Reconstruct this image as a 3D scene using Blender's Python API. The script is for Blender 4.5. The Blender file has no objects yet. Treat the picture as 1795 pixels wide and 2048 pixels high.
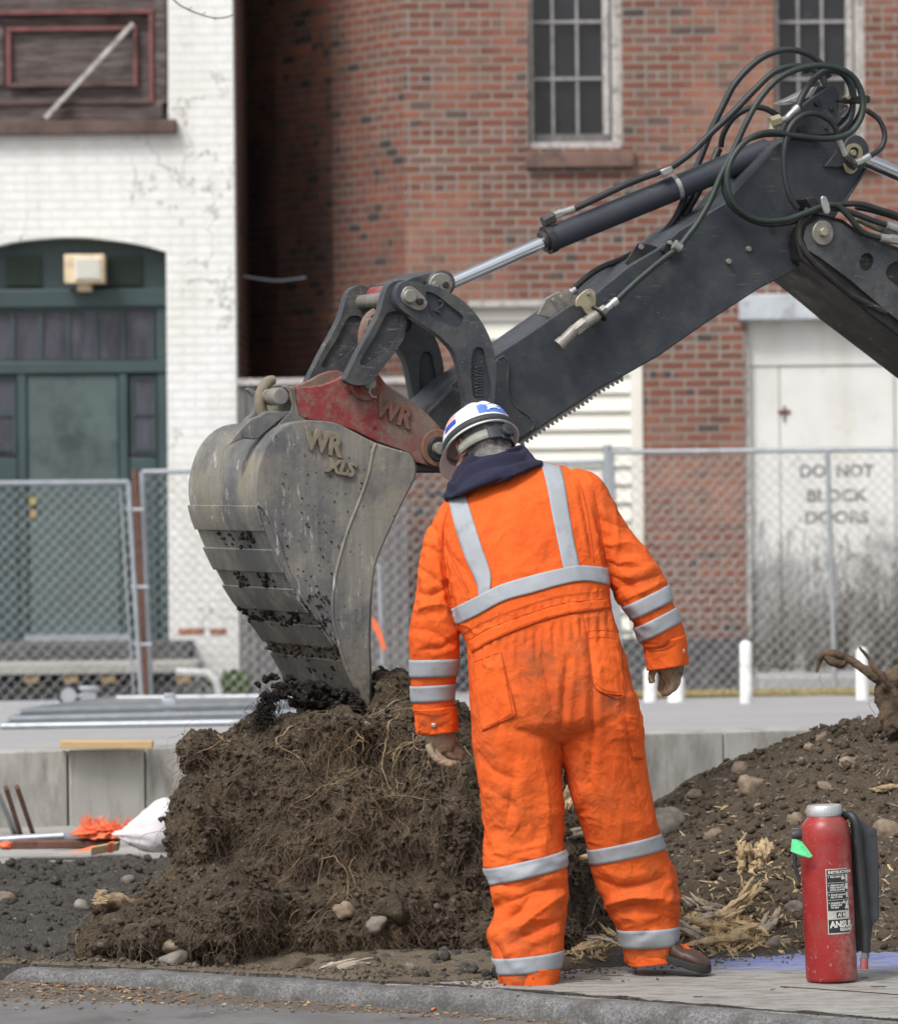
import bpy, bmesh, math, random
import numpy as np
from mathutils import Vector, Matrix
from mathutils.bvhtree import BVHTree
from mathutils.geometry import tessellate_polygon
random.seed(7); rng = np.random.default_rng(7)
R = math.radians
SC = bpy.context.scene; COL = SC.collection
# ------------------------------------------------------------------ camera
F = 9380.0; CZ = 1.515; HX, HY = 897.5, 950.0; ROLL = R(0.6)
CAM = Vector((0, 0, CZ))
cd = bpy.data.cameras.new('camera'); cam = bpy.data.objects.new('camera', cd); COL.objects.link(cam)
cam.location = CAM; cam.rotation_euler = (R(90), ROLL, 0)
cd.sensor_fit = 'HORIZONTAL'; cd.sensor_width = 36; cd.lens = 36*F/1795
cd.shift_y = -(1024-HY)/1795; cd.clip_start = .5; cd.clip_end = 500
cd.dof.use_dof = True; cd.dof.focus_distance = 14.1; cd.dof.aperture_fstop = 7.0
SC.camera = cam
# ------------------------------------------------------------------ light (overcast)
SUN_EL, SUN_AZ = R(52), R(215)           # azimuth measured clockwise from +Y
w = bpy.data.worlds.new('World'); SC.world = w; w.use_nodes = True
nt = w.node_tree; bg = nt.nodes['Background']
sky = nt.nodes.new('ShaderNodeTexSky'); sky.sky_type = 'NISHITA'; sky.sun_disc = False
sky.sun_elevation = SUN_EL; sky.sun_rotation = SUN_AZ; sky.dust_density = 4; sky.air_density = 1; sky.ozone_density = 1
hs = nt.nodes.new('ShaderNodeHueSaturation'); hs.inputs['Saturation'].default_value = .34
nt.links.new(sky.outputs[0], hs.inputs['Color']); nt.links.new(hs.outputs[0], bg.inputs[0]); bg.inputs[1].default_value = .12
sl = bpy.data.lights.new('sun', 'SUN'); sl.energy = 1.5; sl.angle = R(16); sl.color = (1, .985, .965)
sun = bpy.data.objects.new('sun', sl); COL.objects.link(sun)
sd = Vector((math.sin(SUN_AZ)*math.cos(SUN_EL), math.cos(SUN_AZ)*math.cos(SUN_EL), math.sin(SUN_EL)))
sun.rotation_euler = sd.to_track_quat('Z', 'Y').to_euler(); sun.location = (0, 10, 20)
SC.view_settings.view_transform = 'Standard'; SC.view_settings.look = 'None'
SC.view_settings.exposure = 0.55; SC.view_settings.gamma = 1
# ------------------------------------------------------------------ pixel helpers (photo pixels -> points at a real distance)
RT = Vector((math.cos(ROLL), 0, -math.sin(ROLL))); UP = Vector((math.sin(ROLL), 0, math.cos(ROLL)))
def ray(px, py): return Vector((0, 1, 0)) + RT*((px-HX)/F) + UP*((HY-py)/F)
def W(px, py, Y): return CAM + ray(px, py)*Y
def G(px, py, z=0.0):
    d = ray(px, py); return CAM + d*((z-CZ)/d.z)
def proj(P):                                       # numpy (n,3) -> px,py
    x = P[:, 0]; y = P[:, 1]; z = P[:, 2]-CZ
    a = (x*RT.x+z*RT.z)/y; b = (x*UP.x+z*UP.z)/y
    return HX+a*F, HY-b*F
TH = R(20); EX = Vector((math.cos(TH), math.sin(TH), 0)); EL = Vector((-math.sin(TH), math.cos(TH), 0)); EO = W(700, 1100, 15.25)
def E(px, py, n=0.0):                              # excavator frame: vertical plane at lateral offset n
    d = ray(px, py); return CAM + d*(((EO-CAM).dot(EL)+n)/d.dot(EL))
def crop(x0, y0, s, pts): return [(x0+p[0]*s, y0+p[1]*s) for p in pts]
def c1(*p): return crop(350, 500, .4185, p)
def c2(*p): return crop(1050, 60, .4157, p)
def c6(*p): return crop(620, 520, .2176, p)
def k3(*p): return crop(780, 760, .3911, p)
def k4(*p): return crop(780, 1350, .4018, p)
def k5(*p): return crop(800, 1080, .3348, p)
# ------------------------------------------------------------------ numpy noise
def _h(i, j, k, s):
    n = (i*374761393 + j*668265263 + k*2147483647 + s*1274126177) & 0xffffffff
    n = ((n ^ (n >> 13))*1103515245) & 0xffffffff
    n = ((n ^ (n >> 15))*2246822519) & 0xffffffff
    return ((n ^ (n >> 16)) & 0xffffff)/float(0xffffff)
def vnoise(P, s=0):
    P = np.asarray(P, float); I = np.floor(P).astype(np.int64); f = P-I; f = f*f*f*(f*(f*6-15)+10)
    r = 0
    for a in (0, 1):
        for b in (0, 1):
            for c in (0, 1):
                ww = (f[:, 0] if a else 1-f[:, 0])*(f[:, 1] if b else 1-f[:, 1])*(f[:, 2] if c else 1-f[:, 2])
                r = r+ww*_h(I[:, 0]+a, I[:, 1]+b, I[:, 2]+c, s)
    return r*2-1
def fbm(P, sc, o=4, s=0, g=.5):
    P = np.asarray(P, float)*sc; a = 1; r = 0; t = 0
    for k in range(o): r = r+a*vnoise(P*(2.03**k)+k*17.3, s+k); t += a; a *= g
    return r/t
# ------------------------------------------------------------------ objects
def link(o, parent=None):
    COL.objects.link(o)
    if parent is not None:
        o.parent = parent; o.matrix_parent_inverse = Matrix.Translation(parent.location).inverted() if parent.parent is None and parent.type == 'EMPTY' else Matrix()
    return o
def tag(o, label=None, cat=None, group=None, kind=None):
    if label: o['label'] = label
    if cat: o['category'] = cat
    if group: o['group'] = group
    if kind: o['kind'] = kind
    return o
def thing(name, label, cat, loc=(0, 0, 0), group=None):
    o = bpy.data.objects.new(name, None); o.empty_display_size = .1; COL.objects.link(o); o.location = loc
    return tag(o, label, cat, group)
def box_uv(me):
    uv = me.uv_layers.new(name='UVMap').data
    co = np.empty(len(me.vertices)*3); me.vertices.foreach_get('co', co); co = co.reshape(-1, 3)
    for p in me.polygons:
        n = p.normal
        if abs(n.z) > .8: t = Vector((1, 0, 0)); b = Vector((0, 1, 0))
        else:
            t = Vector((-n.y, n.x, 0)).normalized(); b = Vector((0, 0, 1))
            if abs(n.y) > abs(n.x)*.2 and t.x < 0: t = -t
        for li in p.loop_indices:
            c = co[me.loops[li].vertex_index]; uv[li].uv = (c[0]*t.x+c[1]*t.y, c[2] if b.z else c[1])
class MB:
    def __init__(s): s.v = []; s.f = []
    def add(s, vs, fs):
        o = len(s.v); s.v += [tuple(v) for v in vs]; s.f += [tuple(i+o for i in f) for f in fs]; return s
    def box(s, a, b):
        x0, x1 = sorted((a[0], b[0])); y0, y1 = sorted((a[1], b[1])); z0, z1 = sorted((a[2], b[2]))
        return s.add([(x0, y0, z0), (x1, y0, z0), (x1, y1, z0), (x0, y1, z0), (x0, y0, z1), (x1, y0, z1), (x1, y1, z1), (x0, y1, z1)],
                     [(0, 3, 2, 1), (4, 5, 6, 7), (0, 1, 5, 4), (1, 2, 6, 5), (2, 3, 7, 6), (3, 0, 4, 7)])
    def pbox(s, x0, y0, x1, y1, Ya, Yb):           # box whose front face spans these photo pixels at depth Ya
        c = W((x0+x1)/2, (y0+y1)/2, Ya); hw = abs(x1-x0)/2*Ya/F; hh = abs(y1-y0)/2*Ya/F
        return s.box((c.x-hw, Ya, c.z-hh), (c.x+hw, Yb, c.z+hh))
    def obox(s, c, ax, ay, az):                    # oriented box, half vectors
        c = Vector(c); v = [c+i*ax+j*ay+k*az for k in (-1, 1) for i, j in ((-1, -1), (1, -1), (1, 1), (-1, 1))]
        return s.add(v, [(0, 3, 2, 1), (4, 5, 6, 7), (0, 1, 5, 4), (1, 2, 6, 5), (2, 3, 7, 6), (3, 0, 4, 7)])
    def tube(s, pts, r, n=8, cap=True):
        pts = [Vector(p) for p in pts]; m = len(pts)
        rs = r if isinstance(r, (list, tuple)) else [r]*m
        t = [(pts[min(i+1, m-1)]-pts[max(i-1, 0)]).normalized() for i in range(m)]
        u = t[0].orthogonal().normalized(); vs = []
        for i in range(m):
            u = (u-t[i]*u.dot(t[i])); u = u.normalized() if u.length > 1e-6 else t[i].orthogonal().normalized()
            w_ = t[i].cross(u)
            vs += [pts[i]+(u*math.cos(2*math.pi*k/n)+w_*math.sin(2*math.pi*k/n))*rs[i] for k in range(n)]
        fs = [(i*n+k, i*n+(k+1) % n, (i+1)*n+(k+1) % n, (i+1)*n+k) for i in range(m-1) for k in range(n)]
        if cap: fs += [tuple(reversed(range(n))), tuple(range((m-1)*n, m*n))]
        return s.add(vs, fs)
    def cyl(s, a, b, r, r2=None, n=20): return s.tube([a, b], [r, r if r2 is None else r2], n)
    def plate(s, loop, off, holes=()):             # loop of 3D points extruded along vector off
        loops = [list(map(Vector, loop))]+[list(map(Vector, h)) for h in holes]
        allv = [p for l in loops for p in l]; N = len(allv); off = Vector(off)
        fs = []
        if holes:
            e1 = (loops[0][1]-loops[0][0]).normalized(); nn = off.normalized(); e1 = (e1-nn*e1.dot(nn)).normalized(); e2 = nn.cross(e1)
            L2 = [[Vector((p.dot(e1), p.dot(e2), 0)) for p in l] for l in loops]
            for t in tessellate_polygon(L2): fs.append(tuple(t)); fs.append(tuple(i+N for i in reversed(t)))
        else: fs += [tuple(range(N)), tuple(i+N for i in reversed(range(N)))]
        o = 0
        for l in loops:
            m = len(l)
            for i in range(m): j = (i+1) % m; fs.append((o+j, o+i, o+i+N, o+j+N))
            o += m
        return s.add(allv+[p+off for p in allv], fs)
    def build(s, name, mat, parent=None, smooth=False, bevel=0, uv=False, seg=2, fixn=True):
        me = bpy.data.meshes.new(name); me.from_pydata(s.v, [], s.f); me.update()
        if fixn:
            bm = bmesh.new(); bm.from_mesh(me); bmesh.ops.recalc_face_normals(bm, faces=bm.faces); bm.to_mesh(me); bm.free()
        if uv: me.update(); box_uv(me)
        o = bpy.data.objects.new(name, me); me.materials.append(mat); link(o, parent)
        if smooth: me.shade_smooth()
        if bevel:
            b = o.modifiers.new('bevel', 'BEVEL'); b.width = bevel; b.segments = seg; b.limit_method = 'ANGLE'; b.angle_limit = R(35)
            me.shade_smooth(); me.set_sharp_from_angle(angle=R(40))
        elif smooth == 'auto': me.set_sharp_from_angle(angle=R(40))
        return o
def catmull(P, k=6, closed=False):
    P = [Vector(p) for p in P]; n = len(P); out = []
    rg = range(n if closed else n-1)
    for i in rg:
        a, b, c, d = (P[(i-1) % n], P[i], P[(i+1) % n], P[(i+2) % n]) if closed else (P[max(i-1, 0)], P[i], P[i+1], P[min(i+2, n-1)])
        for j in range(k):
            t = j/k; out.append(.5*((2*b)+(c-a)*t+(2*a-5*b+4*c-d)*t*t+(3*b-a-3*c+d)*t**3))
    if not closed: out.append(P[-1])
    return out
def c2d(P, k=4, closed=False): return [(p.x, p.y) for p in catmull([(a, b, 0) for a, b in P], k, closed)]
def ico(sub=2):
    bm = bmesh.new(); bmesh.ops.create_icosphere(bm, subdivisions=sub, radius=1)
    v = np.array([x.co[:] for x in bm.verts]); f = [tuple(q.index for q in x.verts) for x in bm.faces]; bm.free(); return v, f
ICO = {k: ico(k) for k in (1, 2, 3, 4)}
def stone(mb, c, r, sub=2, s=None, rough=.22, flat=.8):
    v, f = ICO[sub]; s = random.randrange(9999) if s is None else s
    rr = np.array([r*(.8+.5*random.random()), r*(.75+.4*random.random()), r*flat*(.7+.4*random.random())])
    d = 1+rough*fbm(v, 1.3, 2, s)+rough*.3*fbm(v, 4, 2, s+5)
    p = v*d[:, None]*rr; a = random.random()*6.28; ca, sa = math.cos(a), math.sin(a); b = (random.random()-.5)*1.2; cb, sb = math.cos(b), math.sin(b)
    p = p@np.array([[ca, sa, 0], [-sa, ca, 0], [0, 0, 1]])@np.array([[cb, 0, sb], [0, 1, 0], [-sb, 0, cb]])
    return mb.add(p+np.array(c), f)
def evalmesh(o):
    dg = bpy.context.evaluated_depsgraph_get(); dg.update(); return bpy.data.meshes.new_from_object(o.evaluated_get(dg))
def remeshed(mb, voxel, smooth_it=4, name='tmp'):
    me = bpy.data.meshes.new(name); me.from_pydata(mb.v, [], mb.f); me.update()
    bm = bmesh.new(); bm.from_mesh(me); bmesh.ops.recalc_face_normals(bm, faces=bm.faces); bm.to_mesh(me); bm.free()
    o = bpy.data.objects.new(name, me); COL.objects.link(o)
    m = o.modifiers.new('r', 'REMESH'); m.mode = 'VOXEL'; m.voxel_size = voxel
    if smooth_it: q = o.modifiers.new('s', 'SMOOTH'); q.iterations = smooth_it; q.factor = .5
    r = evalmesh(o); bpy.data.objects.remove(o); return r
def vco(me): a = np.empty(len(me.vertices)*3); me.vertices.foreach_get('co', a); return a.reshape(-1, 3)
def vno(me): a = np.empty(len(me.vertices)*3); me.vertices.foreach_get('normal', a); return a.reshape(-1, 3)
def setco(me, a): me.vertices.foreach_set('co', a.astype(np.float32).ravel()); me.update()
def addobj(name, me, mat, parent=None):
    o = bpy.data.objects.new(name, me); me.name = name; me.materials.clear(); me.materials.append(mat); me.shade_smooth(); return link(o, parent)
def bvh_of(me): return BVHTree.FromPolygons([v.co[:] for v in me.vertices], [tuple(p.vertices) for p in me.polygons])
def setattr_f(me, name, arr):
    a = me.attributes.new(name, 'FLOAT', 'POINT'); a.data.foreach_set('value', arr.astype(np.float32))
def copy_tree(o, parent=None):
    c = o.copy(); COL.objects.link(c)
    if parent: c.parent = parent; c.matrix_parent_inverse = o.matrix_parent_inverse
    for ch in list(o.children): copy_tree(ch, c)
    return c
# ------------------------------------------------------------------ materials
class Nd:
    def __init__(s, name):
        s.m = bpy.data.materials.new(name); s.m.use_nodes = True; s.t = s.m.node_tree; s.b = s.t.nodes['Principled BSDF']; s.tc = None
    def n(s, k, **kw):
        x = s.t.nodes.new(k)
        for a, b in kw.items(): setattr(x, a, b)
        return x
    def put(s, sock, v):
        if isinstance(v, bpy.types.NodeSocket): s.t.links.new(v, sock)
        elif isinstance(v, (tuple, list)) and len(v) == 3 and sock.type == 'RGBA': sock.default_value = (*v, 1)
        else: sock.default_value = v
    def co(s, k='Object'):
        if not s.tc: s.tc = s.n('ShaderNodeTexCoord')
        return s.tc.outputs[k]
    def mapping(s, v, sc=(1, 1, 1), loc=(0, 0, 0), rot=(0, 0, 0)):
        x = s.n('ShaderNodeMapping'); s.put(x.inputs[0], v); x.inputs['Scale'].default_value = sc; x.inputs['Location'].default_value = loc; x.inputs['Rotation'].default_value = rot; return x.outputs[0]
    def noise(s, sc, d=4, r=.55, v=None, dist=0):
        x = s.n('ShaderNodeTexNoise'); s.put(x.inputs['Vector'], v or s.co()); x.inputs['Scale'].default_value = sc; x.inputs['Detail'].default_value = d; x.inputs['Roughness'].default_value = r; x.inputs['Distortion'].default_value = dist; return x.outputs['Fac']
    def vor(s, sc, v=None, f='F1', out='Distance'):
        x = s.n('ShaderNodeTexVoronoi', feature=f); s.put(x.inputs['Vector'], v or s.co()); x.inputs['Scale'].default_value = sc; return x.outputs[out]
    def ramp(s, f, a, b, lo=0., hi=1.):
        x = s.n('ShaderNodeMapRange'); s.put(x.inputs[0], f)
        for i, q in zip((1, 2, 3, 4), (a, b, lo, hi)): x.inputs[i].default_value = q
        return x.outputs[0]
    def mix(s, f, a, b, bt='MIX'):
        x = s.n('ShaderNodeMix', data_type='RGBA', blend_type=bt); s.put(x.inputs[0], f); s.put(x.inputs[6], a); s.put(x.inputs[7], b); return x.outputs[2]
    def ma(s, op, a, b=0., c=None):
        x = s.n('ShaderNodeMath', operation=op); s.put(x.inputs[0], a); s.put(x.inputs[1], b)
        if c is not None: s.put(x.inputs[2], c)
        return x.outputs[0]
    def attr(s, k): return s.n('ShaderNodeAttribute', attribute_name=k).outputs['Fac']
    def bump(s, h, st=.5, d=.01, nrm=None):
        x = s.n('ShaderNodeBump'); s.put(x.inputs['Height'], h); x.inputs['Strength'].default_value = st; x.inputs['Distance'].default_value = d
        if nrm: s.put(x.inputs['Normal'], nrm)
        return x.outputs[0]
    def fin(s, col, rough=.8, metal=0, nrm=None, spec=None):
        s.put(s.b.inputs['Base Color'], col); s.put(s.b.inputs['Roughness'], rough); s.put(s.b.inputs['Metallic'], metal)
        if nrm: s.put(s.b.inputs['Normal'], nrm)
        if spec is not None: s.b.inputs['Specular IOR Level'].default_value = spec
        return s.m
def grimy(name, base, dirt=(.16, .13, .09), amt=.5, sc=6, rough=.5, metal=0, var=.25, bump=.2, bs=60, bd=.002, r2=.8, stretch=(1, 1, 1), spec=None):
    """painted or bare surface with uneven tone, dirt patches and fine relief"""
    q = Nd(name); v = q.mapping(q.co(), stretch)
    n1 = q.noise(sc*.7, 5, .6, v); n2 = q.noise(sc, 8, .7, q.mapping(v, loc=(3, 7, 1))); n3 = q.noise(bs, 3, .6)
    dk = tuple(c*(1-var) for c in base); lt = tuple(min(1, c*(1+var)) for c in base)
    c = q.mix(q.ramp(n1, .3, .7), dk, lt)
    dm = q.ramp(n2, .72-amt*.4, .78-amt*.2)
    c = q.mix(dm, c, dirt)
    return q.fin(c, q.ma('ADD', q.ma('MULTIPLY', dm, r2-rough), rough), metal if metal == 0 else q.ma('MULTIPLY', q.ma('SUBTRACT', 1., dm), metal), q.bump(q.ma('ADD', n3, q.ma('MULTIPLY', n2, 2.)), bump, bd), spec)
def brick(name, cols, mortar, white=False, darken=.0, warm=True):
    q = Nd(name); uv = q.co('UV'); wob = q.n('ShaderNodeVectorMath', operation='MULTIPLY_ADD')
    nz = q.n('ShaderNodeTexNoise'); q.put(nz.inputs['Vector'], uv); nz.inputs['Scale'].default_value = 7; nz.inputs['Detail'].default_value = 3
    q.put(wob.inputs[0], nz.outputs['Color']); wob.inputs[1].default_value = (.012, .012, 0); q.put(wob.inputs[2], uv)
    sx = q.n('ShaderNodeSeparateXYZ'); q.put(sx.inputs[0], wob.outputs[0]); u, v_ = sx.outputs[0], sx.outputs[1]
    H = .0672; row = q.ma('FLOOR', q.ma('DIVIDE', v_, H)); fv = q.ma('SUBTRACT', q.ma('DIVIDE', v_, H), row)
    hd = q.ma('LESS_THAN', q.ma('ABSOLUTE', q.ma('FLOORED_MODULO', row, 6.)), .5)            # a header course every seventh row
    iw = q.ma('ADD', 1/.176, q.ma('MULTIPLY', hd, 1/.176))
    off = q.ma('MULTIPLY', q.ma('FLOORED_MODULO', row, 2.), .5)
    uu = q.ma('ADD', q.ma('MULTIPLY', u, iw), off); colm = q.ma('FLOOR', uu); fu = q.ma('SUBTRACT', uu, colm)
    wn = q.n('ShaderNodeTexWhiteNoise', noise_dimensions='2D'); cx = q.n('ShaderNodeCombineXYZ'); q.put(cx.inputs[0], colm); q.put(cx.inputs[1], row); q.put(wn.inputs['Vector'], cx.outputs[0])
    rnd = wn.outputs['Value']; rs = q.n('ShaderNodeSeparateColor'); q.put(rs.inputs[0], wn.outputs['Color']); rnd2 = rs.outputs[1]
    du = q.ma('MULTIPLY', q.ma('SUBTRACT', .5, q.ma('ABSOLUTE', q.ma('SUBTRACT', fu, .5))), q.ma('DIVIDE', 1., iw))
    dv = q.ma('MULTIPLY', q.ma('SUBTRACT', .5, q.ma('ABSOLUTE', q.ma('SUBTRACT', fv, .5))), H)
    dm = q.ma('MINIMUM', du, dv); en = q.noise(90, 3, .6, uv)
    big = q.noise(.55, 4, .65, uv); face = q.ramp(q.ma('ADD', q.ma('ADD', dm, q.ma('MULTIPLY', q.ma('SUBTRACT', en, .5), .010)), q.ma('MULTIPLY', q.ma('SUBTRACT', big, .5), .018)), .003, .0095)
    c = q.mix(rnd, cols[0], cols[1]); c = q.mix(q.ma('GREATER_THAN', rnd2, .72), c, cols[2])
    c = q.mix(q.ma('LESS_THAN', rnd2, q.ramp(q.noise(1.1, 4, .7, uv), .45, .7, .0, .30)), c, cols[3])
    fine = q.noise(14, 6, .7, uv)
    c = q.mix(q.ramp(fine, .35, .75, 0, .45), c, cols[4])
    if warm: c = q.mix(q.ramp(big, .48, .66, 0, .75), c, (.38, .185, .12)); c = q.mix(q.ramp(q.noise(1.9, 6, .7, q.mapping(uv, loc=(7, 3, 0))), .52, .68, 0, .6), c, (.075, .05, .042))
    mo = q.mix(q.noise(5, 4, .6, uv), mortar, tuple(x*.6 for x in mortar)); 
    c = q.mix(face, mo, c)
    if white:
        peel = q.ma('MULTIPLY', q.ramp(q.noise(3.2, 9, .75, uv), .66, .70), q.ma('LESS_THAN', rnd2, .5))
        c = q.mix(q.ramp(q.noise(2.2, 7, .7, q.mapping(uv, (1, .35, 1))), .38, .66, 0, .8), (.80, .805, .79), (.66, .645, .575)); c = q.mix(q.ramp(q.noise(.8, 6, .7, uv), .5, .66, 0, .6), c, (.70, .70, .68)); c = q.mix(q.ma('MULTIPLY', q.ramp(q.ma('ABSOLUTE', q.ma('SUBTRACT', q.noise(1.3, 7, .6, uv), .5)), .006, .002), q.ramp(q.noise(.9, 2, .5, uv), .5, .55)), c, (.34, .33, .31))
        c = q.mix(q.ma('MULTIPLY', q.ma('SUBTRACT', 1., face), .20), c, (.45, .44, .41)); c = q.mix(peel, c, (.42, .17, .09))
    if darken:
        sm = q.ramp(q.noise(.9, 5, .65, q.mapping(uv, (1, .6, 1))), .25, .62); c = q.mix(q.ma('MULTIPLY', sm, darken), c, (.022, .018, .017))  # noise-shaped patches pull the brick colour toward near-black
    c = q.mix(q.ramp(q.noise(1.6, 6, .7, q.mapping(uv, (2.2, .4, 1), (4, 1, 0))), .55, .8, 0, .5), c, (.09, .07, .065) if not white else (.5, .49, .46))
    return q.fin(c, .88, 0, q.bump(q.ma('ADD', q.ma('MULTIPLY', face, 1.), q.ma('MULTIPLY', fine, .5)), .7 if not white else .45, .008))
def soil(name, a, b, c_, sc=1., wet=.9, bump=1.):
    q = Nd(name); n1 = q.noise(4*sc, 8, .7); n2 = q.noise(26*sc, 8, .75); n3 = q.noise(120*sc, 4, .7); v1 = q.vor(70*sc); vc = q.vor(55*sc, out='Color')
    col = q.mix(q.ramp(n1, .3, .7), a, b); col = q.mix(q.ramp(n2, .4, .75, 0, .8), col, c_)
    sp = q.n('ShaderNodeSeparateColor'); q.put(sp.inputs[0], vc)
    col = q.mix(q.ma('MULTIPLY', q.ma('GREATER_THAN', sp.outputs[0], .86), q.ramp(v1, .5, .2)), col, (.22, .2, .17))
    col = q.mix(q.ramp(n3, .6, .75, 0, .5), col, tuple(x*.35 for x in a))
    return q.fin(col, wet, 0, q.bump(q.ma('ADD', q.ma('ADD', q.ma('MULTIPLY', n2, 2.), n3), q.ma('MULTIPLY', v1, .8)), bump, .012), .2)
M = {}
M['red_brick'] = brick('red brick', [(.15, .052, .036), (.245, .090, .055), (.185, .098, .074), (.045, .042, .045), (.105, .062, .047)], (.34, .31, .27))
M['old_brick'] = brick('darkened brick', [(.20, .065, .04), (.34, .11, .055), (.15, .08, .06), (.03, .025, .025), (.12, .07, .055)], (.24, .21, .18), darken=.80, warm=False)
M['mid_brick'] = brick('weathered brick', [(.22, .075, .05), (.30, .10, .06), (.20, .09, .065), (.04, .035, .035), (.16, .08, .06)], (.36, .34, .30), darken=.5, warm=False)
M['white_brick'] = brick('white painted brick', [(.7,)*3]*5, (.6, .6, .57), white=True, warm=False)
M['orange_brick'] = grimy('bare orange brick', (.36, .12, .06), (.2, .08, .05), .5, 20, .9)
M['green_paint'] = grimy('dark green paint', (.040, .068, .070), (.025, .04, .04), .25, 3, .45, 0, .2, .1)
M['green_door'] = grimy('green door paint', (.075, .108, .106), (.035, .055, .056), .5, 2, .45, 0, .18, .1)
M['vent'] = grimy('vent louvre', (.018, .035, .022), (.02, .02, .02), .3, 8)
M['brown_board'] = grimy('weathered brown boards', (.062, .042, .038), (.15, .13, .125), .75, 9, .85, 0, .4, .4, 40, .004, stretch=(.35, 1, 3))
M['pink_trim'] = grimy('faded red trim', (.23, .075, .07), (.11, .06, .055), .75, 12, .8)
M['brown_stone'] = grimy('brown sandstone', (.115, .075, .065), (.05, .04, .04), .4, 9, .9, 0, .3, .5, 60, .006)
M['dark_glass'] = grimy('dark window glass', (.018, .018, .022), (.05, .045, .05), .3, 2, .12, 0, .4, .02, spec=.6)
M['lilac_glass'] = grimy('dusty glass', (.055, .055, .072), (.10, .10, .11), .4, 5, .3, 0, .5, .02, stretch=(3, 1, .6))
M['old_white'] = grimy('flaking white frame', (.44, .42, .40), (.14, .11, .10), .5, 18, .8, 0, .25, .4, 60, .003)
M['muntin'] = grimy('grey muntin paint', (.30, .29, .29), (.16, .14, .13), .45, 14, .7)
M['stone_sill'] = grimy('brown stone sill', (.16, .10, .08), (.06, .05, .045), .5, 8, .9, 0, .3, .4)
M['cream'] = grimy('cream siding', (.74, .725, .655), (.52, .49, .41), .3, 3, .6, 0, .06, .1)
def garage_mat():
    q = Nd('peeling white door'); o = q.co(); sx = q.n('ShaderNodeSeparateXYZ'); q.put(sx.inputs[0], o)
    n = q.noise(7, 10, .85, q.mapping(o, (1.4, 1, .55)), 1.2); hgt = q.ramp(sx.outputs[2], .22, 1.45, .22, -.085)
    peel = q.ma('MAXIMUM', q.ramp(q.ma('ADD', n, hgt), .53, .60, 0, .8), q.ramp(q.ma('ADD', q.noise(2, 6, .7), hgt), .55, .75, 0, .8))
    c = q.mix(q.ramp(q.noise(3, 5), .3, .7), (.74, .74, .71), (.64, .64, .61)); c = q.mix(q.ramp(q.noise(1.5, 5, .6, q.mapping(o, (2, 1, .3))), .5, .8, 0, .5), c, (.5, .46, .36))
    c = q.mix(peel, c, q.mix(q.noise(9, 6), (.07, .068, .07), (.19, .18, .17)))
    return q.fin(c, .8, 0, q.bump(peel, .3, .004))
M['garage'] = garage_mat()
M['lintel'] = grimy('grey painted beam', (.42, .45, .48), (.2, .19, .18), .4, 5, .7)
M['dark_stone'] = grimy('dark rough stone', (.10, .098, .098), (.04, .04, .042), .5, 14, .95, 0, .4, .8, 30, .02)
M['grey_wood'] = grimy('grey weathered wood', (.15, .14, .14), (.06, .055, .055), .4, 10, .9, 0, .3, .4, 50, .004, stretch=(4, 4, .4))
M['lumber'] = grimy('pale lumber', (.52, .36, .19), (.33, .22, .12), .3, 10, .8, 0, .15, .2, 60, .002, stretch=(.3, 3, 3))
M['concrete'] = grimy('grey concrete', (.36, .35, .32), (.19, .18, .16), .62, 3.5, .9, 0, .18, .4, 50, .004, stretch=(1.6, 1, .45))
M['galv'] = grimy('galvanised steel', (.42, .45, .48), (.22, .22, .22), .3, 20, .42, .6, .15, .1)
M['wire'] = grimy('galvanised wire', (.46, .47, .48), (.16, .15, .14), .35, 20, .5, .3, .15, .1)
M['rust'] = grimy('rusty steel', (.14, .065, .045), (.06, .035, .03), .5, 20, .85, 0, .3, .5)
M['white_post'] = grimy('white painted post', (.78, .78, .76), (.4, .38, .35), .3, 12, .6)
M['white_plastic'] = grimy('white plastic', (.72, .72, .70), (.45, .43, .4), .3, 10, .5)
M['beige_box'] = grimy('yellowed enamel', (.62, .50, .33), (.28, .14, .05), .35, 14, .5)
M['orange_net'] = grimy('orange plastic', (.85, .16, .06), (.45, .12, .06), .25, 14, .5)
M['sack'] = grimy('white woven sack', (.68, .64, .66), (.42, .38, .36), .3, 9, .85, 0, .1, .3, 90, .003)
M['asphalt'] = grimy('street asphalt', (.15, .148, .145), (.085, .082, .078), .55, 5, .92, 0, .2, .7, 220, .004)
M['road'] = grimy('pale worn road', (.33, .325, .325), (.24, .235, .23), .35, 2.5, .92, 0, .1, .3, 120, .004, stretch=(.4, 1, 1))
M['pavement'] = grimy('dusty pavement', (.34, .325, .30), (.20, .18, .15), .45, 4, .92, 0, .15, .3, 120, .004)
M['dry_grass'] = grimy('dry yellow grass', (.36, .30, .13), (.2, .18, .09), .4, 18, .95, 0, .3, .6)
def granite():
    q = Nd('granite kerb'); n = q.noise(120, 5, .8); n2 = q.noise(9, 6, .7); n3 = q.noise(320, 2, .7)
    c = q.mix(q.ramp(n, .38, .62), (.075, .075, .078), (.28, .278, .275)); c = q.mix(q.ramp(n3, .6, .7, 0, .6), c, (.42, .41, .4)); c = q.mix(q.ramp(n2, .42, .62, 0, .8), c, (.075, .07, .064))
    return q.fin(c, .85, 0, q.bump(q.ma('ADD', n, n2), .7, .008))
M['granite'] = granite()
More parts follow.
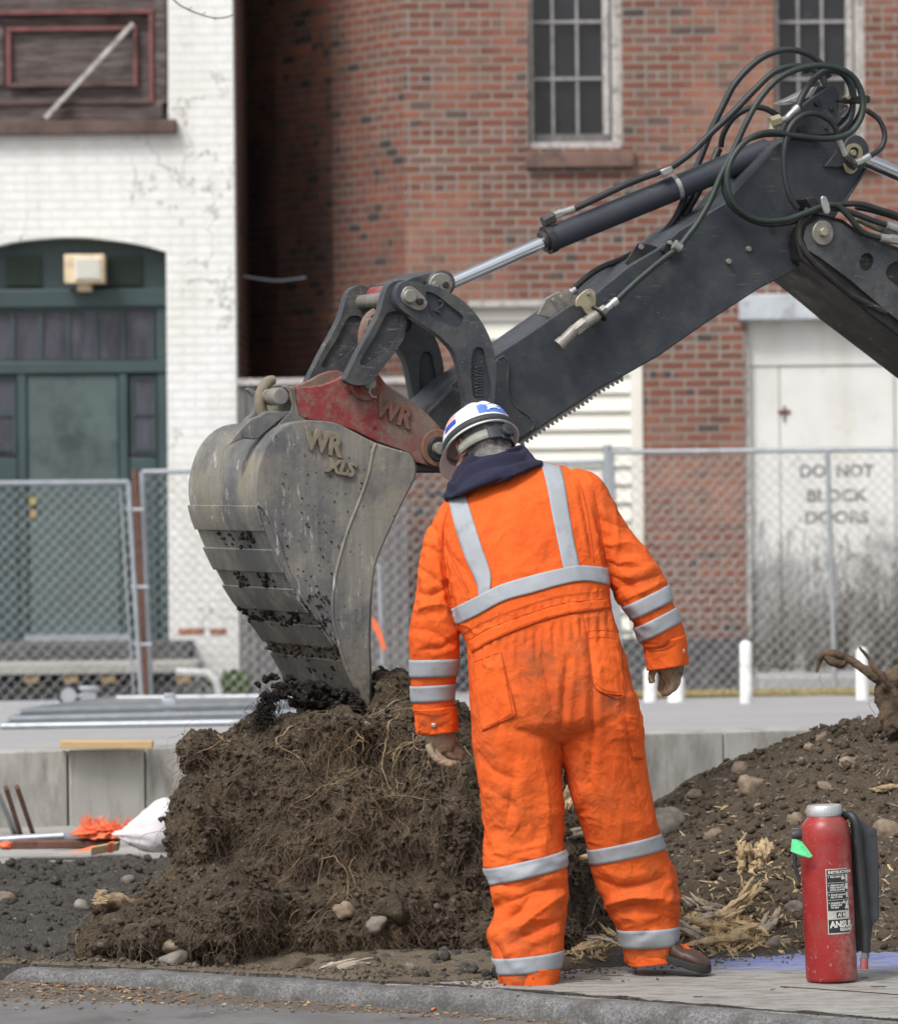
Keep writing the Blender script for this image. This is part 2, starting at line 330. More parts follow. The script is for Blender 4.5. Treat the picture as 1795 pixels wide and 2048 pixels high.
def walk():
    q = Nd('worn sidewalk'); o = q.co(); n = q.noise(2.2, 7, .65); n2 = q.noise(160, 3, .7); st = q.noise(8, 8, .75, q.mapping(o, (1, 3, 1), rot=(0, 0, .5)))
    c = q.mix(q.ramp(n, .3, .7), (.27, .262, .245), (.36, .35, .325)); c = q.mix(q.ramp(st, .47, .62, 0, .8), c, (.12, .105, .085)); c = q.mix(q.ramp(q.noise(60, 6, .8, q.mapping(o, (.25, 2, 1), rot=(0, 0, .42))), .56, .64, 0, .7), c, (.10, .09, .075))
    sx = q.n('ShaderNodeSeparateXYZ'); q.put(sx.inputs[0], q.mapping(o, rot=(0, 0, R(24)))); wv = q.ma('SINE', q.ma('MULTIPLY', sx.outputs[1], 150.))
    dx = q.n('ShaderNodeVectorMath', operation='DISTANCE'); q.put(dx.inputs[0], q.mapping(o, (.42, .75, 0))); p = G(1715, 1912); dx.inputs[1].default_value = (p.x*.42, p.y*.75, 0)
    reg = q.ramp(dx.outputs['Value'], .36, .30)
    c = q.mix(q.ma('MULTIPLY', reg, q.ramp(wv, .6, .9, 0, .7)), c, (.07, .065, .06))
    bl = q.ma('MULTIPLY', q.ramp(q.ma('ADD', dx.outputs['Value'], q.ma('MULTIPLY', q.noise(7, 5, .7, q.mapping(o, (1, 4, 1))), .2)), .46, .30), q.ramp(q.noise(22, 5, .75, q.mapping(o, (.35, 4, 1), rot=(0, 0, R(24)))), .45, .56))
    c = q.mix(q.ma('MULTIPLY', bl, .8), c, (.09, .17, .62))
    return q.fin(c, .88, 0, q.bump(q.ma('ADD', q.ma('ADD', n2, st), q.ma('MULTIPLY', q.ma('MULTIPLY', wv, reg), .6)), .5, .004))
M['walk'] = walk()
M['soil'] = soil('brown soil', (.048, .036, .026), (.115, .087, .060), (.185, .145, .10))
M['dark_soil'] = soil('dark grey soil', (.066, .062, .056), (.115, .107, .094), (.16, .145, .125), 1.3)
M['dry_soil'] = soil('dry strip soil', (.15, .12, .085), (.21, .175, .13), (.10, .08, .055), 1.2, .95, .7)
M['drift'] = soil('gutter grit', (.10, .09, .08), (.16, .145, .125), (.22, .18, .14), 2.2, .95, .6)
M['mound_soil'] = soil('stony soil', (.085, .064, .044), (.145, .110, .076), (.20, .16, .115), 1.)
M['wet_mud'] = soil('black wet mud', (.018, .016, .014), (.035, .03, .026), (.05, .042, .034), 2, .6)
M['root'] = grimy('root bark', (.29, .205, .12), (.11, .08, .052), .7, 30, .85, 0, .4, .4)
M['fine_root'] = grimy('fine roots', (.24, .175, .11), (.10, .07, .047), .5, 8, .9, 0, .5, 0)
M['mid_root'] = grimy('thin brown roots', (.215, .158, .10), (.09, .066, .043), .5, 8, .9, 0, .5, 0)
M['cobble'] = grimy('river cobble', (.27, .205, .145), (.12, .09, .063), .75, 16, .85, 0, .3, .3, 90, .003)
M['grey_cobble'] = grimy('grey cobble', (.22, .20, .175), (.12, .095, .068), .75, 16, .85, 0, .3, .3, 90, .003)
M['split_wood'] = grimy('torn pale wood', (.60, .45, .26), (.30, .17, .085), .45, 22, .85, 0, .3, .8, 60, .01, stretch=(2, 2, .5))
M['grey_splinter'] = grimy('weathered splinters', (.42, .36, .28), (.17, .13, .10), .5, 26, .9, 0, .3, .8, 60, .008)
M['root_dark'] = grimy('dirty root bark', (.125, .085, .052), (.055, .038, .026), .7, 18, .9, 0, .4, .9, 60, .006)
M['stem'] = grimy('dry stems', (.09, .08, .065), (.04, .035, .03), .4, 20, .9)
M['weed'] = grimy('green weeds', (.09, .15, .035), (.12, .12, .05), .4, 14, .8)
# machine
def dark_paint(name, base=(.026, .032, .041), scr=1., dust=.35):
    q = Nd(name); o = q.co(); n1 = q.noise(3, 6, .65); dn = q.noise(7, 9, .75)
    c = q.mix(q.ramp(n1, .3, .7), tuple(x*.75 for x in base), tuple(x*1.35 for x in base))
    c = q.mix(q.ramp(dn, .46, .66, 0, dust), c, (.12, .112, .095))
    s1 = q.ramp(q.noise(13, 6, .85, q.mapping(o, (.7, 1, 7), rot=(0, R(34), 0))), .60, .64, 0, .75*scr); sp = q.ramp(q.vor(38), .11, .06, 0, .7*scr); gate = q.ramp(q.noise(5, 2, .5, q.mapping(o, loc=(9, 2, 4))), .47, .56)
    c = q.mix(q.ma('MULTIPLY', gate, q.ma('MAXIMUM', s1, sp)), c, (.22, .20, .16))
    pt = q.n('ShaderNodeNewGeometry').outputs['Pointiness']; c = q.mix(q.ma('MULTIPLY', q.ramp(pt, .55, .64), q.ramp(q.noise(25, 5, .7), .4, .6, .05, .3*min(scr, 1.) if scr > .6 else 0.)), c, (.17, .16, .145))
    return q.fin(c, q.ramp(dn, .35, .75, .36, .75), 0, q.bump(q.ma('ADD', q.noise(70, 3), q.ma('MULTIPLY', n1, 2.)), .12, .003), .45)
M['paint'] = dark_paint('slate machine paint', (.033, .040, .050)); M['paint_dirty'] = dark_paint('muddy machine paint', (.033, .037, .043), 2., .75)
M['cyl_paint'] = dark_paint('cylinder paint', (.034, .040, .054), .5, .15)
M['black_steel'] = dark_paint('black steel', (.012, .012, .014), 1., .3)
def red_worn():
    q = Nd('worn red paint'); n = q.noise(9, 9, .78); n2 = q.noise(30, 7, .75); n4 = q.noise(3.2, 5, .6, q.mapping(q.co(), loc=(5, 2, 8)))
    c = q.mix(q.ramp(n, .35, .65), (.19, .020, .024), (.30, .042, .045)); c = q.mix(q.ramp(n2, .48, .62, 0, .85), c, (.19, .145, .105)); c = q.mix(q.ramp(q.noise(48, 5, .7), .60, .66, 0, .9), c, (.035, .03, .033))
    c = q.mix(q.ramp(n4, .41, .52, 0, .85), c, q.mix(n2, (.06, .055, .055), (.30, .24, .18)))
    return q.fin(c, .68, 0, q.bump(q.ma('ADD', n2, n), .4, .003))
M['red_paint'] = red_worn()
def bucket_mat():
    q = Nd('mud-stained bucket steel'); o = q.co(); n = q.noise(3.4, 8, .68); st = q.noise(9, 7, .7, q.mapping(o, (4.5, 1, .35), rot=(0, R(-18), 0))); f = q.noise(60, 5, .75)
    c = q.mix(q.ramp(st, .35, .7), (.170, .165, .148), (.27, .258, .222)); c = q.mix(q.ramp(n, .46, .66, 0, .6), c, (.30, .255, .175))
    c = q.mix(q.ramp(q.noise(2.3, 6, .65, q.mapping(o, loc=(2.4, 0, .8))), .47, .58, 0, .85), c, q.mix(st, (.062, .066, .078), (.15, .15, .15)))
    c = q.mix(q.ma('MULTIPLY', q.ramp(q.noise(15, 7, .8, q.mapping(o, (3, 1, .5), rot=(0, R(-12), 0))), .585, .63), q.ramp(q.noise(3, 2, .5, q.mapping(o, loc=(1, 5, 2))), .48, .56)), c, (.42, .41, .385))
    c = q.mix(q.ramp(q.vor(30, q.mapping(o, (1, 1, .8))), .13, .08, 0, .8), c, (.04, .035, .03)); c = q.mix(q.ramp(f, .62, .72, 0, .6), c, (.075, .068, .058))
    sx = q.n('ShaderNodeSeparateXYZ'); q.put(sx.inputs[0], o); low = q.ramp(q.ma('ADD', sx.outputs[2], q.ma('MULTIPLY', n, .3)), 1.22, .92)
    c = q.mix(q.ma('MULTIPLY', low, q.ramp(f, .3, .6, .35, .95)), c, (.06, .053, .044))
    return q.fin(c, q.ramp(n, .3, .7, .55, .85), 0, q.bump(q.ma('ADD', q.ma('MULTIPLY', f, 1.2), q.ma('MULTIPLY', n, 2.)), .45, .004), .35)
M['bucket'] = bucket_mat()
M['mud_letters'] = grimy('muddy cast letters', (.215, .185, .135), (.12, .10, .075), .4, 40, .85, 0, .2, .4)
M['mud_letters_red'] = grimy('rusty cast letters', (.20, .10, .07), (.10, .07, .055), .5, 40, .85, 0, .3, .4)
M['chrome'] = grimy('chromed rod', (.75, .77, .80), (.5, .5, .5), .15, 12, .14, 1, .05, .02)
M['zinc'] = grimy('zinc fittings', (.50, .50, .48), (.25, .23, .19), .3, 40, .35, .8, .15, .1)
M['brass'] = grimy('yellow zinc plate', (.40, .36, .24), (.2, .17, .12), .35, 30, .45, .5, .2, .1)
M['pin'] = grimy('greasy steel pin', (.26, .245, .215), (.10, .085, .065), .45, 40, .5, .4, .2, .3)
M['rubber'] = grimy('hose rubber', (.020, .023, .025), (.06, .055, .048), .35, 14, .5, 0, .3, .15)
M['green_rubber'] = grimy('green-striped hose rubber', (.020, .032, .027), (.04, .075, .052), .35, 12, .5, 0, .3, .15)
# person
def cover_mat():
    q = Nd('hi-vis orange cloth'); o = q.co(); n = q.noise(5, 6, .65); wv = q.noise(700, 2, .5); cr = q.noise(26, 6, .72, q.mapping(o, (1.3, 1, .8)), .8)
    c = q.mix(q.ramp(n, .3, .7), (.66, .092, .018), (.82, .145, .028)); c = q.mix(q.ramp(cr, .55, .8, 0, .25), c, (.90, .22, .05))
    d = q.attr('dirt'); dn = q.noise(17, 8, .75); dm = q.ma('MULTIPLY', d, q.ramp(dn, .36, .66)); sm = q.ma('MULTIPLY', d, .45)
    c = q.mix(sm, c, (.36, .085, .022)); c = q.mix(q.ma('MULTIPLY', dm, .85), c, (.15, .07, .04))
    c = q.mix(q.ramp(q.noise(34, 6, .7), .69, .74, 0, .3), c, (.35, .08, .02))
    wp = q.n('ShaderNodeVectorMath', operation='MULTIPLY_ADD'); nz = q.n('ShaderNodeTexNoise'); q.put(nz.inputs['Vector'], o); nz.inputs['Scale'].default_value = 9; nz.inputs['Detail'].default_value = 4; q.put(wp.inputs[0], nz.outputs['Color']); wp.inputs[1].default_value = (.13,)*3; q.put(wp.inputs[2], o)
    e1 = q.vor(15, wp.outputs[0]); e2 = q.vor(38, wp.outputs[0])
    b = q.bump(wv, .15, .0006); b = q.bump(cr, .6, .005, b); b = q.bump(e1, .34, .020, b); b = q.bump(e2, .25, .007, b)
    m = q.fin(c, .9, 0, b, .12); return m
M['coverall'] = cover_mat()
M['seam'] = grimy('dark orange stitching', (.44, .060, .010), (.22, .05, .02), .35, 40, .9, 0, .2, 0)
M['reflect'] = grimy('grey reflective tape', (.33, .355, .385), (.25, .26, .27), .5, 9, .6, .0, .1, .15, 30, .002)
M['navy'] = grimy('navy fleece', (.013, .013, .036), (.020, .018, .038), .3, 9, .95, 0, .3, .5, 260, .003)
def skin():
    q = Nd('skin'); c = q.mix(q.noise(18, 5), (.42, .20, .14), (.55, .31, .23)); m = q.fin(c, .55, 0, q.bump(q.noise(160, 3), .2, .001)); q.b.inputs['Subsurface Weight'].default_value = .08; q.b.inputs['Subsurface Radius'].default_value = (.01, .004, .002); return m
M['skin'] = skin()
M['hair'] = grimy('grey hair', (.27, .255, .24), (.12, .11, .10), .5, 60, .75, 0, .35, 1., 260, .004, stretch=(1.6, 1.6, .35))
M['shell'] = grimy('white helmet shell', (.82, .82, .82), (.7, .69, .66), .2, 12, .28, 0, .03, .05)
M['black_band'] = grimy('black elastic', (.035, .04, .042), (.06, .06, .055), .3, 20, .6)
M['knob'] = grimy('charcoal plastic', (.036, .040, .046), (.09, .09, .09), .3, 20, .5)
M['strap'] = grimy('grey-green strap', (.27, .27, .235), (.2, .19, .16), .3, 20, .7)
M['blue_sticker'] = grimy('blue sticker', (.10, .20, .62), (.16, .27, .66), .4, 30, .4, 0, .1, 0)
M['deep_blue'] = grimy('deep blue sticker', (.02, .06, .42), (.03, .08, .4), .2, 30, .4, 0, .1, 0)
M['pink_sticker'] = grimy('faded red sticker', (.72, .38, .36), (.78, .6, .58), .4, 30, .4, 0, .1, 0)
M['white_print'] = grimy('white print', (.78, .80, .82), (.7, .7, .72), .2, 30, .5, 0, .05, 0)
M['glove'] = grimy('worn leather glove', (.26, .195, .125), (.065, .042, .03), .55, 16, .7, 0, .4, .5, 70, .003)
M['glove_pale'] = grimy('pale scuffed leather glove', (.34, .27, .185), (.14, .095, .06), .48, 18, .75, 0, .3, .5, 70, .003)
M['boot'] = grimy('brown boot leather', (.07, .038, .028), (.16, .11, .08), .35, 18, .5, 0, .3, .3)
M['sole'] = grimy('black rubber sole', (.022, .021, .02), (.06, .05, .04), .35, 18, .75, 0, .3, .4)
# extinguisher
def ext_mat():
    q = Nd('scuffed red enamel'); o = q.co(); n = q.noise(4, 6, .65, q.mapping(o, (1, 1, .35))); c = q.mix(q.ramp(n, .3, .7), (.25, .015, .015), (.35, .028, .026))
    g = q.n('ShaderNodeVectorMath', operation='DISTANCE'); q.put(g.inputs[0], q.mapping(o, (1, 1, .28))); p = W(1690, 1850, 13.92); g.inputs[1].default_value = (p.x, p.y, p.z*.28)
    sc = q.ma('MULTIPLY', q.ramp(g.outputs['Value'], .085, .02), q.ramp(q.noise(38, 8, .8), .40, .56)); c = q.mix(q.ma('MULTIPLY', sc, .85), c, (.50, .32, .29))
    c = q.mix(q.ramp(q.noise(50, 6, .8), .60, .64, 0, .7), c, (.42, .25, .2)); c = q.mix(q.ramp(q.noise(7, 7, .7, q.mapping(o, loc=(3, 1, 5))), .45, .62, 0, .5), c, (.22, .10, .08))
    return q.fin(c, q.ramp(q.noise(22, 6), .3, .7, .28, .5), 0, q.bump(q.noise(40, 4), .06, .002), .5)
M['ext_red'] = ext_mat()
M['label_grey'] = grimy('worn label border', (.48, .46, .42), (.3, .28, .25), .3, 40, .5)
M['label_black'] = grimy('black label', (.022, .024, .026), (.09, .09, .085), .35, 50, .45)
M['print'] = grimy('pale lettering', (.60, .59, .56), (.4, .4, .38), .3, 60, .6, 0, .1, 0)
M['alu'] = grimy('dull aluminium cap', (.55, .56, .57), (.8, .8, .8), .35, 40, .45, .5, .1, .1)
M['green_tag'] = grimy('green paper tag', (.13, .72, .30), (.2, .6, .3), .3, 40, .7)
M['stencil'] = grimy('faded stencil paint', (.17, .165, .17), (.55, .54, .5), .55, 9, .8, 0, .3, 0)
M['gold'] = grimy('brass knob', (.6, .42, .12), (.2, .14, .05), .3, 30, .35, .7)
M['leaf_y'] = grimy('yellow leaf', (.62, .45, .12), (.35, .2, .07), .4, 60, .7)
M['leaf_o'] = grimy('orange leaf', (.62, .20, .05), (.3, .12, .06), .4, 60, .7)
M['leaf_b'] = grimy('brown leaf', (.22, .15, .11), (.16, .09, .06), .4, 60, .8)
M['chip'] = grimy('wood chips and bits', (.36, .26, .18), (.14, .10, .075), .55, 18, .9, 0, .4, 0)
M['blue_line'] = grimy('blue cable', (.18, .24, .42), (.1, .1, .15), .3)

#PART2
# ================================================================== SETTING
YW0, YW1 = 20.25, 21.75                                             # concrete wall line at X=-2.3 / +2.3
def yw(x): return YW0+(YW1-YW0)*(x+2.3)/4.6
def zf(x, y): a = yw(x)+.25; return .325-.425*(y-a)/(35-a)
def GF(px, py):                                                     # point on the far ground
    a, b = 19., 40.
    for _ in range(40):
        m = (a+b)/2; p = W(px, py, m)
        if p.z > zf(p.x, p.y): a = m
        else: b = m
    return W(px, py, a)
base = MB().add([(-150, -60, -.6), (150, -60, -.6), (150, 250, -.6), (-150, 250, -.6)], [(0, 1, 2, 3)]).build('ground', M['road']); tag(base, kind='structure')
KL = [G(-8, 1941), G(150, 1944), G(320, 1951), G(620, 1970), G(898, 1984), G(1200, 2008), G(1500, 2032), G(1795, 2057), G(2300, 2105), G(3200, 2200)]
KP = catmull([(p.x, p.y, 0) for p in KL], 10)
def kerb_n(i):
    a = KP[max(i-1, 0)]; b = KP[min(i+1, len(KP)-1)]; d = (b-a).normalized(); return Vector((d.y, -d.x, 0))*(1 if d.x > 0 else -1)
mb = MB(); prof = [(-.002, -.3), (0, -.045), (-.004, -.022), (-.014, -.007), (-.034, 0.001), (-.07, .003), (-.105, .001), (-.118, -.006), (-.12, -.3)]
segs = [(0, 35), (35, 47), (47, 63), (63, len(KP)-1)]
for a, b in segs:
    vs = []; fs = []; sub = []
    for i in range(a, b):
        for k in range(6): sub.append((i+k/6,))
    sub = [s[0] for s in sub]+[b]
    for t in sub:
        i = min(int(t), len(KP)-2); f_ = t-i; p = KP[i].lerp(KP[i+1], f_); n = kerb_n(i).lerp(kerb_n(i+1), f_)
        end = min(1, (t-a)*.5+.15, (b-t)*.5+.15) if a else min(1, (b-t)*.5+.15, .25+t*.25)
        for ox, oz in prof: vs.append(p+n*(ox if a or t > 3 else ox*(.4+.2*t))+Vector((0, 0, oz-(1-end)*.008-(0 if a else max(0, 1-t/4)**2*.05))))
    m_ = len(prof); vs = np.array([v[:] for v in vs]); nz = fbm(vs, 9, 4, 3)*.008+fbm(vs, 45, 2, 9)*.0022; vs[:, 2] += nz*.8; vs[:, 1] += nz
    fs = [(r*m_+c, r*m_+c+1, (r+1)*m_+c+1, (r+1)*m_+c) for r in range(len(sub)-1) for c in range(m_-1)]
    fs += [tuple(range(m_)), tuple(range((len(sub)-1)*m_, len(sub)*m_))]
    mb.add(vs, fs)
tag(mb.build('kerb', M['granite'], smooth='auto'), kind='structure')
# street in front
st = MB(); L0 = [p+kerb_n(i)*-.05 for i, p in enumerate(KP)]
vs = [(-40, KP[0].y+.02, -.064)]+[(p.x, p.y, -.064) for p in L0]+[(60, L0[-1].y-20, -.064), (60, -30, -.064), (-40, -30, -.064)]
st.add(vs, [tuple(range(len(vs)))]); tag(st.build('street', M['asphalt']), kind='structure')
# drift of grit and leaf mould banked against the kerb, thinning to the right
def drift_z(x, y):
    k = np.interp(x, [p.x for p in KP], [p.y for p in KP]); d = k-y; w_ = np.interp(x, [-1.5, -.9, -.2, .8, 1.6], [.26, .21, .09, .05, .04]); h = np.interp(x, [-1.5, -1.1, -.2, .8, 1.6], [.036, .030, .010, .003, .002])
    P = np.stack([x, y, x*0], 1); t = np.clip(1-d/w_/(1+.4*fbm(P, 5, 2, 3)), -1, 1)
    return -.0655+h*np.where(t > 0, t**1.3, 0)+fbm(P, 40, 4, 6)*.0045*(t > -.2)+np.where(t > 0, 0, t*.008)
DRIFT = True
# sidewalk slab
SB = [(p.x, p.y) for p in [KP[i]-kerb_n(i)*.121 for i in range(34, len(KP))]]
e_ = [G(3200, 1858), G(1950, 1885), G(1795, 1893), G(1500, 1909), G(1300, 1923), G(1120, 1937), G(980, 1951), G(905, 1958)]
SW = SB+[(p.x, p.y) for p in e_]
tag(MB().plate([(x, y, -.002) for x, y in SW], (0, 0, -.25)).build('sidewalk', M['walk']), kind='structure')
cr = MB()                                                           # joints and cracks as thin soil-filled grooves standing a hair above the slab
for pts in ([(960, 1978), (1200, 1996), (1500, 2019), (1795, 2040), (1900, 2050)], [(1560, 1974), (1680, 1982), (1795, 1990), (1900, 1998)]):
    Q = [G(a, b, -.0015) for a, b in c2d(pts, 40)]; v_ = fbm(np.array([q[:] for q in Q]), 30, 3, 4)*.004; cr.tube([q+Vector((0, e, 0)) for q, e in zip(Q, v_)], .0022, 5)
tag(cr.build('sidewalk_joint', M['wet_mud']), kind='structure')
def inpoly(x, y, P):
    c = np.zeros(x.shape, bool); n = len(P)
    for i in range(n):
        (xa, ya), (xb, yb) = P[i], P[(i+1) % n]
        if ya == yb: continue
        c ^= ((ya > y) != (yb > y)) & (x < (xb-xa)*(y-ya)/(yb-ya)+xa)
    return c
def segdist(x, y, P, closed=True):
    d = np.full(x.shape, 1e9); n = len(P)
    for i in range(n if closed else n-1):
        a = np.array(P[i]); b = np.array(P[(i+1) % n]); ab = b-a; t = np.clip(((x-a[0])*ab[0]+(y-a[1])*ab[1])/(ab@ab+1e-12), 0, 1)
        d = np.minimum(d, np.hypot(x-a[0]-t*ab[0], y-a[1]-t*ab[1]))
    return d
def grid_obj(name, xs, ys, zfun, mat, keep=None):
    X, Y = np.meshgrid(xs, ys); X = X.ravel(); Y = Y.ravel(); Z = zfun(X, Y); nx, ny = len(xs), len(ys)
    I = np.arange(nx*ny).reshape(ny, nx); q = np.stack([I[:-1, :-1], I[:-1, 1:], I[1:, 1:], I[1:, :-1]], -1).reshape(-1, 4)
    if keep is not None: k = keep(X, Y); q = q[k[q].any(1)]
    me = bpy.data.meshes.new(name); me.from_pydata(np.stack([X, Y, Z], 1).tolist(), [], q.tolist()); me.update()
    me.shade_smooth(); me.materials.append(mat); o = bpy.data.objects.new(name, me); COL.objects.link(o); return o
dz_ = grid_obj('gutter_drift', np.arange(-1.7, 1.9, .009), np.arange(12.3, 14.5, .009), drift_z, M['drift'], lambda X, Y: (Y < np.interp(X, [p.x for p in KP], [p.y for p in KP])-.004) & (Y > np.interp(X, [p.x for p in KP], [p.y for p in KP])-.42)); tag(dz_, kind='structure'); DBV = bvh_of(dz_.data)
kb = [((p-kerb_n(i)*.10).x, (p-kerb_n(i)*.10).y) for i, p in enumerate(KP)]
kx = np.array([k[0] for k in kb]); ky = np.array([k[1] for k in kb])
def soil_z(x, y):
    P = np.stack([x, y, x*0], 1); n = fbm(P, 2.2, 3, 11)*.035+fbm(P, 14, 4, 5)*.016+np.abs(fbm(P, 45, 3, 8))*.012
    kyx = np.interp(x, kx, ky); near = np.clip((y-kyx)/.5, 0, 1)
    z = .004+n*(.15+.85*near)
    left = np.clip((-.35-x)/.5, 0, 1)*np.clip((y-14.75)/.6, 0, 1)*np.clip((18.05-y)/.35, 0, 1)
    z += left*(.05+.045*fbm(P, 1.2, 2, 31)+np.abs(fbm(P, 9, 4, 77))*.05)
    z -= np.exp(-((y-(kyx+.35))/.16)**2)*np.clip((-.25-x)/.3, 0, 1)*.05
    z = np.where(y > 18.1, np.minimum(z, -.012), z)
    ins = inpoly(x, y, SW); d = segdist(x, y, SW); z = np.where(ins, np.minimum(z, .012-d*.35+fbm(P, 12, 3, 2)*.012), z)
    z = np.where(y < kyx+.03, -.2, z)
    return z
soil_o = grid_obj('bare_soil', np.arange(-3.2, 3.6, .016), np.concatenate([np.arange(12.2, 18.3, .016), np.arange(18.3, 21.9, .05)]), soil_z, M['dark_soil'], lambda X, Y: (Y > np.interp(X, kx, ky)+.0) & (Y < yw(X)))
tag(soil_o, kind='structure')
strip = grid_obj('dirt_verge', np.arange(-1.5, 3.5, .014), np.arange(12.6, 15.4, .014), lambda x, y: soil_z(x, y)*np.where(x > -.8, 1., .5)+.008-np.clip((y-np.interp(x, kx, ky)-.26)/.1, 0, 1)*.06*np.clip((-.75-x)/.2, 0, 1)-.06*((x > -.03) & (y < np.interp(x, kx, ky)+.2))-np.clip((y-np.interp(x, kx, ky)-.85)/.2, 0, 1)*.05-np.clip((np.interp(x, kx, ky)+.05-y)/.02, 0, 1)*.05+fbm(np.stack([x, y, x*0], 1), 30, 3, 9)*.006-np.where(inpoly(x, y, SW), np.clip(segdist(x, y, SW)-.03, 0, 1)*1.2, 0), M['dry_soil'], lambda X, Y: (Y > np.interp(X, kx, ky)-.02) & (Y < np.interp(X, kx, ky)+1.05))
tag(strip, kind='structure')
# pale pavement strip on the site, left
pv = [G(-900, 1722), G(0, 1727), G(120, 1723), G(340, 1716), G(700, 1712), G(1000, 1712)]
mb = MB(); mb.plate([(p.x, p.y, .0) for p in pv]+[(pv[-1].x, yw(pv[-1].x)+.02, 0), (pv[0].x, yw(pv[0].x)+.02, 0)], (0, 0, -.1)); tag(mb.build('pavement', M['pavement']), kind='structure')
# far ground
mb = MB(); N_ = 24
vs = [(x, y, zf(x, y)-.004) for x in (-30, 30) for y in ()]
for i in range(N_+1):
    x = -30+60*i/N_; a = yw(x)+.2
    vs += [(x, a, zf(x, a)), (x, 60, zf(x, 60))]
mb.add(vs, [(2*i, 2*i+2, 2*i+3, 2*i+1) for i in range(N_)]); tag(mb.build('road', M['road']), kind='structure')
# concrete wall: cast sections butted end to end, one thing
def wpt(x, d, z): 
    t = Vector((4.6, YW1-YW0, 0)).normalized(); return Vector((x, yw(x), z))+Vector((-t.y, t.x, 0))*d
cw = thing('concrete_wall', 'low grey concrete retaining wall behind the root ball and soil heap', 'wall', (0, yw(0), 0))
xs = [-9, -5, W(-60, 1600, 20.4).x, W(136, 1600, 20.4).x, W(290, 1600, 20.5).x, W(520, 1600, 20.6).x, W(930, 1500, 21.2).x, W(1445, 1520, 21.5).x, 4.5, 10]
for i in range(len(xs)-1):
    a, b = xs[i]+.004, xs[i+1]-.004; dd = .006*(i % 3)
    MB().plate([wpt(a, dd, -.3), wpt(b, dd, -.3), wpt(b, dd, .33), wpt(a, dd, .33)], (wpt(0, .25-dd, 0)-wpt(0, 0, 0))).build('wall_section', M['concrete'], cw, bevel=.006)
# ------------------------------------------------------------------ white building
YB = 34.5
wb = thing('white_brick_building', 'white painted brick building with green arched doorway and boarded window', 'building', (-2.6, YB, -.2))
def wl(pts, Y): return [W(a, b, Y) for a, b in pts]
xr = W(471, 650, YB).x
arch = c2d([(332, 503), (280, 489), (215, 479), (150, 474), (85, 477), (20, 485), (-55, 505)], 4)
hole_d = [(338, 1292)]+arch+[(-55, 1292)]
hole_w = [(-70, -420), (334, -420), (336, 243), (-70, 243)]
MB().plate([(-9, YB, -.4), (xr, YB, -.4), (xr, YB, 11), (-9, YB, 11)], (0, .32, 0), [wl(hole_d, YB), wl(hole_w, YB)]).build('wall', M['white_brick'], wb, uv=True)
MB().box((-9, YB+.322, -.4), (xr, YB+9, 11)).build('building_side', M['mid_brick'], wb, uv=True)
MB().pbox(-90, 470, 345, 1300, YB+.20, YB+.31).build('door_surround', M['green_paint'], wb)
fr = MB()
fr.pbox(-70, 578, 340, 614, YB+.10, YB+.20); fr.pbox(-70, 722, 336, 747, YB+.11, YB+.20); fr.pbox(316, 600, 340, 1285, YB+.13, YB+.20)
fr.pbox(37, 747, 55, 1285, YB+.12, YB+.20); fr.pbox(240, 747, 257, 1285, YB+.12, YB+.20)
fr.pbox(257, 915, 316, 1285, YB+.15, YB+.20); fr.pbox(-70, 915, 37, 1285, YB+.15, YB+.20)
fr.build('door_frame', M['green_paint'], wb, bevel=.008)
for x0, x1 in ((10, 82), (207, 284)):
    v = MB().pbox(x0, 512, x1, 572, YB+.17, YB+.20)
    for k in range(7): v.pbox(x0+3, 516+k*8, x1-3, 519+k*8, YB+.155, YB+.17)
    v.build('vent', M['vent'], wb)
tr = MB().pbox(-60, 620, 314, 720, YB+.17, YB+.20).build('transom_window', M['lilac_glass'], wb)
t = MB()
for x in (-30, 26, 82, 137, 192, 246, 305): t.pbox(x-3, 620, x+3, 721, YB+.15, YB+.17)
t.pbox(-60, 614, 316, 621, YB+.14, YB+.17); t.build('muntin', M['green_paint'], tr)
for x0, x1 in ((262, 312), (-30, 32)):
    sd_ = MB().pbox(x0, 752, x1, 910, YB+.165, YB+.20).build('sidelight_window', M['lilac_glass'], wb)
    t = MB()
    for y in (752, 825, 895): t.pbox(x0, y, x1, y+6, YB+.148, YB+.165)
    t.pbox(x0, 752, x0+5, 910, YB+.15, YB+.165); t.pbox(x1-5, 752, x1, 910, YB+.15, YB+.165); t.build('muntin', M['green_paint'], sd_)
dr = MB().pbox(57, 749, 238, 1272, YB+.14, YB+.20).build('door', M['green_door'], wb, bevel=.006)
t = MB(); p = W(66, 1002, YB+.12); t.cyl(p, p+Vector((0, .03, 0)), .016, .02, 12); t.cyl(p+Vector((0, -.03, 0)), p, .028, .022, 14); t.build('door_knob', M['gold'], dr, smooth='auto')
t = MB().pbox(60, 1020, 72, 1035, YB+.13, YB+.145); t.build('lock_plate', M['gold'], dr)
MB().pbox(50, 1270, 262, 1283, YB+.02, YB+.20).build('threshold', M['galv'], wb)
stp = MB().pbox(-400, 1288, 382, 1326, YB-.45, YB+.3).build('door_step', M['dark_stone'], wb, bevel=.02)
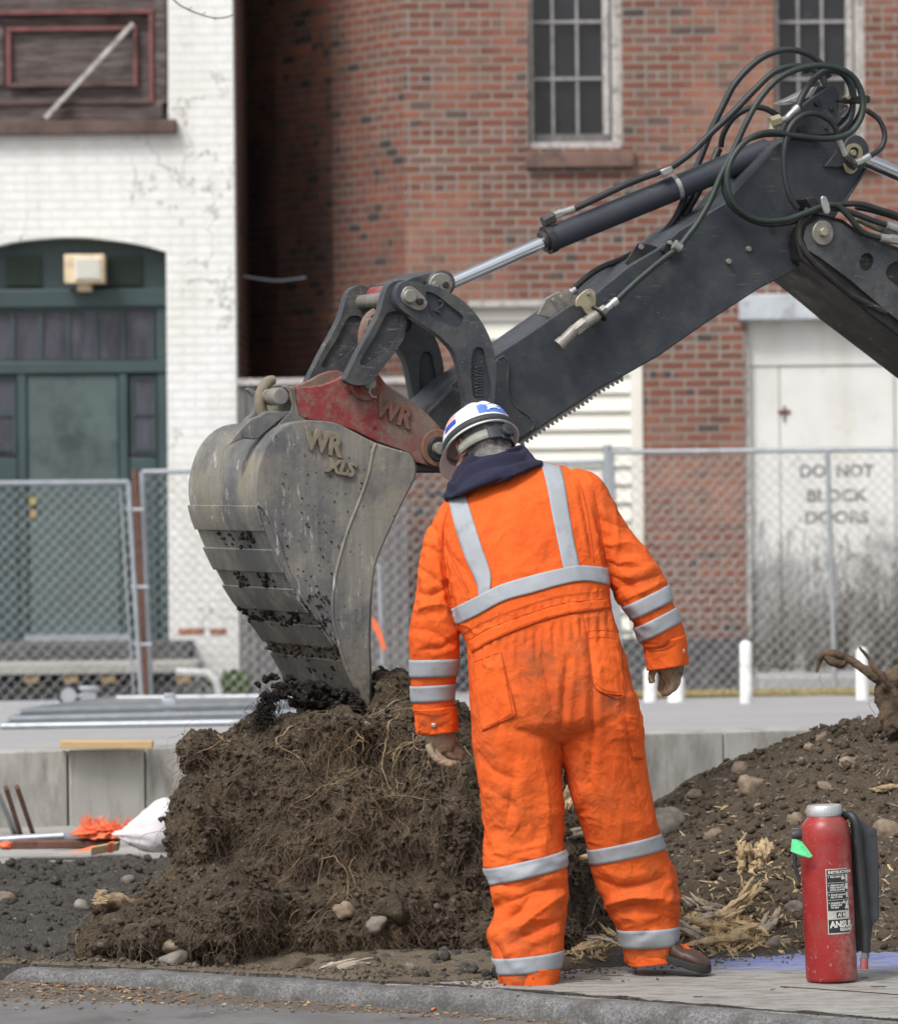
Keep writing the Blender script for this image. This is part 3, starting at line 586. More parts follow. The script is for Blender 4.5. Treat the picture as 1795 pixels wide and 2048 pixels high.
# boarded window
bw = MB().pbox(-90, -430, 345, 246, YB+.17, YB+.31).build('boarded_window', M['brown_board'], wb)
t = MB(); t.pbox(-70, 205, 325, 240, YB+.10, YB+.17); t.pbox(306, -420, 330, 205, YB+.10, YB+.17); t.pbox(-60, 52, 8, 170, YB+.13, YB+.17); t.build('board_frame', M['brown_board'], bw, bevel=.006)
t = MB(); t.pbox(-60, 19, 306, 27, YB+.08, YB+.17); t.pbox(298, 27, 306, 205, YB+.08, YB+.17)
t.pbox(12, 52, 274, 60, YB+.12, YB+.17); t.pbox(266, 60, 274, 172, YB+.12, YB+.17); t.pbox(12, 60, 21, 172, YB+.12, YB+.17); t.build('trim', M['pink_trim'], bw)
t = MB(); t.pbox(21, 164, 266, 172, YB+.12, YB+.17); t.pbox(-60, 200, 298, 207, YB+.075, YB+.17); t.build('lower_trim', M['brown_stone'], bw)
a, b = W(266, 46, YB+.05), W(90, 236, YB+.03); d = (b-a); s_ = d.normalized().cross(Vector((0, 1, 0)))
MB().obox((a+b)/2, d/2, s_*.016, Vector((0, .012, 0))).build('brace', M['old_white'], bw)
MB().pbox(-100, 240, 353, 268, YB-.10, YB+.2).build('window_sill', M['brown_stone'], wb, bevel=.012)
bx = thing('wall_speaker', 'rusty beige box mounted above the green doors', 'wall box', W(163, 565, YB))
MB().pbox(128, 508, 208, 566, YB-.16, YB+.10).build('housing', M['beige_box'], bx, bevel=.008)
t = MB().pbox(150, 516, 200, 558, YB-.175, YB-.16)
for k in range(8): t.pbox(152, 518+k*5, 198, 520+k*5, YB-.182, YB-.175)
t.build('grille', M['cream'], bx); MB().pbox(154, 566, 182, 582, YB-.05, YB+.12).build('bracket', M['beige_box'], bx)
# ------------------------------------------------------------------ red brick building
YR = 34.8
rb = thing('red_brick_building', 'old red brick building with barred windows and cream siding infill', 'building', (1.5, YR, -.2))
x0_ = W(812, 650, YR).x
def rect(x0, y0, x1, y1): return [(x0, y0), (x1, y0), (x1, y1), (x0, y1)]
Hs = [wl(rect(1056, -330, 1243, 296), YR), wl(rect(1547, -330, 1730, 296), YR), wl(rect(936, 606, 1287, 1312), YR), wl(rect(1490, 640, 2260, 1338), YR)]
MB().plate([(x0_, YR, -.4), (10, YR, -.4), (10, YR, 11), (x0_, YR, 11)], (0, .34, 0), Hs).build('wall', M['red_brick'], rb, uv=True)
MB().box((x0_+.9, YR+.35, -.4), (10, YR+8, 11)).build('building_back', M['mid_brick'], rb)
p0 = Vector((x0_, YR, 0)); p1 = W(668, 650, 35.65); p1.z = 0; p2 = W(556, 650, 36.35); p2.z = 0; p3 = W(440, 650, 37.4); p3.z = 0
def prism(plan): return MB().plate([(p[0], p[1], -.4) for p in plan], (0, 0, 11.4))
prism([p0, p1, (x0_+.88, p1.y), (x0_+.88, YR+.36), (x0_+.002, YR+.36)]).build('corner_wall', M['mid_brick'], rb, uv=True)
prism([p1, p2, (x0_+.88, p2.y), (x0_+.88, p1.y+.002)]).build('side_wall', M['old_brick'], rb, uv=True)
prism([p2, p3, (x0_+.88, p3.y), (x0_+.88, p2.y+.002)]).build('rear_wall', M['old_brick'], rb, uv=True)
def window(x0, x1, bars, yb=292):
    wn = MB().pbox(x0-10, -340, x1+10, yb+4, YR+.25, YR+.33).build('window', M['dark_glass'], rb)
    t = MB(); t.pbox(x0, -330, x0+8, yb, YR+.14, YR+.25); t.pbox(x1-40, -330, x1-26, 272, YR+.16, YR+.25); t.pbox(x1-22, -330, x1, yb, YR+.08, YR+.25); t.pbox(x0, 284, x1, 300, YR+.04, YR+.25)
    t.build('window_frame', M['old_white'], wn, bevel=.006)
    t = MB()
    for x in bars: t.pbox(x-2.5, -330, x+2.5, 280, YR+.20, YR+.24)
    for y in (43, 157): t.pbox(x0+8, y-3, x1-40, y+3, YR+.195, YR+.235)
    t.build('muntin', M['muntin'], wn)
    MB().pbox(x0+8, 268, x1-22, 284, YR+.15, YR+.25).build('lower_rail', M['grey_wood'], wn)
    MB().pbox(x0-5, 302, x1+26, 334, YR-.07, YR+.2).build('window_sill', M['stone_sill'], wn, bevel=.01)
window(1056, 1243, (1103, 1152)); window(1547, 1730, (1594, 1642))
sdg = MB(); y = 606
while y < 1312: sdg.plate([W(938, y, YR+.09), W(938, y+36, YR+.055), W(938, y+36.5, YR+.14), W(938, y, YR+.14)], Vector((W(1262, y, YR).x-W(938, y, YR).x, 0, 0))); y += 36.6
sdg.build('siding', M['cream'], rb)
MB().pbox(1262, 606, 1286, 1312, YR+.04, YR+.14).build('corner_trim', M['cream'], rb); MB().pbox(936, 600, 1288, 612, YR-.02, YR+.2).build('siding_head', M['old_white'], rb)
MB().pbox(815, 1278, 1500, 1420, YR-.06, YR+.1).build('stone_base', M['dark_stone'], rb, bevel=.02)
MB().pbox(1478, 584, 2300, 636, YR-.12, YR+.3).build('lintel', M['lintel'], rb, bevel=.01)
gd = MB().pbox(1488, 636, 2262, 1340, YR+.12, YR+.2).build('garage_door', M['garage'], rb)
t = MB(); t.pbox(1488, 636, 2262, 728, YR+.07, YR+.12); t.build('door_header', M['garage'], gd, bevel=.006)
for x0, x1 in ((1492, 1560), (1562, 1790), (1793, 2020), (2023, 2250)): MB().pbox(x0, 732, x1, 1332, YR+.085, YR+.12).build('door_leaf', M['garage'], gd, bevel=.006)
t = MB(); t.pbox(1556, 820, 1580, 828, YR+.075, YR+.085); t.pbox(1566, 812, 1570, 842, YR+.07, YR+.085); t.build('hinge', M['rust'], gd)
MB().pbox(1486, 636, 1500, 1340, YR+.02, YR+.2).build('door_jamb', M['old_white'], rb)
def text_obj(s, name, mat, parent, fmap, size=1., ext=.01, bold=.0, sx=1., shear=0., align='CENTER'):
    """text as real relief: fmap turns flat text coordinates into world points"""
    c = bpy.data.curves.new(name, 'FONT'); c.body = s; c.size = size; c.extrude = ext; c.offset = bold; c.align_x = align; c.align_y = 'CENTER'; c.resolution_u = 3; c.shear = shear; c.bevel_depth = ext*.35; c.bevel_resolution = 1
    o = bpy.data.objects.new(name, c); COL.objects.link(o); me = evalmesh(o); bpy.data.objects.remove(o)
    for v in me.vertices: v.co = fmap(v.co.x*sx, v.co.y, v.co.z)
    me.update(); bm = bmesh.new(); bm.from_mesh(me); bmesh.ops.recalc_face_normals(bm, faces=bm.faces); bm.to_mesh(me); bm.free()
    q = bpy.data.objects.new(name, me); me.materials.clear(); me.materials.append(mat); return link(q, parent)
for s_, yy in (('DO  NOT', 943), ('BLOCK', 992), ('DOORS', 1036)):
    c = W(1672, yy, YR+.0852); text_obj(s_, 'stencil_lettering', M['stencil'], gd, lambda x, y, z, c=c: c+Vector((x, -z, y)), .125, .0015, .004, 1.02 if 'NOT' in s_ else 1.1)
ap = MB().box((W(1496, 1340, YR).x, 33.5, -.5), (10, YR+.1, .055)); tag(ap.build('apron', M['road'], bevel=.02), kind='structure')
# dry grass edge and weeds
gr = MB()
for _ in range(5200):
    x = random.uniform(W(1265, 1400, 32).x, 5.2); y = random.uniform(31.2, 32.3); z = zf(x, y); h = random.uniform(.015, .05); a = random.random()*6.28; l = random.uniform(-.02, .02)
    gr.add([(x-.006*math.cos(a), y-.006*math.sin(a), z), (x+.006*math.cos(a), y+.006*math.sin(a), z), (x+l, y+l, z+h)], [(0, 1, 2)])
gr.add([(W(1255, 1400, 32).x, 31.15, zf(1.3, 31.15)+.006), (5.4, 31.15, zf(5.4, 31.15)+.006), (5.4, 32.4, zf(5.4, 32.4)+.006), (W(1255, 1400, 32).x, 32.4, zf(1.3, 32.4)+.006)], [(0, 1, 2, 3)])
tag(gr.build('dry_grass', M['dry_grass'], fixn=False), kind='stuff', label='strip of short dry yellow grass along the far road edge', cat='grass')
def weed_clump(x, y, z, h, n, mat, label, cat='weed', spread=.25, leaf=0, group=None, name='weed_plant'):
    mb = MB()
    for _ in range(n):
        a = random.random()*6.28; s = random.uniform(.1, 1)*spread; hh = h*random.uniform(.5, 1.05); p = Vector((x+random.uniform(-.06, .06), y+random.uniform(-.05, .05), z-.02))
        pts = [p]; d = Vector((math.cos(a)*s, math.sin(a)*s*.6, hh))
        for k in range(1, 6): q = p+d*(k/5)+Vector((random.uniform(-.02, .02), random.uniform(-.02, .02), 0)); pts.append(q)
        mb.tube(pts, [.006*(1-k*.15) for k in range(6)], 4)
        for k in range(2, 6):
            q = pts[k]; l = Vector((random.uniform(-.09, .09), random.uniform(-.05, .05), random.uniform(.02, .12)))
            if leaf:
                sd2 = l.orthogonal().normalized()*.012*leaf; mb.add([q, q+l*.5+sd2, q+l*.8, q+l*.5-sd2], [(0, 1, 2, 3)])
            else: mb.tube([q, q+l], [.003, .0015], 3)
    return tag(mb.build(name, mat, fixn=False), label, cat, group)
for i, (px, h, n) in enumerate([(1520, .55, 16), (1570, .75, 22), (1630, .7, 22), (1690, .95, 28), (1750, .85, 26), (1800, .9, 24)]):
    p = W(px, 1345, 34.1); weed_clump(p.x, 34.1+.3*(i % 2), .02, h, n, M['stem'], ['short dead weed at the left end of the white garage doors', 'dead weed stalks just right of the first white post', 'dead weed stalks below the stencilled words, left of the fence post', 'tall dead weed stalks right of the grey fence post', 'dead weed stalks in front of the garage doors above the upturned root', 'dead weed stalks at the right edge before the garage doors'][i], 'weed', .3, group='dead weeds before the garage doors')
for i, px in enumerate((448, 480)):
    p = GF(px, 1392); weed_clump(p.x, p.y, p.z, .13+.04*i, 26, M['weed'], ['low green weed beside the white downpipe end', 'small green weed between downpipe and excavator bucket'][i], 'weed', .16, 1.4, 'green weeds at the wall foot')
# bare bricks where the paint is gone, marker ribbon
for a, b in ((356, 408), (420, 452)): MB().pbox(a, 1257, b, 1269, YB-.006, YB+.02).build('bare_brick', M['orange_brick'], wb, bevel=.003)
p = GF(764, 1420); rs_ = thing('marker_stake', 'thin grey stake with an orange ribbon behind the bucket', 'stake', p)
MB().tube([W(758, 1128, p.y), W(768, 1420, p.y)], .012, 8).build('stake', M['galv'], rs_, smooth='auto'); mb = MB(); rbp = [W(a, b, p.y-.03) for a, b in ((742, 1236), (752, 1240), (764, 1268), (772, 1300), (764, 1302), (756, 1276), (744, 1254))]; mb.plate(rbp, (0, .004, 0)); mb.build('ribbon', M['orange_net'], rs_)
# alley fence, cable, twig
af = thing('wooden_fence', 'grey weathered board fence closing the alley between the buildings', 'fence', (W(640, 1390, 33.9).x, 33.9, -.1))
x = 478
while x < 812:
    ww = random.uniform(15, 20); t_ = random.uniform(-.012, .012); MB().pbox(x, 768+random.uniform(-3, 3), x+ww-2, 1400, 33.9+t_, 33.93+t_).build('board', M['grey_wood'], af); x += ww
MB().pbox(474, 755, 815, 768, 33.87, 33.95).build('top_rail', M['old_white'], af)
cb = MB().tube([W(a, b, 36.0) for a, b in c2d([(474, 550), (520, 558), (560, 561), (610, 555), (645, 550)], 5)], .009, 6); tag(cb.build('cable', M['galv'], smooth=True), 'thin pale cable sagging across the dark alley', 'cable')
tw = MB().tube([W(a, b, 20.5) for a, b in c2d([(330, -30), (350, 2), (375, 18), (400, 28), (425, 35), (448, 35), (466, 29)], 4)], [.0035]*12+[.003]*13, 5)
for a, b, c_, d in ((375, 18, 384, 14), (402, 29, 412, 24), (425, 35, 432, 40)): tw.tube([W(a, b, 20.5), W(c_, d, 20.5)], .002, 4)
tag(tw.build('bare_twig', M['stem']), 'thin bare twig hanging in at the top edge', 'twig')
# ------------------------------------------------------------------ chain-link fence panels
def bil(c, u, v): return c[0].lerp(c[1], u).lerp(c[3].lerp(c[2], u), v)      # TL TR BR BL
def chain_panel(c, label, name='chain_link_panel', pitch=.062, r=.018, mesh_r=.0025, group='chain-link fence panels', mid=None, horiz=False):
    o = thing(name, label, 'fence panel', (c[3]+c[2])/2, group)
    for n, a, b in (('top_rail', c[0], c[1]), ('bottom_rail', c[3], c[2]), ('post', c[0], c[3]), ('post', c[1], c[2])): MB().tube([a, b], r, 10).build(n, M['galv'], o, smooth='auto')
    if mid is not None: MB().tube([bil(c, mid, 0), bil(c, mid, 1)], r, 10).build('post', M['galv'], o, smooth='auto')
    Wd = (c[1]-c[0]).length; Hd = (c[3]-c[0]).length; mb = MB(); n_ = (c[1]-c[0]).cross(c[3]-c[0]).normalized()
    for s in (1, -1):
        k = -Hd
        while k < Wd:
            a, b = k, k+Hd                          # line x = k + y (s=1) or x = k+Hd - y
            pts = []
            for xx, yy in ((a, 0), (b, Hd)):
                pts.append([xx, yy])
            if pts[0][0] < 0: pts[0] = [0, -a]
            if pts[1][0] > Wd: pts[1] = [Wd, Wd-a]
            if pts[1][1]-pts[0][1] > .02:
                q = [bil(c, min(1, max(0, xx/Wd)), (yy/Hd) if s == 1 else 1-yy/Hd)+n_*.003*s for xx, yy in pts]; mb.tube(q, mesh_r, 3, False)
            k += pitch*1.35
    mb.build('chain_mesh', M['wire'], o, fixn=False); return o
YF = 32.2
o = chain_panel([W(-640, 972, 31.6), W(257, 964, YF), W(283, 1404, YF), W(-640, 1420, 31.6)], 'leftmost upright chain-link panel in front of the green doors')
MB().tube([W(240, 975, YF), W(268, 1400, YF)], .008, 8).build('tension_bar', M['galv'], o)
for yy in (1020, 1175, 1290): p = W(257+(yy-964)*.06, yy, YF); MB().tube([p+Vector((-.03, 0, .005)), p+Vector((.09, .01, 0))], .014, 8).build('clamp', M['galv'], o)
chain_panel([W(284, 944, YF+.15), W(1208, 924, YF+.4), W(1222, 1392, YF+.4), W(302, 1408, YF+.15)], 'middle chain-link panel behind the excavator bucket and the worker')
o = chain_panel([W(1222, 904, YF+.2), W(2080, 896, YF+.2), W(2090, 1384, YF+.2), W(1244, 1392, YF+.2)], 'right-hand chain-link panel in front of the white garage doors', mid=.503)
rp = MB().tube([W(270, 938, YF+.02), W(292, 1408, YF+.02)], .024, 12); tag(rp.build('fence_post', M['rust'], smooth='auto'), 'rusty brown steel post between two chain-link panels', 'post')
gp = MB().tube([W(1214, 890, YF+.32), W(1236, 1396, YF+.32)], .03, 12); tag(gp.build('fence_post', M['galv'], smooth='auto'), 'grey steel post where the panels meet right of the worker', 'post')
# white posts
for i, (px, yt, yb, wd, lb) in enumerate([(1492, 1277, 1402, 25, 'white painted post right of the worker, before the brick pier'), (1724, 1290, 1396, 25, 'white painted post just left of the upturned root'), (1300, 1330, 1398, 26, 'white painted post behind the thumb of the right glove'), (1352, 1345, 1398, 34, 'stout white post behind the fingertips of the right glove')]):
    p = GF(px, yb+4); h = (yb-yt)*p.y/F; r = wd/2*p.y/F
    MBp = MB().tube([p+Vector((0, 0, -.05)), p+Vector((0, 0, h-r*.7)), p+Vector((0, 0, h-r*.2)), p+Vector((0, 0, h))], [r, r, r*.7, r*.2], 16)
    tag(MBp.build('bollard', M['white_post'], smooth='auto'), lb, 'post', 'white posts along the far verge')
# ------------------------------------------------------------------ clutter at the white building foot
bd = MB()
pl = thing('boardwalk', 'grey plank step on yellow blocks below the green doors', 'step', (GF(150, 1360)))
MB().pbox(-400, 1331, 392, 1350, 33.2, 34.0).build('plank', M['pavement'], pl, bevel=.006)
for px in (62, 142, 216, 366): MB().pbox(px-14, 1352, px+14, 1366, 33.25, 33.5).build('block', M['lumber'], pl)
MB().pbox(-400, 1352, 385, 1372, 33.6, 33.9).build('riser', M['dark_stone'], pl)
dp = MB().tube([W(a, b, 32.9) for a, b in c2d([(352, 1344), (385, 1345), (412, 1347), (428, 1358), (436, 1376), (438, 1390)], 4)], .028, 12); tag(dp.build('downpipe', M['white_plastic'], smooth='auto'), 'white plastic pipe bend lying by the board step', 'pipe')
# caster wheel frame
p = GF(137, 1412); cw_ = thing('caster_wheel', 'grey caster wheel with a box bracket beside the lying panels', 'caster', p)
t = MB(); c = W(137, 1391, p.y); t.tube([c+Vector((.062*math.cos(a*math.pi/10), 0, .062*math.sin(a*math.pi/10))) for a in range(21)], .012, 8, False); t.build('tyre', M['rubber'], cw_, smooth=True)
t = MB().cyl(c+Vector((0, -.012, 0)), c+Vector((0, .012, 0)), .052, None, 20); t.build('wheel_disc', M['galv'], cw_, smooth='auto')
t = MB().pbox(163, 1378, 192, 1412, p.y-.05, p.y+.06); t.pbox(158, 1374, 196, 1380, p.y-.07, p.y+.08); t.build('bracket', M['galv'], cw_, bevel=.004); MB().tube([c, W(168, 1392, p.y)], .012, 8).build('axle', M['galv'], cw_)
# fence panels lying flat
lay = [([(2, 1458), (640, 1448), (700, 1426), (120, 1432)], .014, 'bottom chain-link panel lying flat behind the concrete wall'),
       ([(20, 1456), (640, 1441), (690, 1420), (90, 1428)], .046, 'middle of the flat chain-link panels stacked behind the wall'),
       ([(40, 1452), (640, 1434), (680, 1418), (230, 1422)], .078, 'topmost flat chain-link panel behind the concrete wall')]
for pts, dz, lb in lay:
    c = [GF(*pts[3]), GF(*pts[2]), GF(*pts[1]), GF(*pts[0])]; c = [q+Vector((0, 0, dz)) for q in c]
    chain_panel(c, lb, 'lying_panel', .11, .017, .002, 'fence panels lying flat')
p = GF(345, 1440); cl = MB(); cl.box((p.x-.03, p.y-.3, p.z), (p.x+.03, p.y-.22, p.z+.16)); cl.box((p.x-.04, p.y-.31, p.z+.1), (p.x+.04, p.y-.2, p.z+.13)); tag(cl.build('clamp', M['galv'], bevel=.004), 'small grey clamp standing on the flat panels', 'clamp')
# plank on the wall
a, b = W(121, 1489, 20.42), W(306, 1489, 20.5); MBk = MB().obox((a+b)/2, (b-a)/2, Vector((0, .045, 0)), Vector((0, 0, .017))); tag(MBk.build('plank', M['lumber'], bevel=.004), 'short pale plank lying on the concrete wall', 'plank')
# ------------------------------------------------------------------ left site clutter
def bar(name, mat, p, q, r, label, cat, group=None, n=10): return tag(MB().tube([p, q], r, n).build(name, mat, smooth='auto'), label, cat, group)
bar('stake', M['rust'], G(42, 1672), W(12, 1576, 19.0), .0105, 'rusty leaning bar, left one of the brown pair', 'bar', 'steel bars leaning on the left')
bar('stake', M['rust'], G(66, 1668), W(34, 1574, 19.2), .0105, 'rusty leaning bar, right one of the brown pair', 'bar', 'steel bars leaning on the left')
bar('stake', M['galv'], G(30, 1666), W(-22, 1552, 19.4), .015, 'grey steel bar leaning at the left edge', 'bar', 'steel bars leaning on the left')
p = G(20, 1696); pp = MB(); a, b = W(-260, 1696, 18.75), W(128, 1672, 18.75); r = .0155
d = (b-a).normalized(); u = Vector((0, 1, 0)); w2 = d.cross(u); n = 18; ring = lambda c, rr: [c+(u*math.cos(6.2832*k/n)+w2*math.sin(6.2832*k/n))*rr for k in range(n)]
pp.add(ring(a, r)+ring(b, r)+ring(b, r*.7)+ring(b-d*.3, r*.7), [(s*n+k, s*n+(k+1) % n, (s+1)*n+(k+1) % n, (s+1)*n+k) for s in range(3) for k in range(n)]+[tuple(range(3*n, 4*n))])
tag(pp.build('steel_pipe', M['galv'], smooth='auto'), 'grey steel pipe with its open end toward the sack', 'pipe')
bar('steel_pipe', M['galv'], W(100, 1678, 19.1), W(250, 1662, 19.3), .018, 'short grey pipe running behind the orange netting', 'pipe')
tb = MB().pbox(22, 1683, 236, 1698, 18.6, 18.72); tag(tb.build('timber', M['rust'], bevel=.004), 'flat rusty brown bar on the pavement under the pipe', 'bar')
def rubble_cloth(px, py, wx, wz, wy, Y, mat, name, label, cat, seed, amp=.35, sub=4):
    v, f = ICO[sub]; v = v.copy(); c = W(px, py, Y); s = np.array([wx*Y/F, wy, wz*Y/F]); k = 1+amp*fbm(v, 1.6, 3, seed)+amp*.5*(1-2*np.abs(fbm(v, 3.4, 3, seed+3)))
    v = v*k[:, None]*s; z0 = -s[2]*.8; v[:, 2] = np.where(v[:, 2] < z0, z0+(v[:, 2]-z0)*.1, v[:, 2]); o = MB().add(v+np.array(c), f).build(name, mat, smooth=True); return tag(o, label, cat)
o = rubble_cloth(205, 1664, 46, 14, .12, 18.7, M['orange_net'], 'orange_netting', 'crumpled orange plastic netting beside the white sack', 'netting', 5, .6)
t = MB()
for _ in range(170):
    p = W(random.uniform(160, 262), random.uniform(1650, 1675), 18.7+random.uniform(-.1, .1)); q = p+Vector((random.uniform(-.03, .03), random.uniform(-.03, .03), random.uniform(.01, .05))); t.tube([p, (p+q)/2+Vector((random.uniform(-.015, .015), 0, .01)), q], .0016, 3, False)
t.build('loose_strand', M['orange_net'], o, fixn=False)
tag(rubble_cloth(12, 1692, 13, 9, .03, 18.5, M['orange_net'], 'orange_wrap', 'orange plastic wrap at the left frame edge', 'tape', 15, .3, 3))
# sack
v, f = ICO[4]; v = v.copy(); v0 = v.copy(); c = np.array(W(306, 1668, 18.2)); sgn = np.sign(v); v = sgn*np.abs(v)**.9
taper = np.clip((v[:, 0]+1)/1.1, .12, 1)**.7; v[:, 2] *= taper*.088; v[:, 1] *= taper*.14; v[:, 0] *= .155
v[:, 2] += .05*np.exp(-((v0[:, 0]-.3)/.5)**2)*np.clip(v0[:, 2], 0, 1); n_ = fbm(v0*np.array([1, 1, 1.6]), 2.6, 4, 41)*.012+(1-np.abs(fbm(v0, 4, 2, 4))*3)*.004; v += v0*n_[:, None]; v[:, 2] = np.maximum(v[:, 2], -.065)
tag(MB().add(v+c, f).build('sand_sack', M['sack'], smooth=True), 'white woven sack tied at its left end beside the root ball', 'sack')
a, b = W(183, 1702, 18.05), W(238, 1692, 18.2); lm = thing('lumber_offcut', 'short lumber offcut wrapped with orange tape by the sack', 'offcut', a)
MB().obox((a+b)/2, (b-a)/2, Vector((0, .03, 0)), Vector((0, 0, .016))).build('block', M['lumber'], lm, bevel=.003)
q = a.lerp(b, .72); MB().obox(q, (b-a).normalized()*.013, Vector((0, .034, 0)), Vector((.0, 0, .0195))).build('tape', M['orange_net'], lm)
t = MB(); p = W(178, 1703, 18.0); t.add([p+Vector((0, 0, 0)), p+Vector((-.09, .0, -.005)), p+Vector((-.08, .05, -.008)), p+Vector((.02, .05, .02))], [(0, 1, 2, 3)]); t.build('loose_tape', M['orange_net'], lm)
#PART3
# ================================================================== EXCAVATOR (own frame: side plane turned 20 degrees, n = metres to the far side)
ex = thing('excavator', 'dark grey excavator arm with a muddy bucket digging behind the root ball', 'excavator', (E(2300, 1500, .35).x, E(2300, 1500, .35).y, 0))
def EP(pts, n): return [E(a, b, n) for a, b in pts]
def eplate(pts, n0, n1, holes=(), mb=None, ref=None):              # traced at lateral offset ref, standing at n0..n1
    ref = n0 if ref is None else ref; sh = EL*(n0-ref)
    return (mb or MB()).plate([p+sh for p in EP(pts, ref)], EL*(n1-n0), [[p+sh for p in EP(h, ref)] for h in holes])
def circ(cx, cy, r, n=24, ry=None): return [(cx+r*math.cos(2*math.pi*k/n), cy+(ry or r)*math.sin(2*math.pi*k/n)) for k in range(n)]
def epin(px, py, n0, n1, r, mb=None, seg=24, r2=None):
    a = E(px, py, n0); return (mb or MB()).tube([a, a+EL*(n1-n0)], [r, r if r2 is None else r2], seg)
S = 15.3/F                                                          # metres per photo pixel here
# ---- bucket
top_near = c1((640, 812), (560, 826), (490, 868), (432, 945), (396, 1050), (385, 1140), (392, 1215), (410, 1290), (442, 1375), (480, 1460), (530, 1560), (590, 1665), (640, 1735), (695, 1800))+[(668, 1292), (700, 1345), (722, 1392), (738, 1424)]
right_e = c1((640, 812), (760, 824), (850, 866), (950, 918), (1070, 956), (1120, 972), (1146, 1010), (1153, 1060), (1140, 1110), (1100, 1185), (1050, 1290), (1000, 1400), (962, 1500), (945, 1620), (938, 1792))+[(742, 1290), (744, 1350), (742, 1424)]
TN = c2d(top_near, 4); RE = c2d(right_e, 3)
side = TN+RE[::-1][1:-1]
bk = eplate(side, 0, .022).build('bucket', M['bucket'], ex, bevel=.004)
NW = .75
eplate(side, NW-.022, NW, ref=0).build('side_plate', M['bucket'], bk, bevel=.004)
# curved back sheet
def sheet(pts, n0, n1, th, rows=10):
    mb = MB(); A = EP(pts, n0); cen = E(740, 1080, n0); vs = []
    for j in range(rows+1):
        for p in A: vs.append(p+EL*((n1-n0)*j/rows))
    for j in range(rows+1):
        for p in A: vs.append(p+EL*((n1-n0)*j/rows)+(cen-p).normalized()*th)
    m = len(A); o = (rows+1)*m; fs = []
    for j in range(rows):
        for i in range(m-1):
            a = j*m+i; fs += [(a, a+1, a+m+1, a+m), (o+a, o+a+m, o+a+m+1, o+a+1)]
    for i in range(m-1): fs += [(i, o+i, o+i+1, i+1), (rows*m+i, rows*m+i+1, o+rows*m+i+1, o+rows*m+i)]
    for j in range(rows): fs += [(j*m, j*m+m, o+j*m+m, o+j*m), (j*m+m-1, o+j*m+m-1, o+j*m+2*m-1, j*m+2*m-1)]
    return mb.add(vs, fs)
sheet(TN, .001, NW-.001, .02).build('back_sheet', M['bucket'], bk, smooth='auto')
# dense path for strips
dn = c2d(top_near, 24); D = [0]
for i in range(1, len(dn)): D.append(D[-1]+math.hypot(dn[i][0]-dn[i-1][0], dn[i][1]-dn[i-1][1]))
def seg_at(y0, y1): return [p for p in dn if y0 <= p[1] <= y1 and p[0] < 760]
def outward(pts, k):
    out = []
    for i, p in enumerate(pts):
        a, b = pts[max(i-1, 0)], pts[min(i+1, len(pts)-1)]; dx, dy = b[0]-a[0], b[1]-a[1]; l = math.hypot(dx, dy) or 1; out.append((p[0]-dy/l*k, p[1]+dx/l*k))
    return out
cands = [(1010, 1062), (1098, 1146), (1176, 1226), (1250, 1296), (1320, 1420)]
for y0, y1 in cands:
    sg = seg_at(y0, y1); o1 = outward(sg, 3.4); o0 = outward(sg, -1)
    if sum(p[0] for p in o1)/len(o1) > sum(p[0] for p in sg)/len(sg): o1 = outward(sg, -3.4); o0 = outward(sg, 1)
    eplate(o0+o1[::-1], -.006, NW+.006).build('wear_strip', M['bucket'], bk, bevel=.003)
# mud smears between strips
rnd = random.Random(4)
for i, (y0, y1) in enumerate(((1066, 1096), (1150, 1178), (1222, 1256), (1290, 1325), (1335, 1425))):
    mud = MB(); sg = seg_at(y0, y1)
    for _ in range(90 if i > 1 else 26):
        p = sg[rnd.randrange(len(sg))]; k = rnd.uniform(0.05, NW) if i > 1 else rnd.uniform(.15, .55); stone(mud, E(p[0]-rnd.uniform(-3, 3), p[1], 0)+EL*k, rnd.uniform(.004, .013), 2, rnd.randrange(999), .8)
    mud.build('mud', M['wet_mud'] if i != 3 else M['mound_soil'], bk, smooth=True)['kind'] = 'stuff'
mud = MB()
for _ in range(520):
    t_ = rnd.random(); stone(mud, E(612+t_*118+rnd.uniform(-6, 6), 1385+t_*40+rnd.uniform(-28, 20), 0)-EX*0+EL*rnd.uniform(-.012, NW*.9)*(rnd.random()**1.5), rnd.uniform(.006, .018), 2, rnd.randrange(999), .9)
mud.build('mud', M['wet_mud'], bk, smooth=True)['kind'] = 'stuff'
mud = MB()
for _ in range(600):
    t_ = rnd.random()**.7; y = 1180+t_*240; xs_l = [p[0] for p in dn if abs(p[1]-y) < 6]; xl = min(xs_l) if xs_l else 700; x = xl+rnd.random()**1.5*(745-xl)
    if inpoly(np.array([x+6.]), np.array([y]), side)[0]: stone(mud, E(x, y, -.002), rnd.uniform(.002, .0065), 1, rnd.randrange(999), .5)
for _ in range(170):
    x, y = rnd.uniform(560, 820), rnd.uniform(930, 1250)
    if inpoly(np.array([x+6.]), np.array([y]), side)[0]: stone(mud, E(x, y, -.001), rnd.uniform(.0015, .0045), 1, rnd.randrange(999), .5)
mud.build('mud_spatter', M['wet_mud'], bk, smooth=True)['kind'] = 'stuff'
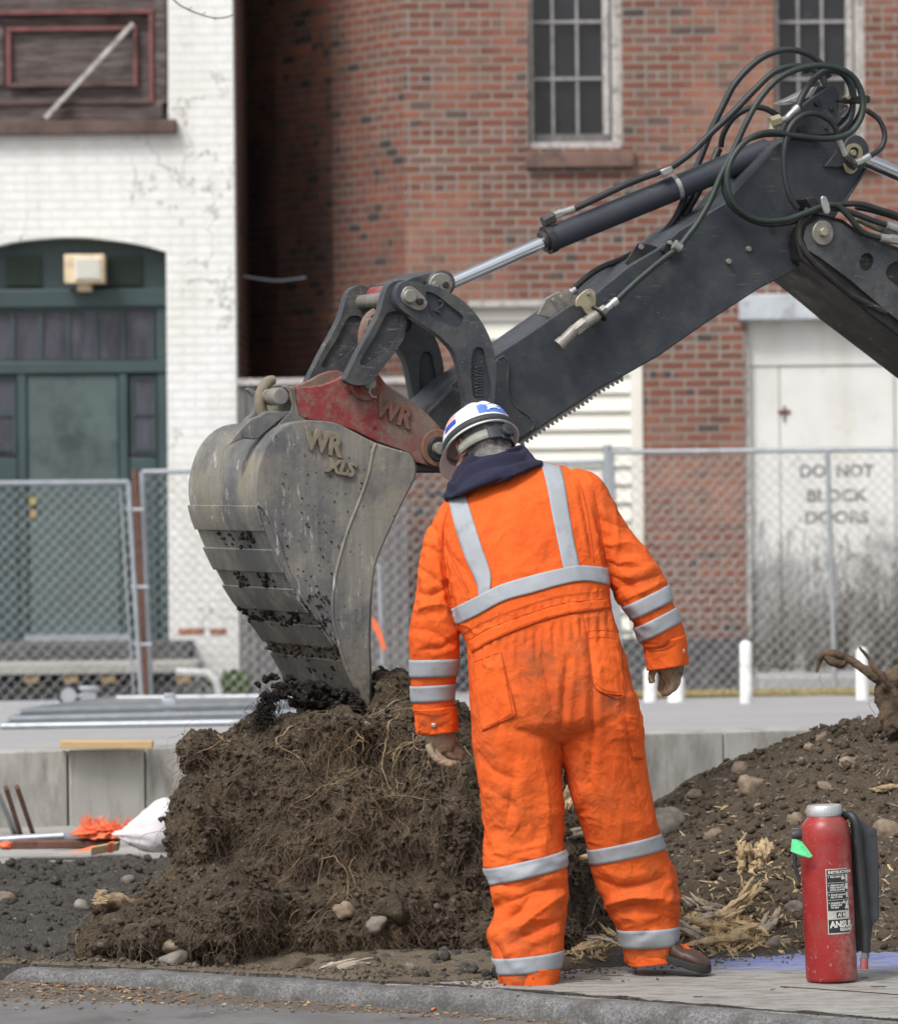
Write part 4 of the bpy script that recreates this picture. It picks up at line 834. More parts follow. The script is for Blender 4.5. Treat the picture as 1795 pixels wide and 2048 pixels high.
# side cutter: thicker plate in front of the fold line
ridge = c2d(c1((960, 925), (945, 960), (935, 1020), (922, 1080), (895, 1160), (860, 1250), (825, 1340), (795, 1440), (770, 1540), (755, 1640), (752, 1720), (760, 1792))+[(690, 1330), (716, 1385)], 3)
ro = [p for p in RE if p[1] > 902 and p[0] > 735]; ro = [(x-1.5 if x > 745 else x-3, y) for x, y in ro]
eplate(ridge+ro[::-1], -.011, .0).build('side_cutter', M['bucket'], bk, bevel=.004)
MB().tube(EP(ridge, -.008), .006, 8).build('fold_ridge', M['bucket'], bk, smooth=True)
MB().tube(EP(c2d(c1((392, 1215), (420, 1235), (455, 1290), (490, 1380), (520, 1480), (560, 1580), (620, 1680), (690, 1780)), 4), -.001), .006, 6).build('weld_bead', M['bucket'], bk, smooth=True)
# raised top ribs and ears
def rib(pts, n0, n1, mat='bucket', nm='rib'): return eplate(pts, n0, n1, ref=.10).build(nm, M[mat], bk, bevel=.004)
for n in (.10, .50):
    rib(c1((640, 812), (600, 808), (500, 830), (430, 890), (385, 930), (440, 860), (500, 800), (545, 765), (560, 740), (557, 690), (530, 650), (490, 655), (455, 680), (440, 740), (450, 770), (600, 800)) if 0 else c1((650, 822), (560, 838), (490, 880), (440, 945), (425, 930), (470, 860), (520, 800), (552, 770), (560, 735), (552, 685), (520, 652), (530, 645), (572, 665), (580, 730), (600, 795)), n, n+.035)
epin(*c1((505, 700))[0], .09, .20, .028).build('ear_boss', M['bucket'], bk, bevel=.004)
rib(c1((395, 905), (330, 900), (250, 935), (300, 870), (360, 810), (410, 790), (440, 770), (560, 770), (480, 830)), .10, .14)
# lifting eye (hook)
hk = c2d(c1((455, 800), (425, 790), (408, 745), (410, 700), (425, 655), (450, 625), (478, 622)), 4)
MB().tube(EP(hk, .20), [.020]*(len(hk)-6)+[.019, .018, .017, .016, .015, .012], 10).build('lifting_hook', M['mud_letters'], bk, smooth='auto')
epin(*c1((452, 695))[0], .17, .27, .022).build('hook_boss', M['bucket'], bk, bevel=.003)
# tooth points at the digging edge
for k in range(4):
    n = .03+k*.165
    eplate([(700, 1385), (752, 1385), (752, 1440), (722, 1474), (706, 1440)], n, n+.075, ref=0).build('tooth', M['wet_mud'], bk, bevel=.006)
def etext(s_, px, py, size, mat, par, n=-.002, ang=0, ext=.0035, shear=0, sx=1., bold=.0):
    c = E(px, py, n); ca, sa = math.cos(ang), math.sin(ang)
    return text_obj(s_, 'raised_lettering', M[mat], par, lambda x, y, z: c+EX*(x*ca-y*sa)+Vector((0, 0, 1))*(x*sa+y*ca)-EL*(z+.004), size, ext, bold, sx, shear)
etext('WR', *c1((712, 925))[0], .095, 'mud_letters', bk, ang=R(-14), sx=.80, bold=.0035, shear=-.15)
etext('XLS', *c1((790, 1042))[0], .062, 'mud_letters', bk, ang=R(-12), sx=.92, bold=.002, shear=.15)
# ---- red coupler
cp_out = c1((552, 658), (600, 655), (650, 652), (720, 640), (780, 615), (830, 585), (875, 568), (920, 563), (958, 578), (985, 608), (1012, 645), (1080, 690), (1150, 735), (1215, 790), (1265, 845), (1292, 890), (1310, 950), (1308, 1010), (1290, 1045), (1220, 1035), (1150, 1015), (1120, 972), (1060, 950), (960, 915), (860, 865), (760, 830), (640, 812), (575, 790), (560, 760))
cpl = eplate(cp_out, .105, .135).build('quick_coupler', M['red_paint'], ex, bevel=.004)
eplate(cp_out, .42, .45, ref=.105).build('far_cheek', M['red_paint'], cpl, bevel=.004)
eplate(c1((560, 740), (640, 700), (860, 720), (1000, 760), (1150, 860), (1280, 960), (1285, 1040), (1150, 1012), (960, 905), (700, 815)), .14, .415).build('coupler_body', M['black_steel'], cpl, bevel=.01)
eplate(c1((545, 655), (572, 650), (578, 790), (560, 790), (560, 730), (552, 725)), .10, .455).build('edge_block', M['mud_letters'], cpl, bevel=.004)
eplate(c1((1150, 1020), (1330, 1030), (1330, 1066), (1155, 1062)), .12, .43).build('lower_bar', M['black_steel'], cpl, bevel=.006)
eplate(circ(*c1((915, 650))[0], 30), .093, .106).build('boss', M['red_paint'], cpl, bevel=.003)
eplate(circ(*c1((930, 648))[0], 18), .083, .094).build('washer', M['mud_letters_red'], cpl, bevel=.003)
epin(*c1((936, 637))[0], .055, .47, .0195).build('coupler_pin', M['pin'], cpl, bevel=.003)
t = MB().tube(EP(c2d(c1((932, 605), (922, 588), (935, 578), (948, 588), (940, 606)), 4), .06), .0028, 6).build('pin_ring', M['pin'], cpl, smooth=True); t = MB(); t.tube(EP(c2d(c1((935, 655), (930, 680), (945, 700), (965, 705)), 4), .055), .003, 6); t.build('split_pin', M['pin'], cpl, smooth=True)
eplate(circ(*c1((1255, 945))[0], 32, 24, 38), .088, .106).build('boss', M['mud_letters_red'], cpl, bevel=.004)
eplate(circ(*c1((1262, 950))[0], 21, 24, 25), .074, .089).build('washer', M['black_steel'], cpl, bevel=.003)
epin(*c1((1270, 948))[0], .045, .48, .021).build('coupler_pin', M['pin'], cpl, bevel=.003)
epin(*c1((955, 848))[0], .1, .107, .004).build('grease_hole', M['black_steel'], cpl)
etext('WR', *c1((1045, 780))[0], .09, 'mud_letters_red', cpl, n=.103, ang=R(-22), sx=.86, bold=.003, shear=-.1)
# ---- bucket links (pair) and curved links (pair)
lk = c6((722, 232), (790, 192), (850, 186), (905, 220), (930, 300), (905, 420), (880, 600), (855, 730), (790, 830), (700, 950), (620, 1050), (560, 1130), (430, 1150), (330, 1110), (345, 1050), (400, 940), (470, 800), (560, 640), (640, 480), (680, 330))
lk = c2d(lk, 3, True)
inner = c6((720, 480), (820, 480), (840, 560), (830, 660), (780, 740), (690, 850), (600, 910), (520, 960), (470, 960), (460, 930), (520, 820), (600, 690), (660, 570)); inner = c2d(inner, 4, True)
for n in (.035, .43):
    a = eplate(lk, n+.012, n+.055, ref=.035).build('bucket_link', M['paint_dirty'], ex, bevel=.008)
    eplate(lk, n, n+.0115, [inner], ref=.035).build('raised_rim', M['paint_dirty'], a)
cv = c2d(c6((806, 250), (850, 203), (905, 190), (1010, 208), (1150, 240), (1300, 305), (1425, 392), (1550, 530), (1640, 690), (1692, 850), (1712, 1010), (1700, 1180), (1690, 1330), (1680, 1450), (1440, 1450), (1432, 1300), (1405, 1150), (1372, 980), (1335, 860), (1262, 765), (1150, 665), (1020, 580), (905, 500), (825, 440), (790, 350)), 3, True)
s1 = c2d(c6((1060, 300), (1110, 296), (1190, 340), (1300, 430), (1395, 505), (1405, 560), (1370, 615), (1320, 615), (1230, 580), (1140, 540), (1090, 480), (1080, 400)), 3, True)
s2 = c2d(c6((1500, 830), (1550, 800), (1595, 830), (1620, 950), (1650, 1080), (1665, 1180), (1640, 1290), (1560, 1290), (1500, 1250), (1480, 1100), (1478, 960)), 3, True)
for n in (.475, -.03):
    a = eplate(cv, n+.013, n+.055, ref=-.03).build('curved_link', M['paint'], ex, bevel=.007)
    eplate(cv, n, n+.0125, [s1, s2], ref=-.03).build('cast_face', M['paint'], a)
t = MB()
for k in range(11): t.obox(E(*c6((1555, 980+k*26))[0], -.019), EX*.010, Vector((0, 0, .0016)), EL*.003); 
for k in range(8): t.obox(E(*c6((1520, 985+k*36))[0], -.019), EX*.004, Vector((0, 0, .003)), EL*.003)
t.build('cast_marks', M['paint'], a)
etext('2', *c6((1180, 430))[0], .06, 'paint', a, n=-.019, ang=R(-30), ext=.002)
# top pin with keeper plate
kp = c2d(c6((840, 330), (870, 255), (925, 240), (975, 265), (1035, 320), (1078, 385), (1060, 440), (1010, 466), (950, 450), (875, 405)), 4, True)
eplate(kp, -.042, -.031).build('pin_keeper', M['pin'], ex, bevel=.003)
epin(*c6((925, 330))[0], -.060, .53, .023).build('link_pin', M['pin'], ex, bevel=.004); epin(*c6((1018, 380))[0], -.055, -.03, .011).build('keeper_bolt', M['black_steel'], ex, bevel=.002)
epin(*c6((900, 300))[0], .10, .43, .034).build('link_tube', M['red_paint'], ex, smooth='auto')
t = MB(); t.tube(EP(c2d(c6((600, 480), (545, 520), (500, 600), (480, 720), (500, 800), (560, 840)), 4), .25), .016, 8); t.tube(EP(c2d(c6((640, 500), (590, 560), (530, 560), (520, 640)), 4), .18), .011, 8); t.build('looped_shackle', M['red_paint'], ex, smooth='auto')
# ---- stick (dipper arm)
stk = [(868, 905), (850, 850), (852, 818), (911, 759), (985, 712), (1050, 671), (1133, 613), (1187, 588), (1258, 530), (1316, 496), (1358, 459), (1449, 405), (1474, 376), (1555, 287), (1600, 270), (1690, 268), (1722, 284), (1734, 312), (1728, 345), (1710, 372), (1688, 405), (1667, 440), (1658, 490), (1650, 520), (1622, 518), (1582, 545), (1520, 576), (1412, 646), (1316, 713), (1258, 746), (1195, 779), (1166, 800), (1100, 842), (1040, 884), (1000, 905), (930, 918)]
sk = eplate(stk, .17, .43).build('stick', M['paint'], ex, bevel=.006, seg=3)
eplate([(850, 905), (846, 850), (850, 822), (905, 770), (960, 800), (960, 912)], .155, .445).build('nose_casting', M['paint_dirty'], sk, bevel=.012)
nose = c2d(c1((1545, 515), (1580, 515), (1595, 560), (1590, 620), (1590, 680), (1620, 740), (1670, 785), (1710, 815), (1712, 850), (1680, 880), (1640, 900), (1560, 900), (1500, 900), (1500, 700), (1520, 560)), 3, True)
eplate(nose, .160, .17).build('stiffener', M['paint'], sk, bevel=.003)
MB().tube(EP(c2d(c1((1545, 520), (1572, 510), (1592, 545), (1588, 620), (1592, 690), (1630, 750), (1690, 795), (1715, 830), (1700, 865)), 4), .160), .0035, 6).build('weld_bead', M['paint_dirty'], sk, smooth=True)
se = [(1246, 753), (1195, 781), (1166, 803), (1100, 845), (1040, 887)]; sp = c2d(se, 12); zz = []; acc = 0; last = sp[0]; tot = 0
Ls = [math.hypot(sp[i+1][0]-sp[i][0], sp[i+1][1]-sp[i][1]) for i in range(len(sp)-1)]; total = sum(Ls); npt = 24*4
def along(s_):
    for i, l in enumerate(Ls):
        if s_ <= l: return (sp[i][0]+(sp[i+1][0]-sp[i][0])*s_/l, sp[i][1]+(sp[i+1][1]-sp[i][1])*s_/l)
        s_ -= l
    return sp[-1]
for k in range(npt+1):
    x, y = along(total*k/npt); h = (-1, 4, 9, 4)[k % 4]; zz.append((x+h*.53, y+h*.85))
pl_ = zz+[(x-6*.53, y-6*.85) for x, y in (along(total*(1-k/10)) for k in range(11))]
eplate(pl_, .18, .195).build('serrated_edge', M['pin'], sk); eplate(pl_, .40, .415, ref=.18).build('serrated_edge', M['pin'], sk)
# stick brackets on the top edge and bolts
for pts, n0, n1, m_ in ((c2((60, 1370), (100, 1290), (160, 1258), (235, 1275), (300, 1290), (255, 1330), (180, 1400)), .19, .205, 'pin'), (c2((480, 1120), (540, 1025), (600, 1030), (640, 1045), (600, 1090), (520, 1140)), .19, .20, 'black_steel'), (c2((655, 1060), (690, 1003), (730, 1015), (750, 1060), (700, 1100)), .155, .168, 'black_steel')):
    eplate(pts, n0, n1).build('hose_bracket', M[m_], sk, bevel=.002)
yb_ = eplate(c2d(c2((248, 1290), (300, 1245), (335, 1260), (340, 1310), (330, 1350), (300, 1370), (270, 1330), (245, 1330)), 3, True), .135, .143).build('zinc_bracket', M['brass'], sk, bevel=.002)
for p, r, n0 in ((c2((135, 1300))[0], .009, .18), (c2((172, 1285))[0], .009, .18), (c2((310, 1268))[0], .007, .12), (c2((555, 1043))[0], .010, .18), (c2((700, 1022))[0], .008, .14), (c2((1078, 1052))[0], .010, .155), (c2((982, 1112))[0], .010, .155)):
    epin(*p, n0, .172, r, None, 6).build('bolt', M['pin'], sk, bevel=.0015)
epin(*c2((1188, 965))[0], .168, .171, .011).build('hole', M['black_steel'], sk)
# head: upper lug, gusset, grease ring
hd = eplate(circ(*c2((1590, 590))[0], 27, 28, 36), .15, .17).build('upper_lug', M['paint'], sk, bevel=.004)
eplate(circ(*c2((1582, 590))[0], 17, 28, 19), .138, .151, [circ(*c2((1582, 590))[0], 10, 20, 12)]).build('zinc_ring', M['brass'], hd, smooth='auto'); epin(*c2((1580, 590))[0], .13, .16, .011).build('pin_end', M['brass'], hd, bevel=.002)
eplate(c2d(c2((1532, 640), (1545, 682), (1575, 690), (1600, 665), (1590, 655), (1570, 668), (1550, 655)), 3, True), .14, .149).build('lower_ring', M['brass'], hd, bevel=.002)
eplate(c2((1440, 655), (1500, 580), (1530, 610), (1560, 650), (1500, 660)), .15, .17).build('gusset', M['paint'], hd, bevel=.003)
eplate(c2((1530, 830), (1640, 660), (1648, 668), (1540, 835)), .16, .44).build('edge_flange', M['paint'], hd, bevel=.002)
# valve block on the head
vb = eplate(c2((1250, 440), (1290, 400), (1350, 345), (1370, 330), (1480, 262), (1512, 300), (1500, 420), (1490, 500), (1420, 505), (1230, 505)), .16, .185).build('valve_bracket', M['paint'], ex, bevel=.004)
eplate(c2((1240, 345), (1300, 318), (1395, 270), (1410, 295), (1330, 345), (1300, 350)), .20, .30).build('cover_plate', M['zinc'], vb, bevel=.003)
eplate(c2((1400, 268), (1480, 262), (1512, 300), (1505, 400), (1400, 420), (1360, 340)), .19, .33).build('valve_block', M['black_steel'], vb, bevel=.005)
eplate(c2((1508, 330), (1560, 318), (1650, 312), (1662, 322), (1660, 350), (1560, 350), (1510, 345)), .14, .20).build('valve_spool', M['black_steel'], vb, bevel=.004)
for p, r in ((c2((1410, 350))[0], .011), (c2((1478, 380))[0], .007), (c2((1555, 322))[0], .008), (c2((1335, 480))[0], .016), (c2((1450, 470))[0], .006)): epin(*p, .13 if r == .008 else .148, .17, r).build('bolt', M['black_steel'] if r != .008 else M['brass'], vb, bevel=.002)
t = MB(); t.tube(EP(c2d(c2((1508, 400), (1530, 370), (1548, 372), (1540, 395), (1520, 420)), 4), .2), .006, 6); t.build('wire_clip', M['zinc'], vb, smooth=True)
# ---- bucket cylinder
def ecyl(p, q, n, r, name, mat, par=ex, r2=None, seg=32, n2=None): return MB().tube([E(*p, n), E(*q, n if n2 is None else n2)], [r, r2 or r], seg).build(name, M[mat], par, smooth='auto')
a_, b_ = (888, 572), (1560, 292)
ecyl(a_, (1110, 474), .30, .0225, 'piston_rod', 'chrome')
cy = ecyl((1098, 479), (1535, 300), .30, .043, 'cylinder_barrel', 'cyl_paint')
ecyl((1091, 481), (1104, 476), .30, .049, 'end_collar', 'black_steel', cy); ecyl((1084, 484), (1093, 480), .30, .036, 'gland', 'black_steel', cy)
eplate(circ(*c6((1210, 215))[0], 28), .13, .47).build('rod_eye', M['paint_dirty'], ex, bevel=.006); eplate(circ(*c6((1205, 225))[0], 24), .115, .131).build('eye_washer', M['pin'], ex, bevel=.004)
epin(*c6((1160, 225))[0], .105, .13, .012).build('bolt', M['pin'], ex, bevel=.002); epin(*c6((1250, 225))[0], .108, .13, .011).build('bolt', M['black_steel'], ex, bevel=.002)
eplate(c2d(c6((860, 200), (1000, 140), (1130, 110), (1220, 105), (1220, 150), (1100, 190), (1000, 230), (930, 260)), 3, True), .15, .45).build('rod_yoke', M['paint_dirty'], ex, bevel=.006)
# boom cylinder rod leaving to the right
ecyl((1712, 312), (2050, 455), .30, .026, 'boom_rod', 'chrome', ex)
ecyl((1930, 404), (2300, 560), .30, .050, 'boom_cylinder', 'cyl_paint', ex)
# clamp band on the barrel
dirc = (E(1535, 300, .30)-E(1098, 479, .30)).normalized(); c = E(*c2((716, 740))[0], .30); c = E(1098, 479, .30)+dirc*((c-E(1098, 479, .30)).dot(dirc))
MB().tube([c-dirc*.008, c+dirc*.008], .0465, 32).build('hose_clamp', M['zinc'], cy, smooth='auto')
t = MB(); p = E(*c2((668, 680))[0], .27); t.obox(p, dirc*.022, dirc.cross(EL)*.012, EL*.03); t.build('clamp_saddle', M['zinc'], cy, bevel=.004)
ecyl(*c2((85, 925), (135, 900)), .29, .021, 'port_block', 'black_steel', cy, seg=6); ecyl(*c2((138, 893), (172, 880)), .29, .014, 'fitting', 'zinc', cy, seg=6); ecyl(*c2((172, 880), (245, 855)), .29, .0125, 'fitting', 'zinc', cy)
# ---- boom
bmn = [(1590, 470), (1600, 442), (1635, 427), (1685, 438), (1720, 462), (1795, 493), (2000, 590), (2400, 900), (2400, 1090), (2000, 830), (1795, 672), (1745, 634), (1700, 596), (1668, 570), (1650, 556), (1600, 520)]
bo = eplate(bmn, .09, .51).build('boom', M['black_steel'], ex, bevel=.008, seg=3)
side_p = [(1607, 478), (1612, 452), (1640, 436), (1682, 446), (1716, 470), (1795, 502), (2000, 600), (2400, 910), (2400, 1060), (2000, 790), (1795, 640), (1768, 618), (1700, 560), (1640, 515), (1615, 500)]
eplate(side_p, .075, .091, [c2d(circ(*c2((1642, 1115))[0], 15, 10, 18), 2, True), c2d([(1770, 545), (1790, 522), (1850, 540), (1900, 600), (1850, 600), (1790, 570)], 2, True)]).build('side_plate', M['paint'], bo)
gv = c2d([(1620, 428), (1600, 448), (1598, 478), (1615, 510), (1650, 545), (1700, 588), (1772, 624)], 4)
MB().tube(EP(gv, .085), .011, 8).build('rim', M['black_steel'], bo, smooth='auto')
eplate(circ(*c2((1433, 975))[0], 21, 32, 25), .064, .076).build('pin_washer', M['pin'], bo, bevel=.003); epin(*c2((1440, 970))[0], .045, .065, .0155, None, 6).build('bolt_head', M['brass'], bo, bevel=.002)
# ---- hoses
def hose(pts, r, n0, n1=None, mat='rubber', par=None, cc=c2, nl=None):
    P = cc(*pts); m = len(P)
    ns = nl or [n0+((n1 if n1 is not None else n0)-n0)*i/(m-1) for i in range(m)]
    return MB().tube(catmull([E(a, b, n) for (a, b), n in zip(P, ns)], 7), r, 10).build('hydraulic_hose', M[mat], par or ex, smooth=True)
hr = .0115
hose([(240, 858), (350, 806), (500, 736), (640, 684), (700, 660), (800, 588), (900, 488), (1000, 395), (1100, 290), (1200, 200), (1300, 173), (1380, 188), (1425, 225), (1445, 262)], hr, .28, .22)
hose([(625, 1018), (720, 905), (790, 740), (848, 600), (900, 470), (950, 365), (1010, 255), (1100, 160), (1180, 112), (1270, 93), (1360, 115), (1425, 165), (1462, 230)], hr, .34, .26)
hose([(430, 1310), (520, 1222), (640, 1120), (735, 1045), (785, 985), (830, 925), (890, 820), (945, 690), (1005, 570), (1065, 440), (1130, 328), (1220, 232), (1330, 182), (1450, 172), (1560, 210), (1612, 285), (1625, 375), (1600, 450), (1550, 500), (1450, 522), (1300, 508), (1180, 490), (1085, 518), (1010, 590), (972, 690), (985, 800), (1040, 872), (1130, 915), (1250, 912), (1350, 878), (1430, 848), (1495, 842), (1555, 895), (1620, 970), (1705, 1000)], .0105, .13, .05, 'green_rubber')
hose([(1310, 375), (1335, 310), (1380, 245), (1440, 197), (1510, 200), (1560, 255), (1575, 345), (1560, 430), (1500, 492)], hr, .12, .17)
hose([(1508, 515), (1475, 445), (1400, 402), (1330, 412), (1272, 470), (1246, 580), (1248, 700), (1272, 800), (1312, 860)], .010, .10, .07)
hose([(1640, 385), (1700, 430), (1728, 500), (1712, 565), (1655, 608)], .0095, .14, .11)
hose([(940, 562), (952, 500), (1002, 420), (1082, 374), (1150, 376), (1215, 412)], .0105, .36, .30)
hose([(1350, 897), (1250, 928), (1130, 928), (1020, 872), (962, 790), (958, 690), (985, 610), (1040, 545), (1120, 508), (1230, 500), (1400, 520)], .0105, .10, .16)
hose([(1345, 868), (1430, 850), (1540, 836), (1620, 838), (1700, 862), (1792, 892), (1900, 950)], .0105, .09)
hose([(1340, 880), (1480, 856), (1580, 882), (1660, 912), (1745, 940)], .0105, .07, .08)
hose([(1480, 500), (1560, 470), (1610, 400), (1618, 330), (1590, 250), (1530, 190), (1430, 175), (1330, 200)], .010, .20, .24)
hose([(1500, 470), (1560, 400), (1580, 320), (1560, 240), (1500, 195)], .010, .21, .23)
hose([(225, 1252), (300, 1185), (370, 1140), (450, 1108), (520, 1075), (610, 1040), (700, 1000)], .0105, .33, .36)
hose([(620, 1018), (700, 960), (740, 880), (790, 800), (850, 700), (1000, 620), (1150, 560)], .0115, .36, .40)
hose([(760, 900), (800, 830), (850, 740), (900, 640), (930, 570)], .014, .38, .40)
hose([(1590, 850), (1680, 870), (1792, 905), (1900, 960)], .0105, .14)
t_f = lambda pts, n, r, m_='zinc', seg=12, n2=None: ecyl(*c2(*pts), n, r, 'fitting', m_, ex, seg=seg, n2=n2)
# quick connect hanging on the stick
for a, b, r, seg, m_ in (((440, 1300), (415, 1320), .0145, 16, 'zinc'), ((415, 1320), (385, 1345), .012, 16, 'zinc'), ((385, 1340), (345, 1372), .0175, 6, 'pin'), ((358, 1360), (352, 1366), .034, 20, 'black_steel'), ((345, 1372), (275, 1420), .0205, 16, 'pin'), ((285, 1410), (235, 1450), .0225, 6, 'pin'), ((240, 1440), (180, 1500), .0195, 20, 'pin'), ((180, 1500), (158, 1520), .0225, 20, 'pin')):
    t_f((a, b), .12, r, m_, seg)
t_f(((1312, 372), (1290, 392)), .12, .0145); t_f(((1290, 392), (1272, 408)), .12, .012); 
MB().tube(EP(c2d(c2((1275, 405), (1255, 425), (1225, 435), (1205, 437)), 4), .12), .0115, 10).build('fitting', M['zinc'], ex, smooth='auto'); t_f(((1225, 430), (1180, 445)), .12, .020, 'brass', 6); t_f(((1195, 440), (1190, 480)), .13, .017, 'brass', 6)
t_f(((1492, 505), (1520, 560)), .10, .0125); t_f(((1520, 560), (1540, 605)), .10, .0105, 'zinc', 6); t_f(((1540, 605), (1570, 630)), .10, .013, 'black_steel', 6)
t_f(((1655, 605), (1622, 625)), .11, .0125); t_f(((1622, 625), (1590, 640)), .11, .0115, 'zinc', 6); t_f(((1600, 635), (1570, 660)), .12, .014, 'black_steel', 6)
t_f(((1590, 905), (1690, 950)), .18, .012, 'brass'); t_f(((1680, 945), (1792, 985)), .18, .013, 'pin', 6)
t_f(((1735, 935), (1792, 955)), .08, .0165); t_f(((1705, 998), (1750, 1005)), .05, .0155); t_f(((1750, 1003), (1800, 1012)), .05, .0165, 'zinc', 6); t_f(((1800, 1010), (1900, 1050)), .06, .013); t_f(((215, 1265), (240, 1248)), .33, .014)
pl_ = eplate(c2d(c2((1422, 808), (1448, 802), (1468, 870), (1440, 882)), 2, True), .02, .03).build('hose_clamp_plate', M['zinc'], ex, bevel=.002)
t_f(((715, 1030), (745, 1050)), .12, .018, 'zinc', 16)
eplate(c2((1350, 808), (1395, 800), (1430, 850), (1380, 860)), .06, .17).build('clamp_block', M['black_steel'], ex, bevel=.004)
#PART4
# ================================================================== EARTH: root ball, soil heap, stones
def blob(mb, px, py, Y, rx, rz, ry, sub=3):
    v, f = ICO[sub]; k = Y/F; mb.add(v*np.array([rx*k, ry, rz*k])+np.array(W(px, py, Y)), f)
rbm = MB()
for a in [(660, 1690, 15.32, 285, 255, .46), (500, 1560, 15.35, 135, 108, .34), (640, 1490, 15.35, 190, 70, .33), (840, 1500, 15.35, 150, 118, .34), (905, 1660, 15.3, 210, 235, .42), (1040, 1760, 15.25, 150, 225, .36), (1085, 1640, 15.5, 105, 190, .25),
          (345, 1868, 15.0, 165, 66, .26), (470, 1830, 15.0, 170, 110, .36), (740, 1850, 14.98, 300, 110, .30), (418, 1650, 15.2, 80, 120, .26), (400, 1500, 15.3, 55, 48, .22), (790, 1400, 15.42, 60, 62, .2), (250, 1835, 15.05, 62, 36, .16), (235, 1890, 14.95, 70, 38, .16), (1000, 1870, 14.95, 180, 70, .24), (560, 1455, 15.4, 70, 28, .2), (675, 1452, 15.12, 85, 34, .13)]: blob(rbm, *a)
me = remeshed(rbm, .017, 6); P = vco(me); N = vno(me)
d = fbm(P, 3.2, 4, 21)*.055+(.5-np.abs(fbm(P, 6.5, 4, 5)))*.080+np.abs(fbm(P, 17, 4, 9))*.050-.045+fbm(P, 60, 2, 2)*.006
P2 = P+N*d[:, None]; P2[:, 2] = np.maximum(P2[:, 2], -.12); setco(me, P2)
root_ball = addobj('root_ball', me, M['soil']); tag(root_ball, 'big torn tree root ball of dark soil hung with roots, under the bucket', 'root ball')
RB = bvh_of(me); P = P2; N = vno(me)
# stony heap on the right
def heap_z(x, y):
    hx = np.interp(x, [.25, .5, .70, .88, 1.1, 1.3, 1.55, 1.9, 2.3, 2.7, 3.1], [.02, .22, .36, .46, .57, .66, .70, .72, .66, .35, -.05])
    cy = 16.55+.12*np.sin(x*3); fy = np.where(y < cy, np.clip((y-14.72)/(cy-14.72), 0, 1), np.clip((18.6-y)/(18.6-cy), 0, 1)); g = np.where(y < cy, fy**.92, fy*fy*(3-2*fy))
    P = np.stack([x, y, x*0], 1)
    return hx*g-.035+fbm(P, 2.3, 3, 44)*.05*g+fbm(P, 9, 4, 6)*.028*(g > 0)+np.abs(fbm(P, 34, 3, 12))*.016+fbm(P, 90, 2, 3)*.004
heap = grid_obj('soil_heap', np.arange(.2, 3.15, .0115), np.arange(14.70, 18.6, .0135), heap_z, M['mound_soil']); tag(heap, 'sloping heap of excavated brown soil and stones behind the fire extinguisher', 'soil heap')
HB = bvh_of(heap.data); SOILB = bvh_of(soil_o.data); STB = bvh_of(strip.data)
def hit(px, py, trees):
    o, dr_ = CAM, ray(px, py).normalized(); best = None
    for t in trees:
        r = t.ray_cast(o, dr_)
        if r[0] is not None and (best is None or r[3] < best[3]): best = r
    return best
EARTH = [RB, HB, SOILB, STB]
# clods and grit on the earth, as loose stuff
def scatter(name, tree_pts, n, r0, r1, mat, seed, label, rough=.4, sub=1, cat='soil'):
    rr = np.random.default_rng(seed); mb = MB(); Pp, Nn, wgt = tree_pts; idx = rr.choice(len(Pp), n, p=wgt/wgt.sum())
    random.seed(seed)
    for i in idx:
        r = r0*(r1/r0)**(rr.random()**2.2); stone(mb, Pp[i]+Nn[i]*r*.3+rr.normal(0, .004, 3), r, sub, None, rough)
    o = mb.build(name, mat, smooth=True, fixn=False); return tag(o, label, cat, kind='stuff')
wv = np.clip(.35-N[:, 1], 0, 2)*(P[:, 2] > -.02)
cl_ = scatter('clods', (P, N, wv), 7500, .003, .015, M['soil'], 3, 'loose crumbs and clods of dark soil on the root ball')
cl_.parent = root_ball; del cl_['category']
HP, HN = vco(heap.data), vno(heap.data); hw_ = np.where((HP[:, 1] < 16.8) & (HP[:, 0] < 2.2), 1., .0)
scatter('heap_gravel', (HP, HN, hw_), 6500, .002, .020, M['mound_soil'], 8, 'small gravel and clods lying over the soil heap', .85); scatter('heap_chippings', (HP, HN, hw_), 700, .0025, .012, M['cobble'], 28, 'tan stone chippings over the soil heap', .8, 1, 'gravel'); scatter('heap_pebbles', (HP, HN, hw_), 500, .003, .012, M['grey_cobble'], 18, 'small grey pebbles scattered over the soil heap', .25, 2, 'gravel')
SP_, SN_ = vco(soil_o.data), vno(soil_o.data)
sw_ = ((SP_[:, 0] < .2) & (SP_[:, 1] > np.interp(SP_[:, 0], kx, ky)+.1) & (SP_[:, 1] < 18.1) & (SP_[:, 0] > -1.9)).astype(float)
scatter('soil_rubble', (SP_, SN_, sw_), 3600, .004, .024, M['dark_soil'], 5, 'grey gravelly clods over the bare soil left of the root ball'); scatter('soil_pebbles', (SP_, SN_, sw_), 300, .003, .008, M['grey_cobble'], 15, 'pale pebbles over the bare soil left of the root ball', .25, 2, 'gravel')
TP, TN_ = vco(strip.data), vno(strip.data); kyt = np.interp(TP[:, 0], kx, ky); tw_ = ((TP[:, 1] > kyt+.02) & (TP[:, 1] < kyt+.34) & ~inpoly(TP[:, 0], TP[:, 1], SW)).astype(float)
scatter('verge_crumbs', (TP, TN_, tw_), 2600, .0015, .010, M['dry_soil'], 25, 'dry crumbs of earth along the kerb')
